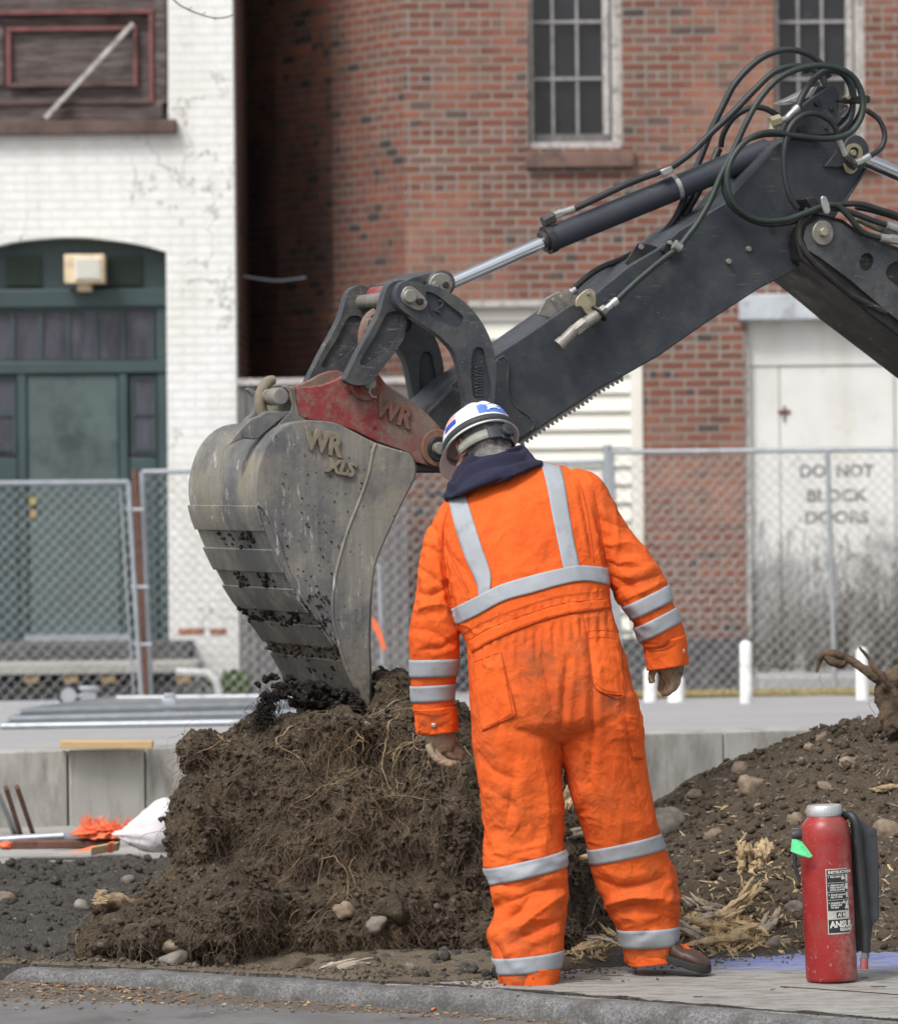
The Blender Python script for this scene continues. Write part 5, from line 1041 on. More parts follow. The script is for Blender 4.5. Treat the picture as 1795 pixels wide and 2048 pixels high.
# dirt spilled on the sidewalk edge
mb = MB(); random.seed(12)
for _ in range(900):
    t_ = random.random(); i = random.randrange(len(e_)-1); q = e_[i].lerp(e_[i+1], t_); dd = random.expovariate(1/.10); p = Vector((q.x+dd*.1, q.y-dd, .001)); stone(mb, p, random.uniform(.0012, .006), 1, None, .4)
tag(mb.build('spilled_crumbs', M['dry_soil'], smooth=True, fixn=False), 'crumbs of soil spilled on the far edge of the sidewalk', 'soil', kind='stuff')
# ---- roots
rootP, rootN = P, N
def grow(p0, L, r, droop=.6, seed=0, hug=.75, n=5, step=.013, d0=None):
    rr = random.Random(seed); p = Vector(p0); d = Vector(d0) if d0 is not None else Vector((rr.uniform(-1, 1), rr.uniform(-.4, .1), rr.uniform(-1, .15))).normalized(); pts = [p.copy()]; off = r+.002; k = int(L/step)
    for i in range(k):
        d = (d+Vector((rr.gauss(0, .26), rr.gauss(0, .16), rr.gauss(0, .22)-.13*droop))).normalized(); q = p+d*step
        nn = RB.find_nearest(q)
        if nn[0] is not None:
            loc, nrm = nn[0], nn[1]; sd_ = (q-loc).dot(nrm); off += rr.gauss(0, .0022); off = max(r*.5, min(off, .04))
            if sd_ < off or rr.random() < hug: q = q+nrm*(off-sd_)*(.8 if sd_ < off else .35)
        p = q; pts.append(p.copy())
    return pts
random.seed(99)
wv2 = np.clip(.25-N[:, 1], 0, 2)*(P[:, 2] > .02); wv2 = wv2*(1+2*np.exp(-((P[:, 0]-W(640, 0, 15).x)/.25)**2)); wv2 /= wv2.sum(); rr = np.random.default_rng(5)
fine = MB()
for j, i in enumerate(rr.choice(len(P), 3000, p=wv2)):
    pts = grow(P[i], random.uniform(.05, .22), .001, 1.3, j, .55, step=.016); r = random.uniform(.0004, .0011); fine.tube(pts, [r*(1-.6*k/len(pts)) for k in range(len(pts))], 3, False)
fr_ = fine.build('fine_roots', M['mid_root'], root_ball, smooth=True, fixn=False); fr_['kind'] = 'stuff'
hairs = MB()
for i in rr.choice(len(P), 8000, p=wv2):
    p = Vector(P[i]); q = p+Vector(N[i])*random.uniform(.004, .02)+Vector((random.gauss(0, .014), random.gauss(0, .006), -random.uniform(.002, .035))); r_ = q+Vector((random.gauss(0, .012), random.gauss(0, .006), -random.uniform(.0, .028))); hairs.tube([p, q, r_], [.0007, .0006, .0003], 3, False)
h_ = hairs.build('root_hairs', M['root_dark'], root_ball, smooth=True, fixn=False); h_['kind'] = 'stuff'
wv3 = wv2*np.exp(-((P[:, 2]-.62)/.27)**2)*(.35+2*np.exp(-((P[:, 0]+.20)/.20)**2))*(.15+np.clip(fbm(P, 7, 2, 8)*4, 0, 2)); wv3 /= wv3.sum(); sel = np.concatenate([rr.choice(len(P), 78, p=wv3), rr.choice(len(P), 18, p=wv2)])
for j, i in enumerate(sel):
    pts = grow(P[i], random.choice((.09, .13, .18, .26, .38, .5))*random.uniform(.8, 1.2), .002, random.uniform(.1, 1.5), 500+j, .45, d0=(random.uniform(-1, .7), -.5, random.uniform(-.9, .2))); r = .0009+.0030*random.random()**2.2; mb = MB().tube(catmull(pts[::2], 2), [r*(1-.65*k/(2*len(pts[::2])-1)) for k in range(2*(len(pts[::2])-1)+1)], 5)
    for s_ in range(3):
        k = random.randrange(3, len(pts)-2); b = grow(pts[k], random.uniform(.05, .14), .001, .4, 900+j*5+s_, .5, d0=(random.uniform(-1, 1), -.3, random.uniform(-1, .2))); mb.tube(b, [r*.5*(1-.7*q/len(b)) for q in range(len(b))], 4, False)
    mb.build('root', M['root'], root_ball, smooth=True, fixn=False)
# clump of dark fibre caught at the bucket's edge
cf = MB()
for _ in range(300):
    x, y = random.gauss(528, 15), random.uniform(1372, 1465); x += (1455-y)*.35-8; p = W(x, y, 15.2+random.uniform(-.04, .05)); q = p+Vector((random.gauss(0, .012), random.gauss(0, .01), -random.uniform(.01, .05))); cf.tube([p, (p+q)/2+Vector((random.gauss(0, .008), 0, 0)), q], [.0013, .001, .0006], 3, False)
for _ in range(70):
    y = random.uniform(1385, 1452); x = random.uniform(515, 550)+(1455-y)*.2-8; stone(cf, W(x, y, 15.24+random.uniform(-.03, .04)), random.uniform(.004, .014), 1, None, .5)
cf.build('hanging_fibre', M['wet_mud'], root_ball, smooth=True, fixn=False)
# cut root ends
def shard(mb, c, L, wd, th, ax, seed):
    rr = random.Random(seed); ax = Vector(ax).normalized(); s1 = ax.cross(Vector((rr.random(), 1, rr.random()))).normalized(); s2 = ax.cross(s1); n = 8; m = 6; vs = []
    bend = s2*rr.uniform(-.25, .25)*L
    for i in range(n):
        t = i/(n-1); tp = (math.sin(math.pi*min(1, max(0, t)))**.5 if 0 < i < n-1 else .12)*(.7+.5*rr.random()); cc = c+ax*(t-.5)*L+bend*(t-.5)**2*2
        for k in range(m):
            a = 6.283*k/m; vs.append(cc+s1*math.cos(a)*wd*tp*(.6+.7*rr.random())+s2*math.sin(a)*th*tp*(.5+.8*rr.random())+ax*rr.uniform(-.03, .03)*L)
    fs = [(i*m+k, i*m+(k+1) % m, (i+1)*m+(k+1) % m, (i+1)*m+k) for i in range(n-1) for k in range(m)]+[tuple(range(m)), tuple(range((n-1)*m, n*m))]
    return mb.add(vs, fs)
def stub(pts, rs, mat):
    Q = catmull([W(a, b, Y) for a, b, Y in pts], 8); m = len(Q); mb = MB().tube(Q, [rs[0]+(rs[1]-rs[0])*k/(m-1) for k in range(m)], 26); v = np.array(mb.v); v += (fbm(v, 30, 3, 7)*.012+fbm(v*np.array([.4, 1, 1.6]), 60, 2, 17)*.006)[:, None]*np.array([1, .8, 1]); mb.v = [tuple(q) for q in v]; mb.build('root_stub', mat, root_ball, smooth='auto')
stub([(200, 1795, 14.92), (222, 1803, 14.95), (255, 1812, 15.0), (300, 1822, 15.1)], (.018, .036), M['root'])
q = W(200, 1795, 14.9); mb = MB(); r9 = random.Random(3)
for k in range(16): shard(mb, q+Vector((r9.uniform(-.012, .01), -.01, r9.uniform(-.02, .02))), r9.uniform(.02, .05), .005, .003, (1, 0, r9.uniform(-.6, .6)), k)
mb.build('torn_end', M['split_wood'], root_ball, smooth='auto')
stub([(180, 1900, 14.78), (210, 1890, 14.8), (262, 1872, 14.9)], (.012, .034), M['soil']); stub([(206, 1846, 14.85), (235, 1852, 14.85), (280, 1860, 14.95)], (.026, .045), M['soil'])
# ---- cobbles lying on or stuck in the earth: each its own object
cob = [(1503, 1578, 30, 'cobble', 'largest pale oval cobble on the soil heap, upper middle'), (1482, 1538, 19, 'cobble', 'brown cobble just above the largest oval one on the heap'), (1334, 1652, 33, 'grey_cobble', 'big grey-brown cobble beside the knee of the orange trousers'), (1428, 1672, 17, 'cobble', 'upright tan cobble low on the heap, left of the extinguisher'),
       (1697, 1530, 17, 'cobble', 'rough tan cobble high on the heap above the extinguisher'), (1640, 1480, 17, 'cobble', 'tan cobble near the crest of the heap'), (1618, 1495, 12, 'cobble', 'small rounded cobble left of the crest cobble'), (1652, 1575, 13, 'cobble', 'small yellowish cobble above the extinguisher cap'), (1592, 1640, 19, 'cobble', 'brown cobble just left of the extinguisher cap'), (1618, 1628, 13, 'cobble', 'small cobble touching the extinguisher cap outline'),
       (1770, 1662, 24, 'cobble', 'dark rounded cobble right of the extinguisher'), (1392, 1590, 13, 'cobble', 'small brown stone on the heap left of the oval cobble'), (1590, 1815, 16, 'grey_cobble', 'olive stone low beside the extinguisher body'),
       (1545, 1890, 15, 'grey_cobble', 'dark stone at the foot of the heap by the wood scraps'), (1575, 1885, 11, 'cobble', 'small dark stone at the heap foot, nearer the extinguisher'), (688, 1822, 19, 'cobble', 'pale tan cobble in the middle of the root ball'), (753, 1850, 16, 'grey_cobble', 'grey-tan cobble low in the root ball'), (640, 1890, 14, 'grey_cobble', 'half-hidden stone low in the root ball'), (350, 1893, 22, 'cobble', 'reddish brown stone at the root ball foot, left'),
       (786, 1822, 26, 'soil', 'round soil-coated stone in the root ball beside the tan cobble'), (610, 1930, 18, 'soil', 'soil-caked stone at the foot of the root ball'), (872, 1813, 7, 'grey_cobble', 'small stone in the root ball near the left trouser leg'), (727, 1453, 12, 'grey_cobble', 'white stone on top of the root ball right of the bucket tip'), (830, 1938, 14, 'grey_cobble', 'flat grey stone at the foot of the root ball by the boot')]
for px, py, r, m_, lb in cob:
    h = hit(px, py, EARTH)
    if not h: continue
    rad = r*h[0].y/F; mb = MB(); random.seed(px+py); stone(mb, h[0]-h[1]*rad*.12, rad*1.22, 3, px, .42, .85); tag(mb.build('cobble', M[m_], smooth=True, fixn=False), lb, 'stone', 'cobbles on the dug earth')
for px, py, r, m_, lb in [(345, 1929, 26, 'grey_cobble', 'rough grey stone sitting on the kerb edge'), (452, 1922, 21, 'cobble', 'brown rounded stone just behind the kerb'), (412, 1921, 8, 'grey_cobble', 'small grey stone between the two kerb stones'), (395, 1928, 6, 'grey_cobble', 'tiny grey stone beside the rough kerb stone'), (310, 1988, 7, 'grey_cobble', 'small grey pebble in the gutter'), (355, 1990, 10, 'grey_cobble', 'flat grey pebble in the gutter below the rough stone'), (256, 1765, 13, 'grey_cobble', 'grey wedge of stone on the bare soil at left'), (165, 1818, 15, 'grey_cobble', 'dark grey rounded stone on the bare soil'), (12, 1802, 17, 'cobble', 'rusty brown stone at the left frame edge')]:
    h = hit(px, py, EARTH); p = h[0] if h else G(px, py, -.06)
    if py > 1980: p = G(px, py, -.062)
    rad = r*p.y/F; mb = MB(); random.seed(px+py); stone(mb, p+Vector((0, 0, rad*.35)), rad*1.1, 3, px, .3 if px == 345 else .16, .8); tag(mb.build('stone', M[m_], smooth=True, fixn=False), lb, 'stone', 'stones near the kerb')
# ---- upturned root at the right
ur = thing('upturned_root', 'upturned brown root with a bent limb on top of the soil heap', 'root', W(1780, 1440, 16.2))
def limb(pts, rs, name, Y=16.2, nn=28, k=9):
    P_ = catmull([W(p[0], p[1], Y+(p[2] if len(p) > 2 else 0)) for p in pts], k); m = len(P_); R_ = [np.interp(i/(m-1)*(len(rs)-1), range(len(rs)), rs) for i in range(m)]
    mb = MB().tube(P_, R_, nn); v = np.array(mb.v); v += (fbm(v, 22, 4, 7)*(.022 if name == 'stump' else .008)+(.5-np.abs(fbm(v*np.array([1, 1, .5]), 38, 3, 4)))*(.014 if name == 'stump' else .004))[:, None]*np.array([1, .8, .7]); mb.v = [tuple(q) for q in v]; return mb.build(name, M['root_dark'], ur, smooth=True)
limb([(1800, 1455), (1782, 1420), (1770, 1390), (1778, 1365), (1800, 1350), (1840, 1335)], [.06, .045, .036, .042, .035, .03], 'stump')
limb([(1782, 1368), (1752, 1355), (1722, 1335), (1690, 1318), (1665, 1308), (1645, 1310), (1636, 1325), (1632, 1345)], [.026, .022, .015, .013, .013, .015, .009, .005], 'limb')
limb([(1646, 1312), (1660, 1322), (1678, 1330), (1690, 1322)], [.012, .018, .016, .006], 'limb')
limb([(1790, 1395), (1768, 1360), (1745, 1330), (1728, 1308), (1719, 1293)], [.014, .012, .009, .007, .004], 'limb', 16.1)
t = MB(); t.tube([W(a, b, 16.2) for a, b in c2d([(1755, 1395), (1740, 1402), (1738, 1412), (1750, 1430)], 4)], .0013, 4); t.tube([W(a, b, 16.2) for a, b in c2d([(1642, 1345), (1638, 1360), (1645, 1372)], 4)], .0009, 4); t.build('rootlet', M['fine_root'], ur, smooth=True)
# ---- torn wood
rn = random.Random(31)
tw2 = MB(); p = hit(1500, 1725, EARTH)[0]
for k in range(46):
    x = rn.uniform(1478, 1540); y = rn.uniform(1690, 1745); q = W(x, y, p.y-.05+rn.uniform(-.03, .04)); shard(tw2, q, rn.uniform(.03, .075), rn.uniform(.006, .016), .008, (rn.uniform(-.5, .5), rn.uniform(-.3, .3), 1), k)
tag(tw2.build('torn_stump', M['split_wood'], smooth='auto'), 'bright splintered stump of torn wood on the heap', 'stump')
names = ['long grey splinter', 'pale split piece', 'curled bark-like scrap', 'frayed wood chunk']
spots = [(1395, 1845, .16, 20), (1430, 1858, .2, -15), (1460, 1840, .15, 35), (1400, 1880, .18, -30), (1445, 1888, .2, 10), (1485, 1875, .16, 25), (1420, 1825, .12, -10), (1475, 1818, .14, 40), (1500, 1790, .1, 55), (1535, 1858, .11, 60), (1550, 1850, .09, 75), (1375, 1870, .12, 5), (1385, 1815, .1, -40), (1510, 1862, .12, -20),
         (1175, 1905, .12, 20), (1200, 1890, .14, -15), (1145, 1895, .1, 45), (1160, 1720, .10, 10), (1150, 1665, .12, 15), (1140, 1560, .13, 85), (1136, 1600, .12, 80), (1146, 1540, .1, 95), (1770, 1585, .12, 8), (1665, 1820, .06, 30), (925, 1400, .09, 60), (945, 1430, .08, 20), (1215, 1870, .08, -50)]
for i, (px, py, L, an) in enumerate(spots):
    h = hit(px, py, EARTH)
    if not h: continue
    mb = MB(); a = R(an); q = h[0]+h[1]*.012
    for k in range(4): shard(mb, q+Vector((rn.uniform(-.02, .02), rn.uniform(-.02, .01), rn.uniform(-.006, .012))), L*rn.uniform(.6, 1.1), L*.085, .009, (math.cos(a)+rn.uniform(-.15, .15), rn.uniform(-.4, .4), math.sin(a)*.8), i*7+k)
    where = 'in the scrap pile at the foot of the heap' if px > 1360 and px < 1560 else ('behind the trouser legs' if px < 1230 and py > 1500 else ('on the root ball near the left glove' if px < 1000 else 'on the slope of the soil heap'))
    tag(mb.build('wood_scrap', M['split_wood'] if i % 3 else M['grey_splinter'], smooth='auto'), f'{"pale" if i % 3 else "greyish"} torn wood scrap {where}', 'wood scrap', f'torn wood scraps {where}, {"pale" if i % 3 else "greyish"}')
ch = MB()
for _ in range(900):
    u = rn.random()
    if u < .62: px, py = rn.gauss(1440, 55), rn.gauss(1862, 24)
    elif u < .8: px, py = rn.gauss(1180, 28), rn.gauss(1895, 14)
    elif u < .9: px, py = rn.gauss(1500, 45), rn.gauss(1760, 40)
    else: px, py = rn.uniform(1320, 1790), rn.uniform(1600, 1900)
    h = hit(px, py, EARTH)
    if h: shard(ch, h[0]+Vector((0, 0, .004)), rn.uniform(.01, .06), rn.uniform(.002, .007), .003, (rn.gauss(0, 1), rn.gauss(0, .6), rn.gauss(0, .45)), _)
tag(ch.build('wood_chips', M['split_wood'], smooth='auto'), 'scattered pale wood chips over the soil heap and behind the worker', 'wood chips', kind='stuff')
straw = MB()
for k in range(380):
    h = hit(rn.uniform(1300, 1800), rn.uniform(1440, 1900), [HB])
    if h: shard(straw, h[0]+h[1]*.003, rn.uniform(.008, .05), rn.uniform(.0008, .003), .0015, (rn.gauss(0, 1), rn.gauss(0, .5), rn.gauss(0, .4)), k)
tag(straw.build('dry_debris', M['grey_splinter'], smooth='auto'), 'thin dry straw and bark bits strewn over the soil heap', 'debris', kind='stuff')
h = hit(680, 1938, EARTH); mb = MB(); q = h[0]+Vector((0, -.02, .008))
for k in range(7): shard(mb, q+Vector((rn.uniform(-.05, .05), rn.uniform(-.01, .01), rn.uniform(0, .012))), rn.uniform(.08, .14), .012, .008, (1, .1, rn.uniform(-.05, .3)), 300+k)
tag(mb.build('driftwood', M['grey_splinter'], smooth='auto'), 'pale forked wood scrap lying behind the kerb at the root ball foot', 'wood scrap')
# ---- litter: leaves one by one, bits as stuff
def leaf(p, r, mat, label, group, seed):
    rr = random.Random(seed); n = 9; yaw = rr.random()*6.28; cz_ = rr.uniform(.15, .5); vs = [(0, 0, 0)]; star = rr.random() < .5
    for k in range(2*n):
        a = math.pi*k/n; rad = r*(.65+.35*math.cos(a))*(1 if not star or k % 2 else .62)*rr.uniform(.85, 1.1); vs.append((rad*math.cos(a), rad*.7*math.sin(a), r*cz_*abs(math.sin(a))*rr.uniform(.5, 1.1)+.001))
    vs = [(p.x+x*math.cos(yaw)-y*math.sin(yaw), p.y+x*math.sin(yaw)+y*math.cos(yaw), p.z+z+.002) for x, y, z in vs]; fs = [(0, k, k % (2*n)+1) for k in range(1, 2*n+1)]
    o = MB().add(vs, fs).build('fallen_leaf', mat, fixn=False); s_ = o.modifiers.new('t', 'SOLIDIFY'); s_.thickness = .0008; return tag(o, label, 'leaf', group)
LV = [(1032, 2028, .022, 'leaf_y', 'bright yellow leaf in the gutter below the left boot'), (250, 1988, .011, 'leaf_y', 'small cream leaf bit near the left end of the gutter'), (124, 1983, .011, 'leaf_y', 'pale yellow leaf bit left in the gutter'), (208, 2010, .011, 'leaf_y', 'lone pale leaf bit on the asphalt'), (106, 2006, .014, 'leaf_o', 'flat orange leaf on the asphalt at left'), (870, 2022, .014, 'leaf_o', 'orange scrap against the kerb in the middle'), (880, 2018, .012, 'leaf_o', 'second orange scrap against the kerb in the middle'), (1240, 2040, .016, 'leaf_b', 'curled brown leaf at the lower right gutter'), (1300, 2044, .016, 'leaf_y', 'yellow leaf at the lower right edge of the gutter'), (1340, 2046, .014, 'leaf_y', 'half-cut yellow leaf at the bottom edge'), (262, 2000, .013, 'leaf_y', 'cream leaf lying mid gutter'), (310, 2005, .010, 'leaf_o', 'thin orange strip in the gutter'), (367, 2006, .010, 'leaf_o', 'thin orange strip right of the first'), (843, 2032, .012, 'leaf_b', 'brown leaf on the asphalt near the kerb joint'), (1170, 2030, .012, 'leaf_b', 'pinkish brown leaf near the white scrap'), (60, 1975, .016, 'leaf_b', 'brown leaf heap edge at the far left gutter')]
for i, (px, py, r, m_, lb) in enumerate(LV): leaf((lambda h_: h_[0]+Vector((0, 0, .001)) if h_ else G(px, py, -.063))(hit(px, py, [DBV])), r, M[m_], lb, 'fallen leaves in the gutter', i)
q = G(1145, 2033, -.060); tag(MB().obox(q+Vector((0, 0, .008)), Vector((.016, .004, .003)), Vector((-.002, .012, .0)), Vector((0, -.002, .006))).build('paper_scrap', M['white_print'], bevel=.003), 'white crumpled scrap in the gutter', 'litter')
for mname, cnt, sd__ in (('chip', 640, 1), ('leaf_b', 260, 2), ('leaf_o', 12, 3), ('leaf_y', 34, 4)):
    mb = MB(); rr_ = random.Random(sd__)
    for _ in range(cnt):
        i = rr_.uniform(8, 78)*rr_.random()**.5; p = KP[int(i)]; n = kerb_n(int(i)); dd = .02+rr_.expovariate(1/.10) if i < 30 else .015+rr_.expovariate(1/.05)
        q = p+n*dd; rc = DBV.ray_cast(Vector((q.x, q.y, 1)), Vector((0, 0, -1))); zb = max(-.063, rc[0].z) if rc[0] is not None else -.063; s_ = rr_.uniform(.0018, .0085)*(1.2 if i < 25 else 1); a = rr_.random()*6.28; shard(mb, Vector((q.x+rr_.uniform(-.02, .02), q.y, zb+.002+s_*.2)), s_*2.2, s_*.5, s_*.2, (math.cos(a), math.sin(a), rr_.uniform(-.2, .2)), _+sd__*1000)
    tag(mb.build('gutter_litter', M[mname], smooth='auto'), {'chip': 'fine wood and grit litter along the gutter', 'leaf_b': 'brown crumbled leaf litter along the gutter', 'leaf_o': 'orange bits in the gutter litter', 'leaf_y': 'yellow bits in the gutter litter'}[mname], 'litter', kind='stuff')
mb = MB()
for (x, y, l, a) in [(1190, 1958, .10, 8), (1225, 1952, .07, 4), (1150, 1964, .05, 20), (1395, 1995, .03, 5), (1570, 1976, .03, 160), (1545, 1980, .02, 30), (1755, 1974, .05, -8), (1730, 1957, .02, 0), (1210, 1960, .04, -20)]:
    p = G(x, y, .004); a = R(a); mb = MB().tube([p+Vector((math.cos(a), math.sin(a), 0))*l*(k/5-.5)+Vector((rn.uniform(-.002, .002), rn.uniform(-.006, .006), rn.uniform(0, .002))) for k in range(6)], [.0010, .0018, .0020, .0016, .0018, .0008], 5); tag(mb.build('twig', M['stem'], smooth=True), 'small dark twig lying on the sidewalk', 'twig', 'dark twigs on the sidewalk')
# marking line painted on slab edge by the kerb crack is left to the sidewalk material
#PART5
# ================================================================== PERSON
def loft(mb, secs, n=40, ex_=2.3, k=5, cap=True):
    """rings between a left and a right photo point at depth Y, half depth d; smoothly interpolated"""
    def ring(s):
        L = W(s[0], s[1], s[4]); R_ = W(s[2], s[3], s[4]); c = (L+R_)/2; a = (R_-L)/2; out = []
        for i in range(n):
            t = 2*math.pi*i/n; ct, st_ = math.cos(t), math.sin(t); x = math.copysign(abs(ct)**(2/ex_), ct); y = math.copysign(abs(st_)**(2/ex_), st_); out.append(c+a*x+Vector((0, y*s[5], 0)))
        return out
    S_ = []; m = len(secs)
    for i in range(m-1):
        a, b, c, d = secs[max(i-1, 0)], secs[i], secs[i+1], secs[min(i+2, m-1)]
        for j in range(k):
            t = j/k; S_.append([.5*((2*b[q])+(c[q]-a[q])*t+(2*a[q]-5*b[q]+4*c[q]-d[q])*t*t+(3*b[q]-a[q]-3*c[q]+d[q])*t**3) for q in range(6)])
    S_.append(list(secs[-1])); vs = []
    for s in S_: vs += ring(s)
    r = len(S_); fs = [(i*n+j, i*n+(j+1) % n, (i+1)*n+(j+1) % n, (i+1)*n+j) for i in range(r-1) for j in range(n)]
    if cap: fs += [tuple(reversed(range(n))), tuple(range((r-1)*n, r*n))]
    return mb.add(vs, fs)
torso = [(965, 925, 1062, 915, 14.24, .06), (935, 950, 1100, 926, 14.22, .085), (905, 985, 1140, 937, 14.21, .11), (882, 1030, 1180, 972, 14.18, .13), (880, 1085, 1200, 1040, 14.15, .142), (886, 1140, 1210, 1092, 14.13, .148), (898, 1195, 1216, 1145, 14.11, .152), (912, 1245, 1216, 1180, 14.10, .155), (930, 1283, 1220, 1212, 14.09, .155), (934, 1320, 1234, 1265, 14.08, .165), (937, 1380, 1256, 1335, 14.07, .178), (943, 1435, 1275, 1415, 14.06, .172), (952, 1462, 1276, 1448, 14.06, .15), (985, 1484, 1250, 1476, 14.06, .09)]
legL = [(942, 1400, 1118, 1400, 14.07, .15), (945, 1460, 1124, 1470, 14.065, .148), (951, 1520, 1121, 1528, 14.06, .138), (962, 1600, 1124, 1606, 14.05, .125), (972, 1670, 1126, 1668, 14.05, .115), (974, 1730, 1130, 1715, 14.04, .110), (984, 1790, 1134, 1780, 14.03, .105), (990, 1825, 1133, 1818, 14.02, .104), (973, 1868, 1128, 1860, 14.01, .102), (985, 1905, 1126, 1895, 14.0, .10), (997, 1940, 1120, 1932, 14.0, .10), (1003, 1968, 1112, 1962, 14.0, .098)]
legR = [(1100, 1400, 1272, 1385, 14.07, .15), (1112, 1460, 1282, 1450, 14.07, .148), (1122, 1510, 1288, 1500, 14.08, .138), (1142, 1590, 1300, 1580, 14.09, .125), (1162, 1650, 1312, 1640, 14.10, .115), (1176, 1700, 1322, 1680, 14.12, .110), (1186, 1755, 1340, 1735, 14.14, .105), (1212, 1815, 1357, 1795, 14.16, .102), (1236, 1865, 1358, 1850, 14.18, .10), (1246, 1900, 1356, 1890, 14.19, .098), (1252, 1925, 1357, 1918, 14.20, .098)]
armL = [(902, 985, 985, 965, 14.20, .05), (872, 1030, 968, 1030, 14.19, .075), (848, 1080, 930, 1088, 14.17, .082), (838, 1130, 908, 1138, 14.15, .082), (833, 1180, 904, 1190, 14.14, .080), (825, 1230, 912, 1240, 14.13, .080), (818, 1280, 919, 1290, 14.12, .078), (819, 1330, 915, 1340, 14.13, .074), (821, 1385, 908, 1388, 14.15, .068), (826, 1420, 908, 1422, 14.16, .064), (832, 1440, 911, 1440, 14.16, .060), (836, 1468, 912, 1462, 14.17, .058)]
armR = [(1100, 975, 1150, 935, 14.20, .05), (1130, 1010, 1195, 950, 14.19, .078), (1165, 1060, 1225, 1000, 14.18, .085), (1195, 1115, 1262, 1060, 14.17, .086), (1214, 1155, 1300, 1110, 14.16, .086), (1232, 1195, 1328, 1160, 14.15, .084), (1262, 1240, 1346, 1205, 14.15, .080), (1278, 1272, 1360, 1240, 14.16, .076), (1290, 1300, 1369, 1275, 14.17, .072), (1292, 1325, 1373, 1305, 14.18, .068), (1295, 1338, 1374, 1325, 14.18, .066)]
mb = MB()
for s in (torso, legL, legR, armL, armR): loft(mb, s)
me = remeshed(mb, .0052, 5); P = vco(me); N = vno(me); px, py = proj(P)
back = np.clip(-N[:, 1]*1.4+.35, 0, 1)
# broad soft folds + fine creases
x, y, z = P[:, 0], P[:, 1], P[:, 2]
wpv = np.stack([fbm(P, 7, 3, 91), fbm(P, 7, 3, 92), fbm(P, 7, 3, 93)], 1)*.05; gate = np.clip(fbm(P, 5.5, 2, 77)*2.2+.55, 0, 1.3)
def wr(sc, seed, amp, sh=1.6):
    amp = amp*gate; n = fbm((P+wpv)*np.array(sc), 1, 3, seed, .45); return ((1-np.minimum(1, np.abs(n)*2.6))**sh-.25)*amp
disp = wr((7, 5, 4.5), 3, .0042)+wr((6, 6, 13), 13, .0042)*np.clip((np.abs(px-1050)-130)/60, 0, 1)*(py < 1480)
calf = np.clip((py-1560)/150, 0, 1); disp += (wr((6, 6, 15), 23, .0080)*calf+wr((34, 20, 40), 31, .0009))
ang = fbm(np.stack([x*.9+z*1.1, y, z*.8-x*.9], 1)+wpv*np.array([17, 6, 3.5]), 1, 2, 61); disp += ((1-np.minimum(1, np.abs(ang)*3.4))**1.6-.2)*.0042
disp *= np.clip(1.1-((px > 905) & (px < 1190) & (py > 1000) & (py < 1230))*.72, 0, 2)
folds = [([(895, 1020), (886, 1085), (898, 1190), (914, 1250)], 6, -.013), ([(1187, 975), (1204, 1070), (1216, 1150)], 6, -.009), (k5((855, 720), (895, 940), (950, 1150)), 9, -.012), (k5((1000, 710), (975, 960), (962, 1160)), 7, -.012), (k5((720, 620), (735, 880), (800, 1060)), 8, -.008), (k5((1090, 450), (1140, 760), (1145, 1180), (1130, 1450)), 7, -.008), (k5((600, 690), (660, 900), (700, 1100)), 7, .004),
         (k5((560, 1230), (600, 1000)), 8, -.006), (k4((560, 1150), (720, 1080), (860, 1060)), 10, -.012), (k4((520, 1020), (620, 1060), (760, 1010)), 8, -.009), (k4((640, 1270), (740, 1180), (860, 1090)), 10, .011), (k4((530, 1250), (640, 1180), (700, 1100)), 10, -.012), (k4((600, 1340), (760, 1260), (850, 1220)), 9, -.010), (k4((520, 1330), (560, 1400), (600, 1480)), 8, -.010), (k4((620, 400), (600, 620), (560, 800)), 10, -.007), (k4((730, 300), (780, 600), (770, 850)), 12, .006), (k4((440, 380), (520, 480), (640, 520)), 10, -.007), (k4((480, 560), (600, 640), (650, 760)), 9, -.006),
         (k4((1020, 1010), (1160, 1060), (1340, 1020)), 10, -.010), (k4((1080, 1140), (1220, 1100), (1420, 1130)), 9, .010), (k4((1110, 1180), (1250, 1150), (1400, 1220)), 9, -.010), (k4((960, 480), (1040, 640), (1060, 840)), 10, -.006), (k4((1180, 380), (1220, 560), (1290, 720)), 12, -.006), (k4((1100, 600), (1150, 740), (1140, 830)), 11, .006),
         (k3((190, 720), (240, 780), (285, 860)), 6, -.009), (k3((165, 850), (230, 880), (275, 960)), 6, -.009), (k3((150, 960), (220, 1010), (280, 1050)), 6, -.009), (k3((130, 1090), (210, 1100), (290, 1060)), 7, -.009), (k3((125, 1180), (230, 1150), (300, 1160)), 7, .009), (k3((110, 1270), (220, 1290), (340, 1360)), 8, -.010), (k3((160, 1380), (260, 1370), (350, 1320)), 6, -.007), (k3((200, 640), (200, 760), (180, 900)), 6, .005),
         (k3((1105, 930), (1200, 960), (1300, 960)), 8, -.007), (k3((1115, 850), (1220, 830), (1310, 880)), 9, .007), (k3((1140, 1080), (1240, 1040), (1370, 1000)), 8, -.009), (k3((1130, 1000), (1230, 1060), (1250, 1110)), 7, -.008), (k3((1180, 1130), (1300, 1080), (1400, 1030)), 6, .006), (k3((1050, 560), (1100, 640), (1180, 700)), 8, -.006), (k3((1060, 700), (1150, 740), (1260, 760)), 8, -.005),
         (k3((480, 640), (560, 700), (620, 860)), 12, -.004), (k3((800, 720), (760, 860), (640, 960)), 14, .004), (k3((300, 880), (370, 960), (440, 1060)), 7, -.006), (k3((960, 500), (1010, 760), (1040, 930)), 5, -.005), (k3((280, 840), (330, 940), (400, 1090)), 5, -.004)]
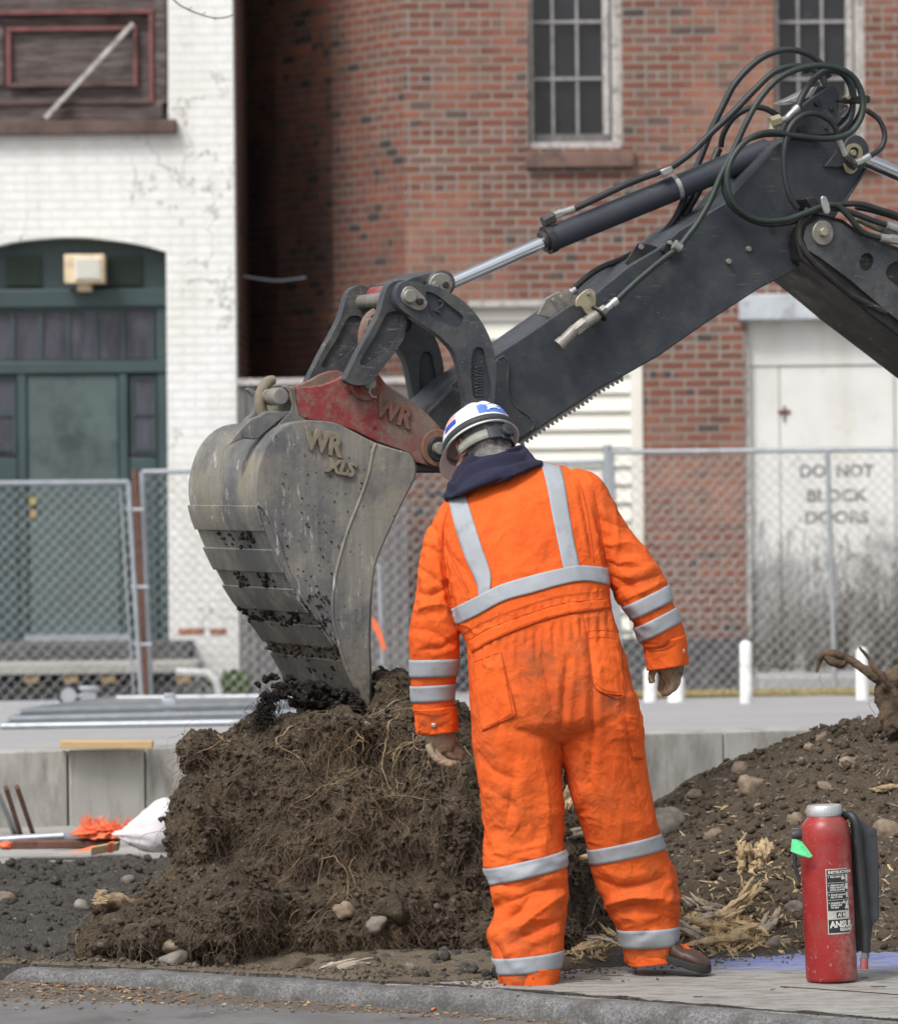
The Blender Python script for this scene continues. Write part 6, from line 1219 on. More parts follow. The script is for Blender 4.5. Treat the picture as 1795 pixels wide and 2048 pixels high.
for kx_ in range(16):                                                # gathers under and over the elastic waist
    u = kx_/15; xa, ya = 945+(1215-945)*u, 1302-75*u; folds.append(([(xa, ya-8), (xa+rn.uniform(-5, 5), ya+rn.uniform(22, 60))], 3.6, -.0050*rn.uniform(.6, 1.3))); folds.append(([(xa-3, ya-34), (xa+rn.uniform(-4, 4), ya-50-rn.uniform(0, 12))], 3.2, -.0028))
def pdist(px, py, pts):
    P_ = np.array(c2d(pts, 5)); d = np.full(px.shape, 1e9); tt = np.zeros(px.shape); n = len(P_)
    for i in range(n-1):
        a, b = P_[i], P_[i+1]; ab = b-a; t = np.clip(((px-a[0])*ab[0]+(py-a[1])*ab[1])/(ab@ab+1e-9), 0, 1); q = np.hypot(px-a[0]-t*ab[0], py-a[1]-t*ab[1]); mm = q < d; d = np.where(mm, q, d); tt = np.where(mm, (i+t)/(n-1), tt)
    return d, tt
for pts, wd, amp in folds:
    pa = np.array(pts); box = (px > pa[:, 0].min()-50) & (px < pa[:, 0].max()+50) & (py > pa[:, 1].min()-50) & (py < pa[:, 1].max()+50) & (N[:, 1] < .3); ii = np.where(box)[0]
    if not len(ii): continue
    d, tt = pdist(px[ii], py[ii], pts); env = np.sin(np.pi*np.clip(tt*.9+.05, 0, 1))**.6
    disp[ii] += amp*env*(1.1*np.exp(-np.abs(d)/(wd*.62))-.38*np.exp(-((d-wd*2.1)/(wd*.9))**2))*back[ii]
P2 = P+N*disp[:, None]; setco(me, P2); px, py = proj(P2)
dirt = np.zeros(len(P2))
for cx, cy, sx_, sy_, a in [(1050, 1760, 60, 30, .4), (1270, 1800, 50, 40, .5), (1040, 1880, 50, 40, .5), (1030, 1640, 50, 70, .3), (1220, 1600, 50, 70, .3), (1180, 1370, 60, 70, .5), (980, 1500, 25, 50, .35), (1190, 1240, 30, 30, .4), (1150, 1560, 30, 60, .25), (1085, 1330, 70, 45, .9), (1150, 1300, 40, 40, .7), (1100, 1410, 70, 60, .55), (1215, 1320, 40, 60, 1.), (1225, 1395, 28, 40, .95), (1010, 1400, 30, 50, .35), (1345, 1310, 35, 22, 1.1), (1290, 1150, 45, 45, .35), (1215, 1000, 30, 50, .4), (1120, 1445, 25, 60, .5), (870, 1435, 40, 16, .6), (1355, 1800, 16, 60, .6), (1120, 1820, 16, 60, .5), (1310, 1905, 60, 14, .9), (1060, 1955, 60, 14, .9), (1300, 1760, 20, 60, .35), (865, 1355, 50, 12, .5), (1310, 1215, 40, 12, .8), (990, 1590, 30, 60, .25), (1310, 1060, 30, 40, .3), (970, 1430, 20, 30, .4), (1040, 1280, 60, 14, .3)]:
    dirt = np.maximum(dirt, a*np.exp(-((px-cx)/sx_)**2-((py-cy)/sy_)**2)*(N[:, 1] < .4))
setattr_f(me, 'dirt', np.clip(dirt+.05, 0, 1))
CB = bvh_of(me)
# body: one continuous mesh (head, neck, trunk, limbs) mostly inside the clothes
mb = MB(); shr = lambda secs, k, dk: [(a+(c-a)*k, b, c-(c-a)*k, d, Y, e*dk) for a, b, c, d, Y, e in secs]
loft(mb, shr(torso, .12, .72), 24); loft(mb, shr(legL[:-1], .24, .6), 20); loft(mb, shr(legR, .24, .6), 20); loft(mb, shr(armL, .24, .6), 20); loft(mb, shr(armR, .24, .6), 20)
fw = Vector((-.44, .70, -.56)).normalized(); upv = (Vector((0, 0, 1))-fw*fw.z).normalized(); rtv = fw.cross(upv).normalized()
tilt = Matrix.Rotation(R(4), 3, fw); upv = tilt@upv; rtv = tilt@rtv
HC = W(961, 886, 14.33)
def hl(r, f, u): return HC+rtv*r+fw*f+upv*u
def hblob(mb, c, s, sub=3):
    v, f = ICO[sub]; mb.add([hl(c[0]+a*s[0], c[1]+b*s[1], c[2]+d_*s[2]) for a, b, d_ in v], f)
hblob(mb, (0, -.005, .0), (.074, .094, .098), 4); hblob(mb, (0, .045, -.055), (.058, .055, .062)); hblob(mb, (0, .066, -.095), (.030, .030, .022)); hblob(mb, (0, .1, -.035), (.012, .018, .024)); hblob(mb, (0, .085, .005), (.05, .018, .014)); hblob(mb, (0, .093, -.07), (.024, .010, .009))
for s in (-1, 1): hblob(mb, (s*.032, .086, -.02), (.012, .008, .007), 2); hblob(mb, (s*.048, .06, -.045), (.018, .025, .02), 2)
mb.tube([hl(0, -.02, -.05), hl(0, -.045, -.12), W(1005, 932, 14.25), W(1020, 975, 14.22)], [.056, .056, .056, .060], 20)
me2 = remeshed(mb, .0048, 3, 'b'); person = addobj('person', me2, M['skin']); tag(person, 'worker in dirty orange coverall and white hard hat, seen from behind, looking down', 'person')
cov = addobj('coverall', me, M['coverall'], person)
# ears
for s in (-1, 1):
    mb = MB(); rim = [hl(s*(.076+.006*math.sin(a*3)), -.004+.017*math.cos(a), -.022+.031*math.sin(a)) for a in [k*6.283/20 for k in range(21)]]
    mb.tube(rim, .0052, 8, False); hblob(mb, (s*.074, .0, -.024), (.006, .014, .027)); hblob(mb, (s*.077, .004, -.050), (.006, .008, .010)); mb.build('ear', M['skin'], person, smooth=True)
# hair: cap of short grey hair on the back of the head
v, f = ICO[4]; v2 = v.copy(); rr_ = .0015+np.abs(fbm(v, 18, 2, 3))*.0035; keep = [q for q in f if all((v[i][1] < .22 and v[i][2] > -.86 and not (abs(v[i][0]) > .8 and v[i][1] > .0 and v[i][2] < .05)) for i in q)]
mbh = MB(); pts = [hl(a*(.0765+r*1.5), -.006+b*(.0975+r*2), .0+c*(.1005+r)) for (a, b, c), r in zip(v, rr_)]; mbh.add(pts, keep)
rh = random.Random(6)
mbh.tube([hl(0, -.018, -.045), hl(0, -.030, -.075), hl(.0, -.045, -.118), W(1003, 930, 14.252)], [.0580, .0590, .0590, .0585], 32)
for _ in range(700):
    a_ = rh.uniform(math.pi, 2*math.pi); u_ = rh.uniform(-.13, -.05); p = hl(.063*math.cos(a_), -.036+.02*(u_+.08)/-.05*.5+.063*math.sin(a_), u_); dn_ = -upv*.012-fw*.003; s_ = rtv*.0006; mbh.add([p-s_, p+s_, p+dn_], [(0, 1, 2)])
for _ in range(3600):
    a = np.array([rh.gauss(0, 1), rh.gauss(0, 1), rh.gauss(0, 1)]); a /= np.linalg.norm(a)
    if a[1] > .1 or a[2] > .35 or a[2] < -.92: continue
    p = hl(a[0]*.079, -.006+a[1]*.1, a[2]*.103); dn_ = -upv*.013+(-fw*.002+rtv*a[0]*.002)+rtv*rh.uniform(-.003, .003); s_ = dn_.cross(Vector((a[0], a[1], a[2]))).normalized()*.0006
    mbh.add([p-s_, p+s_, p+dn_+Vector((rh.uniform(-.001, .001), -.001, 0))], [(0, 1, 2)])
hair = mbh.build('hair', M['hair'], person, smooth=True, fixn=False)
# helmet
def hat(th, ph, o=0):                                                # th round the rim (0 = right), ph 0 top .. 1 rim
    a = .106+o; b = .128+o; h = .118+o; t = ph*math.pi/2; q = math.sin(t)**.92; x_ = a*q*math.cos(th); y_ = b*q*math.sin(th); z_ = h*math.cos(t)**.85 if t < math.pi/2-.001 else 0
    rd = (math.exp(-(x_/.011)**2)*.006+math.exp(-((abs(x_)-.034)/.009)**2)*.0045)*math.exp(-(max(0, ph-.62)/.16)**2) if ph < .95 else 0
    return hl(x_, y_+.006, z_+.002+rd)
mb = MB(); nt_, np_ = 72, 26; vs = [hat(2*math.pi*i/nt_, j/np_) for j in range(np_+1) for i in range(nt_)]
for k, (o, dz) in enumerate(((.002, -.002), (.007, -.005), (.0085, -.0075), (.006, -.0085), (-.004, -.005), (-.0045, .02))):
    for i in range(nt_):
        th = 2*math.pi*i/nt_; pk = max(0, math.sin(th))**3; ob = o*(1.2 if k in (1, 2, 3) else 1)+(pk*.040 if k in (1, 2, 3) else (pk*.008 if k == 0 else 0)); vs.append(hl((.106+ob)*math.cos(th), .006+(.128+ob)*math.sin(th), .002+dz-(pk*.010 if k in (1, 2, 3) else 0)-.004*abs(math.cos(th))*(k < 4)))
R_ = np_+7; mb.add(vs, [(j*nt_+i, j*nt_+(i+1) % nt_, (j+1)*nt_+(i+1) % nt_, (j+1)*nt_+i) for j in range(R_-1) for i in range(nt_)])
helm = mb.build('hard_hat', M['shell'], person, smooth='auto', fixn=False)
s_ = helm.modifiers.new('t', 'SOLIDIFY'); s_.thickness = .0022; s_.offset = 1
def hpatch(name, mat, th0, th1, p0, p1, o=.0012, nn=14, slope=0):
    mb = MB(); vs = [hat(th0+(th1-th0)*i/nn, p0+(p1-p0)*j/6+slope*(i/nn-.5), o) for j in range(7) for i in range(nn+1)]
    mb.add(vs, [(j*(nn+1)+i, j*(nn+1)+i+1, (j+1)*(nn+1)+i+1, (j+1)*(nn+1)+i) for j in range(6) for i in range(nn)]); return mb.build(name, mat, helm, smooth=True, fixn=False)
B_ = -math.pi/2
hpatch('sticker', M['blue_sticker'], B_-.50, B_+.44, .665, .865, .0018)
def hat_txt(x, y, z): return hat(B_+x, .765-y, .0046+z)
text_obj('JBIC', 'raised_lettering', M['white_print'], helm, hat_txt, .125, .0002, .006, 1.9)
mb = MB(); vs = [hat(2*math.pi*i/72, p, .002) for p in (.915, .95, .995) for i in range(72)]; mb.add(vs, [(j*72+i, j*72+(i+1) % 72, (j+1)*72+(i+1) % 72, (j+1)*72+i) for j in range(2) for i in range(72)]); b_ = mb.build('elastic_band', M['black_band'], helm, smooth=True, fixn=False); q = b_.modifiers.new('t', 'SOLIDIFY'); q.thickness = .002
hpatch('sticker', M['deep_blue'], math.pi-.12, math.pi+.38, .73, .835, .0016); hpatch('sticker', M['pink_sticker'], math.pi-.14, math.pi+.30, .50, .725, .0016)
# suspension: strap and knob at the nape
mb = MB(); vs = [hl(.088*math.cos(t_), .0+.108*math.sin(t_), u) for u in (-.020, -.052) for t_ in [math.pi*1.0+math.pi*k/30 for k in range(31)]]
mb.add(vs, [(i, i+1, 32+i, 31+i) for i in range(30)]); b_ = mb.build('head_strap', M['strap'], helm, smooth=True, fixn=False); q = b_.modifiers.new('t', 'SOLIDIFY'); q.thickness = .003
def curved_box(t0, t1, u0, u1, r0, r1, name, mat):
    mb = MB(); n = 10; vs = []
    for r in (r0, r1):
        for u in (u0, u1):
            for k in range(n+1): t_ = t0+(t1-t0)*k/n; vs.append(hl((.088+r)*math.cos(t_), (.108+r)*math.sin(t_), u))
    m = n+1; fs = [(i, i+1, m+i+1, m+i) for i in range(n)]+[(2*m+i, 3*m+i, 3*m+i+1, 2*m+i+1) for i in range(n)]+[(i, 2*m+i, 2*m+i+1, i+1) for i in range(n)]+[(m+i, m+i+1, 3*m+i+1, 3*m+i) for i in range(n)]+[(0, m, 3*m, 2*m), (n, 2*m+n, 3*m+n, m+n)]
    return mb.add(vs, fs).build(name, mat, helm, bevel=.0025)
curved_box(B_-.42, B_-.02, -.060, -.018, .0, .012, 'ratchet_cover', M['knob']); curved_box(B_-.0, B_+.42, -.062, -.012, .0, .010, 'ratchet_cover', M['knob'])
c = hl(.020, -.118, -.036); dr_ = (hl(.026, -.2, -.036)-c).normalized(); MB().tube([c-dr_*.004, c+dr_*.012, c+dr_*.014], [.0215, .0205, .018], 14).build('ratchet_knob', M['knob'], helm, smooth='auto'); MB().tube([c+dr_*.013, c+dr_*.0155], .0055, 12).build('knob_hole', M['black_steel'], helm)
# navy hood lying on the shoulders
hood = [(932, 915, 1046, 890, 14.275, .100), (922, 928, 1052, 900, 14.265, .108), (908, 945, 1062, 908, 14.235, .108), (896, 968, 1078, 920, 14.205, .122), (888, 992, 1086, 928, 14.18, .128), (889, 1004, 1070, 940, 14.175, .122)]
mb = MB(); loft(mb, hood, 40, 2.2); me3 = remeshed(mb, .0042, 3, 'h'); P3 = vco(me3); N3 = vno(me3); hx_, hy_ = proj(P3); dd3 = fbm(P3, 9, 3, 2)*.004
for pts, wd, amp in [([(900, 985), (935, 950), (985, 930), (1050, 915)], 6, -.011), ([(905, 960), (940, 925), (985, 905), (1040, 900)], 5, -.009), ([(925, 935), (965, 905), (1010, 893)], 4, -.006), ([(920, 990), (970, 960), (1040, 932), (1080, 926)], 6, .007), ([(895, 1000), (950, 985), (1000, 960)], 5, -.006)]:
    d, tt = pdist(hx_, hy_, pts); dd3 += amp*(np.exp(-(d/wd)**2)-.35*np.exp(-((d-2*wd)/wd)**2))*(N3[:, 1] < .2)
setco(me3, P3+N3*dd3[:, None]); addobj('hood', me3, M['navy'], person); HDB = bvh_of(me3)
# strips, pockets and seams laid on the cloth
def cast(pxy, off):
    d = ray(*pxy).normalized(); r = CB.ray_cast(CAM+d*12, d)
    if r[0] is None: return None
    return r[0]-d*off+r[1]*0
def band(name, mat, top, bot, off=.003, nu=60, nv=8, th=.0022, parent=None):
    T = catmull([(a, b, 0) for a, b in top], 10); B = catmull([(a, b, 0) for a, b in bot], 10)
    samp = lambda L, u: (lambda i, f_: L[i].lerp(L[min(i+1, len(L)-1)], f_))(int(u*(len(L)-1)), u*(len(L)-1)-int(u*(len(L)-1)))
    idx = {}; vs = []; fs = []
    for j in range(nv+1):
        for i in range(nu+1):
            a = samp(T, min(i/nu, .99999)); b = samp(B, min(i/nu, .99999)); q = a.lerp(b, j/nv); c = cast((q.x, q.y), off)
            if c is not None: idx[(i, j)] = len(vs); vs.append(c)
    for j in range(nv):
        for i in range(nu):
            k4_ = [(i, j), (i+1, j), (i+1, j+1), (i, j+1)]
            if all(k in idx for k in k4_):
                q = tuple(idx[k] for k in k4_)
                if max((vs[q[0]]-vs[q[2]]).length, (vs[q[1]]-vs[q[3]]).length) < .05: fs.append(q)
    o = MB().add(vs, fs).build(name, mat, parent or cov, smooth=True, fixn=False); s_ = o.modifiers.new('t', 'SOLIDIFY'); s_.thickness = th; s_.offset = 0; return o
def ringband(name, mat, TL, TR, BL, BR, Y, off=.003, nv=6, na=72, dmax=.2, arc=(0, 2*math.pi)):
    vs = []; ok = []; closed = arc[1]-arc[0] > 6.28; m = na if closed else na+1
    for j in range(nv+1):
        L = Vector((*TL, 0)).lerp(Vector((*BL, 0)), j/nv); R2 = Vector((*TR, 0)).lerp(Vector((*BR, 0)), j/nv); a = W(L.x, L.y, Y); b = W(R2.x, R2.y, Y); c = (a+b)/2; e1 = (b-a).normalized()
        for i in range(m):
            t = arc[0]+(arc[1]-arc[0])*i/na; d = (e1*math.cos(t)+Vector((0, -1, 0))*math.sin(t)).normalized(); r = CB.ray_cast(c, d, dmax); ok.append(r[0] is not None); vs.append(r[0]+d*off if r[0] is not None else c)
    fs = []
    for j in range(nv):
        for i in range(na):
            q = (j*m+i, j*m+(i+1) % m, (j+1)*m+(i+1) % m, (j+1)*m+i)
            if all(ok[k] for k in q): fs.append(q)
    o = MB().add(vs, fs).build(name, mat, cov, smooth=True, fixn=False); s_ = o.modifiers.new('t', 'SOLIDIFY'); s_.thickness = .0022; s_.offset = 0; return o
RF = M['reflect']
band('reflective_strip', RF, k3((385, 590), (425, 720), (470, 860), (512, 985), (510, 1075)), k3((296, 605), (330, 750), (380, 900), (445, 1050), (450, 1115)), .0035)
band('reflective_strip', RF, k3((862, 418), (890, 520), (915, 680), (945, 850), (970, 960)), k3((768, 420), (800, 540), (830, 700), (865, 870), (888, 975)), .0035)
band('reflective_strip', RF, k3((310, 1172), (440, 1108), (560, 1048), (720, 1000), (880, 962), (980, 948), (1116, 962)), k3((336, 1255), (440, 1205), (580, 1130), (740, 1085), (880, 1045), (1000, 1028), (1124, 1048)), .0045, 90)
ringband('reflective_strip', RF, k3((100, 1430))[0], k3((352, 1424))[0], k3((104, 1522))[0], k3((342, 1514))[0], 14.13)
ringband('reflective_strip', RF, k3((104, 1566))[0], k3((336, 1552))[0], k3((110, 1650))[0], k3((332, 1636))[0], 14.14)
ringband('reflective_strip', RF, k3((1205, 1150))[0], k3((1408, 1052))[0], k3((1240, 1225))[0], k3((1438, 1128))[0], 14.15)
ringband('reflective_strip', RF, k3((1275, 1252))[0], k3((1444, 1168))[0], k3((1305, 1330))[0], k3((1476, 1240))[0], 14.16)
ringband('reflective_strip', RF, k4((486, 955))[0], k4((862, 868))[0], k4((492, 1040))[0], k4((878, 948))[0], 14.045)
ringband('reflective_strip', RF, k4((515, 1405))[0], k4((866, 1365))[0], k4((545, 1485))[0], k4((855, 1450))[0], 14.0)
ringband('reflective_strip', RF, k4((985, 866))[0], k4((1342, 786))[0], k4((992, 944))[0], k4((1362, 864))[0], 14.12)
ringband('reflective_strip', RF, k4((1132, 1262))[0], k4((1430, 1246))[0], k4((1150, 1354))[0], k4((1432, 1338))[0], 14.19)
CV = M['coverall']
band('waistband', CV, [(935, 1283), (975, 1258), (1060, 1226), (1130, 1206), (1216, 1198)], [(943, 1305), (985, 1280), (1065, 1247), (1135, 1227), (1222, 1216)], .0035, 80, 4, .003)
band('back_pocket', CV, k5((432, 735), (520, 700), (600, 672)), k5((490, 1140), (580, 1095), (672, 1055)), .003, 40, 40, .0025)
band('back_pocket', CV, k5((1118, 545), (1220, 540), (1312, 560)), k5((1155, 870), (1210, 915), (1335, 932)), .003, 40, 40, .0025)
band('leg_pocket', CV, k5((1340, 1040), (1410, 1060)), k5((1390, 1300), (1452, 1306)), .003, 24, 40, .002)
sm_ = []
def seam(pts, r=.0013, off=.0035):
    q = [cast(p, off) for p in c2d(pts, 8)]; q = [c for c in q if c is not None]; mb = MB(); run = [q[0]] if q else []
    for c in q[1:]:
        if (c-run[-1]).length < .03: run.append(c)
        else:
            if len(run) > 4: MB().tube(run, r, 5).build('seam', M['seam'], cov, smooth=True)
            run = [c]
    if len(run) > 2: mb.tube(run, r, 5)
    if mb.v: mb.build('seam', M['seam'], cov, smooth=True)
seam([(935, 1283), (975, 1258), (1060, 1226), (1130, 1206), (1216, 1198)], .0011, .0055); seam([(943, 1305), (985, 1280), (1065, 1247), (1135, 1227), (1222, 1216)], .0015, .0055); seam([(925, 1268), (975, 1240), (1060, 1208), (1130, 1190), (1214, 1182)], .0008)
seam(k5((490, 1140), (580, 1095), (672, 1055), (682, 1000), (640, 840), (600, 672)), .0016, .005); seam(k5((510, 1115), (590, 1080), (660, 1040)), .0010, .005); seam(k5((432, 735), (520, 700), (600, 672)), .0012, .005)
seam(k5((1118, 545), (1220, 540), (1312, 560)), .0010, .005); seam(k5((1118, 545), (1135, 720), (1155, 860), (1210, 912), (1335, 932), (1318, 740), (1312, 560)), .0016, .005); seam(k5((1165, 850), (1215, 895), (1330, 915)), .0010, .005); seam(k5((1118, 590), (1220, 580), (1316, 600)), .0007, .005)
seam(k5((1340, 1040), (1350, 1180), (1380, 1295), (1452, 1308)), .0011, .004)
seam(k3((960, 500), (1000, 640), (1025, 800), (1040, 930)), .0009); seam(k3((275, 830), (330, 940), (400, 1090)), .0009)
seam([(893, 1022), (884, 1080), (896, 1180), (912, 1245)], .0014, .001); seam([(1186, 980), (1203, 1075), (1215, 1150)], .0011, .001)
seam(k5((1085, 440), (1120, 620), (1145, 900), (1148, 1150)), .0009); seam(k4((862, 400), (858, 600), (862, 860)), .0009, .001); seam(k3((1310, 1385), (1400, 1375), (1500, 1320)), .0011); seam(k3((130, 1700), (230, 1712), (340, 1690)), .0011); seam(k5((300, 130), (350, 230), (420, 370)), .0006)
seam([(1345, 1690), (1362, 1760), (1357, 1860)], .0010); seam(k4((1180, 200), (1190, 300), (1230, 400)), .0009)
for p in (k3((222, 1766))[0], k3((1497, 1386))[0]):
    c = cast(p, .004)
    if c is not None: MB().tube([c+Vector((0, .004, 0)), c-Vector((0, .002, 0)), c-Vector((0, .003, 0))], [.0065, .0065, .004], 14).build('snap_button', M['zinc'], cov, smooth='auto')
# cuffs
def openband(name, secs, mat, th=.003):
    mb = MB(); loft(mb, secs, 48, 2.2, 5, False); v = np.array(mb.v); v += fbm(v, 20, 3, 9)[:, None]*np.array([.004, .004, .003]); mb.v = [tuple(q) for q in v]; o = mb.build(name, mat, cov, smooth=True, fixn=False); s_ = o.modifiers.new('t', 'SOLIDIFY'); s_.thickness = th; return o
openband('cuff', [(824, 1418, 912, 1412, 14.16, .066), (840, 1440, 914, 1436, 14.165, .064), (846, 1470, 915, 1462, 14.17, .063)], CV)
mb = MB().add([W(a, b, 14.13) for a, b in ((829, 1430), (846, 1436), (846, 1456), (832, 1466), (829, 1450))], [(0, 1, 2, 3, 4)]); o = mb.build('cuff_tab', CV, cov); s_ = o.modifiers.new('t', 'SOLIDIFY'); s_.thickness = .004
openband('cuff', [(1288, 1292, 1370, 1268, 14.17, .074), (1291, 1318, 1373, 1300, 14.18, .073), (1294, 1340, 1375, 1328, 14.185, .072)], CV)
openband('trouser_hem', [(995, 1938, 1121, 1930, 14.0, .104), (1002, 1958, 1117, 1952, 14.0, .104), (1008, 1973, 1113, 1968, 14.0, .104)], CV)
openband('trouser_hem', [(1246, 1893, 1358, 1880, 14.2, .102), (1250, 1912, 1358, 1902, 14.2, .102), (1256, 1929, 1358, 1920, 14.2, .102)], CV)
# gloves: palm, four unequal fingers and a thumb each, fused into one skin
def glove(palm, fingers, mat, label):
    mb = MB(); loft(mb, palm, 24, 2.3)
    for pts, r0, r1 in fingers:
        P_ = catmull([W(a, b, Y) for a, b, Y in pts], 4); m = len(P_); mb.tube(P_+[P_[-1]+(P_[-1]-P_[-2])*.5], [r0+(r1-r0)*i/(m-1) for i in range(m)]+[r1*.45], 12)
    me = remeshed(mb, .0028, 2, 'g'); Pg = vco(me); Ng = vno(me); setco(me, Pg+Ng*(fbm(Pg, 38, 3, 3)*.0016-np.clip(1-np.abs(fbm(Pg*np.array([1, 1, 1.6]), 30, 2, 8))*6, 0, 1)*.0014)[:, None]); o = addobj('glove', me, mat, person); o['label'] = label; return o
glove([(849, 1452, 908, 1450, 14.17, .030), (848, 1472, 908, 1470, 14.17, .032), (853, 1492, 910, 1488, 14.175, .030), (862, 1506, 908, 1500, 14.18, .024)],
      [([(857, 1490, 14.15), (865, 1510, 14.14), (882, 1524, 14.14), (904, 1531, 14.15)], .0125, .0095), ([(868, 1492, 14.165), (878, 1512, 14.155), (893, 1524, 14.155), (911, 1527, 14.165)], .0125, .0095), ([(885, 1492, 14.18), (897, 1508, 14.175), (910, 1514, 14.18), (922, 1516, 14.19)], .0120, .009), ([(898, 1488, 14.19), (912, 1500, 14.185), (922, 1505, 14.19), (930, 1510, 14.2)], .0110, .0085), ([(896, 1466, 14.20), (910, 1482, 14.225), (917, 1497, 14.235), (917, 1508, 14.235)], .0125, .0095)], M['glove_pale'], 'scuffed tan glove, half curled over the root ball')
glove([(1306, 1322, 1368, 1318, 14.18, .029), (1310, 1338, 1368, 1334, 14.18, .030), (1318, 1354, 1365, 1350, 14.185, .027), (1322, 1366, 1358, 1364, 14.19, .022)],
      [([(1354, 1350, 14.17), (1354, 1364, 14.165), (1348, 1376, 14.17), (1338, 1383, 14.18)], .0115, .009), ([(1344, 1354, 14.17), (1344, 1370, 14.16), (1339, 1382, 14.165), (1331, 1388, 14.175)], .0120, .009), ([(1334, 1356, 14.18), (1333, 1372, 14.175), (1329, 1384, 14.18), (1325, 1390, 14.19)], .0115, .009), ([(1324, 1352, 14.19), (1322, 1366, 14.19), (1321, 1376, 14.195), (1319, 1383, 14.2)], .0105, .0085), ([(1312, 1328, 14.18), (1304, 1344, 14.175), (1302, 1356, 14.17), (1304, 1366, 14.17)], .0130, .0105)], M['glove'], 'dark soiled glove with the thumb held apart')
# boots
def boot(heel, toe, name, heelz, toez, wd=.048, up_=True):
    H, T = Vector(heel), Vector(toe); ax = Vector((T.x-H.x, T.y-H.y, 0)).normalized(); sd = Vector((-ax.y, ax.x, 0)); L = math.hypot(T.x-H.x, T.y-H.y); mb = MB(); so = MB(); n = 14; m = 20; vs = []; sv = []
    for i in range(n+1):
        u = i/n; z0 = heelz+(toez-heelz)*u; wdt = wd*(.72+.28*math.sin(min(1, u*1.35)*math.pi*.5+.2))*(1 if u < .82 else math.sqrt(max(.02, 1-((u-.82)/.19)**2)))*(1 if u > .1 else .7+3*u); hgt = .11-.075*min(1, max(0, (u-.18)/.5)) if u < .7 else .043-.02*((u-.7)/.3)**2
        c = H+ax*L*u; c.z = z0
        for k in range(m): a = 2*math.pi*k/m; x_ = math.copysign(abs(math.cos(a))**.8, math.cos(a))*wdt; z_ = .016+hgt*(.5+.5*math.copysign(abs(math.sin(a))**.8, math.sin(a))); vs.append(c+sd*x_+Vector((0, 0, z_)))
        for k in range(m): a = 2*math.pi*k/m; x_ = math.copysign(abs(math.cos(a))**.5, math.cos(a))*(wdt+.006); z_ = .011+.014*math.copysign(abs(math.sin(a))**.4, math.sin(a))+(.006*math.sin(u*40) if math.sin(a) < -.2 else 0)*.5+(.008 if .32 < u < .45 and math.sin(a) < -.2 else 0); sv.append(c+sd*x_+Vector((0, 0, z_+.004)))
    fs = [(i*m+k, i*m+(k+1) % m, (i+1)*m+(k+1) % m, (i+1)*m+k) for i in range(n) for k in range(m)]+[tuple(reversed(range(m))), tuple(range(n*m, (n+1)*m))]
    o = mb.add(vs, fs).build(name, M['boot'], person, smooth='auto', fixn=True); so.add(sv, fs).build('sole', M['sole'], o, smooth='auto'); return o
h0 = W(1285, 1905, 14.18); t0 = W(1418, 1945, 14.11)
boot((h0.x, h0.y, 0), (t0.x, t0.y, 0), 'boot', .060, .004)
h0 = G(1036, 1974, 0); boot((h0.x, 13.925, 0), (h0.x-.03, 14.20, 0), 'boot', .001, .001, .046)
mb = MB(); c_ = [W(a, b, 14.13) for a, b in ((1352, 1888), (1372, 1890), (1388, 1905), (1378, 1916), (1366, 1906), (1352, 1900))]; o = mb.add(c_, [(0, 1, 2, 3, 4, 5)]).build('hem_flap', CV, cov); s_ = o.modifiers.new('t', 'SOLIDIFY'); s_.thickness = .004
# ================================================================== FIRE EXTINGUISHER
b0 = G(1663, 1962, .0); XT = thing('fire_extinguisher', 'scuffed red fire extinguisher with black instruction label standing on the sidewalk', 'fire extinguisher', b0)
Yx = b0.y; axx = (W(1648, 1632, Yx)-W(1663, 1965, Yx)); axx.y = 0; HT = axx.length; axx.normalize(); sx = Vector((0, 1, 0)).cross(axx).normalized()*-1
if sx.x < 0: sx = -sx
sy = Vector((0, 1, 0)); RX = 51.5*Yx/F
def XP(th, h, r): return b0+axx*h+(sx*math.cos(th)+sy*math.sin(th))*r
def lathe(name, prof, mat, par, n=64, wav=None):
    vs = [XP(2*math.pi*k/n, h, r*(1+(wav*(k % 2) if wav and 1 <= i <= len(prof)-2 else 0))) for i, (h, r) in enumerate(prof) for k in range(n)]; m = len(prof)
    return MB().add(vs, [(i*n+k, i*n+(k+1) % n, (i+1)*n+(k+1) % n, (i+1)*n+k) for i in range(m-1) for k in range(n)]+[tuple(reversed(range(n))), tuple(range((m-1)*n, m*n))]).build(name, mat, par, smooth='auto')
Hb = HT-.004
lathe('cylinder', [(.003, RX*.95), (.006, RX*.985), (.014, RX), (Hb*.5, RX), (Hb*.87, RX*.985), (Hb*.92, RX*.95), (Hb*.955, RX*.88), (Hb*.98, RX*.76), (Hb*.995, RX*.66), (Hb+.002, RX*.63)], M['ext_red'], XT)
cap = lathe('cap', [(Hb+.001, RX*.66), (Hb+.006, RX*.66), (Hb+.008, RX*.665), (Hb+.028, RX*.655), (Hb+.032, RX*.62), (Hb+.033, RX*.5)], M['alu'], XT, 72, .03)
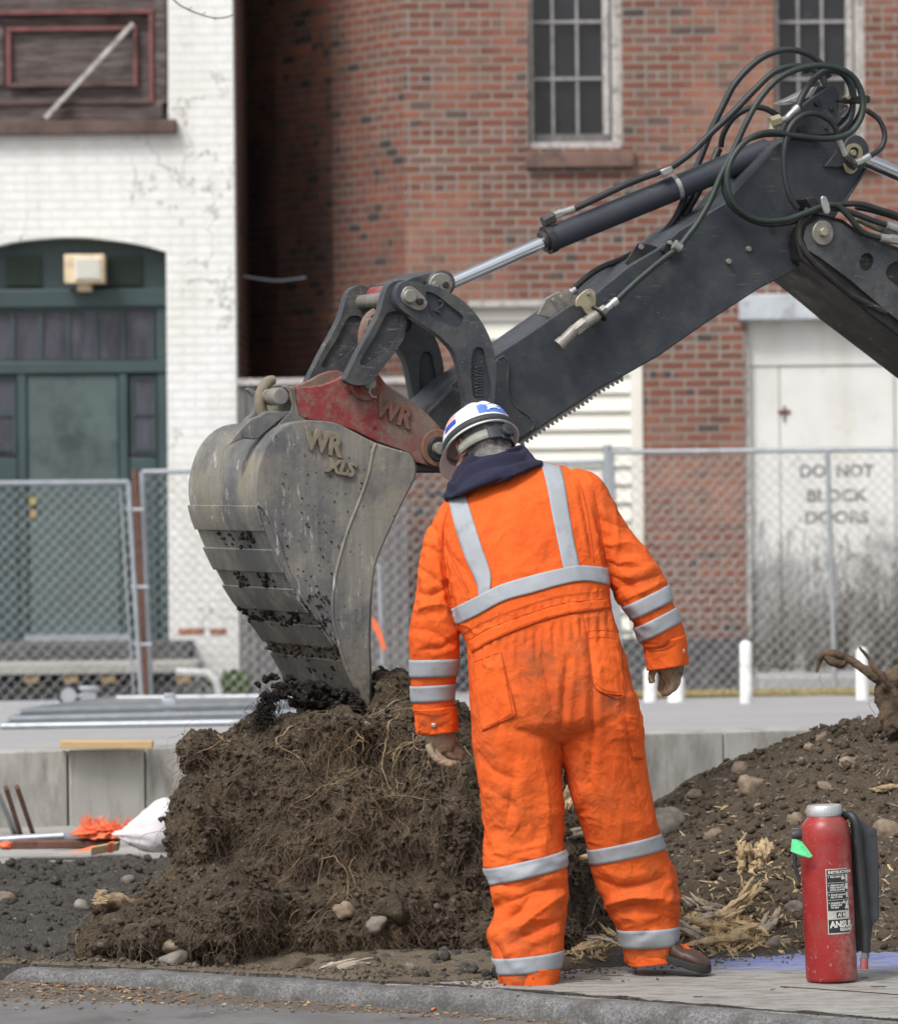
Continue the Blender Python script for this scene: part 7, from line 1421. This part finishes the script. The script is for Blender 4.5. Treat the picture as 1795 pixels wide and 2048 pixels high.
# label wrapped on the cylinder: angles around the camera-facing side
LA0, LA1, LZ0, LZ1 = R(-85), R(-34), (1965-1868)*Yx/F+.001, (1965-1737)*Yx/F
LA0, LA1 = R(-98), R(-44)
def lab(name, mat, a0, a1, z0, z1, o, par, rc=0):
    n = 20; vs = [XP(a0+(a1-a0)*i/n, z, RX+o) for z in (z0, z1) for i in range(n+1)]
    return MB().add(vs, [(i, i+1, n+2+i, n+1+i) for i in range(n)]).build(name, mat, par, smooth=True, fixn=False)
LB = lab('label', M['label_grey'], LA0, LA1, LZ0, LZ1, .0006, XT)
mg = .03; aw = LA1-LA0; zh = LZ1-LZ0
def lz(f): return LZ0+zh*f
lab('black_panel', M['label_black'], LA0+.035, LA1-.035, lz(.36), lz(.985), .0011, LB); lab('black_panel', M['label_black'], LA0+.035, LA1-.035, lz(.02), lz(.225), .0011, LB)
def ltext(s_, f, size, x0=.07, bold=0.0, al='LEFT', mat='print', sxx=1.):
    base_a = LA0+aw*x0
    text_obj(s_, 'print', M[mat], LB, lambda x, y, z: XP(base_a+x/RX, lz(f)+y, RX+.0014+z), size, .0002, bold, sxx, 0, al)
ltext('INSTRUCTIONS', .945, .0115, .10, .0004)
for f, s_ in ((.875, '1  PULL RING PIN'), (.745, '2  REMOVE HOSE'), (.71, '   PUSH PUNCTURE'), (.675, '   LEVER DOWN'), (.60, '3  STAND BACK 8 FT'), (.565, '   AIM AT BASE'), (.475, '4  SQUEEZE NOZZLE'), (.44, '   SWEEP SIDE'), (.405, '   TO SIDE')): ltext(s_, f, .0066, .08, .0002)
for f in (.905, .785, .645, .525): lab('rule', M['print'], LA0+.05, LA1-.05, lz(f)-.0005, lz(f)+.0005, .0014, LB)
for f0, f1, a0, a1 in ((.80, .90, .86, .96), (.83, .87, .66, .82), (.68, .77, .84, .96), (.66, .69, .74, .80), (.55, .63, .86, .94), (.38, .42, .78, .97), (.42, .47, .82, .93), (.47, .51, .70, .76), (.47, .51, .88, .94)): lab('pictogram', M['print'], LA0+aw*a0, LA0+aw*a1, lz(f0), lz(f1), .0014, LB)
for a0 in (.38, .60): lab('class_symbol', M['label_black'], LA0+aw*a0, LA0+aw*(a0+.18), lz(.25), lz(.335), .0011, LB)
ltext('A', .29, .015, .43, .0004); ltext('B', .29, .015, .65, .0004)
ltext('ANSUL', .145, .026, .10, .0012, sxx=.92); ltext('REDLINE', .065, .012, .50, .0003, sxx=.9)
# lever, tag, hose, nozzle shroud
def X2(px, py, dy=0): return W(px, py, Yx+dy)
t = MB(); t.tube([X2(a, b, -.01) for a, b in ((1584, 1672), (1597, 1668), (1606, 1672))], [.016, .017, .012], 12); t.build('lever_head', M['label_grey'] if 0 else M['knob'], XT, smooth='auto')
MB().tube(catmull([X2(a, b, .0) for a, b in ((1590, 1690), (1588, 1710), (1590, 1735), (1597, 1758), (1601, 1762))], 4), .0060, 10).build('lever', M['knob'], XT, smooth='auto')
n_ = 6; tg = MB(); tp = [(1583, 1679), (1592, 1679), (1603, 1684), (1608, 1690), (1624, 1712), (1618, 1716), (1600, 1712), (1580, 1703)]; tg.add([X2(a, b, -.082-.006*(a > 1600)) for a, b in tp], [tuple(range(8))]); o = tg.build('tag', M['green_tag'], XT); s_ = o.modifiers.new('t', 'SOLIDIFY'); s_.thickness = .0012
ho = [X2(a, b, d) for a, b, d in ((1680, 1640, .03), (1690, 1631, .01), (1702, 1632, -.01), (1712, 1650, -.02), (1716, 1690, -.02), (1721, 1750, -.02), (1726, 1810, -.02), (1731, 1870, -.02), (1731, 1905, -.02))]
MB().tube(catmull(ho, 6), .0135, 14).build('hose', M['rubber'], XT, smooth='auto'); a, b = X2(1731, 1900, -.02), X2(1728, 1918, -.02); MB().tube([a, b], .012, 14).build('nozzle', M['grey_wood'], XT, smooth='auto'); MB().tube([b, X2(1727, 1938, -.02)], [.0115, .013], 14).build('nozzle_tip', M['ext_red'], XT, smooth='auto')
MB().plate([X2(a, b, .0) for a, b in ((1712, 1632), (1722, 1640), (1743, 1657), (1753, 1658), (1757, 1760), (1757, 1838), (1745, 1850), (1741, 1880), (1733, 1880), (1728, 1760), (1722, 1680))], (0, .05, 0)).build('shroud', M['knob'], XT, bevel=.004)
MB().tube([X2(1744, 1669, -.003), X2(1744, 1669, .004)], .0035, 10).build('screw_hole', M['black_steel'], XT)
MB().plate([X2(a, b, .02) for a, b in ((1700, 1640), (1716, 1640), (1726, 1900), (1712, 1905))], (0, .02, 0)).build('hose_bracket', M['black_steel'], XT, bevel=.002)
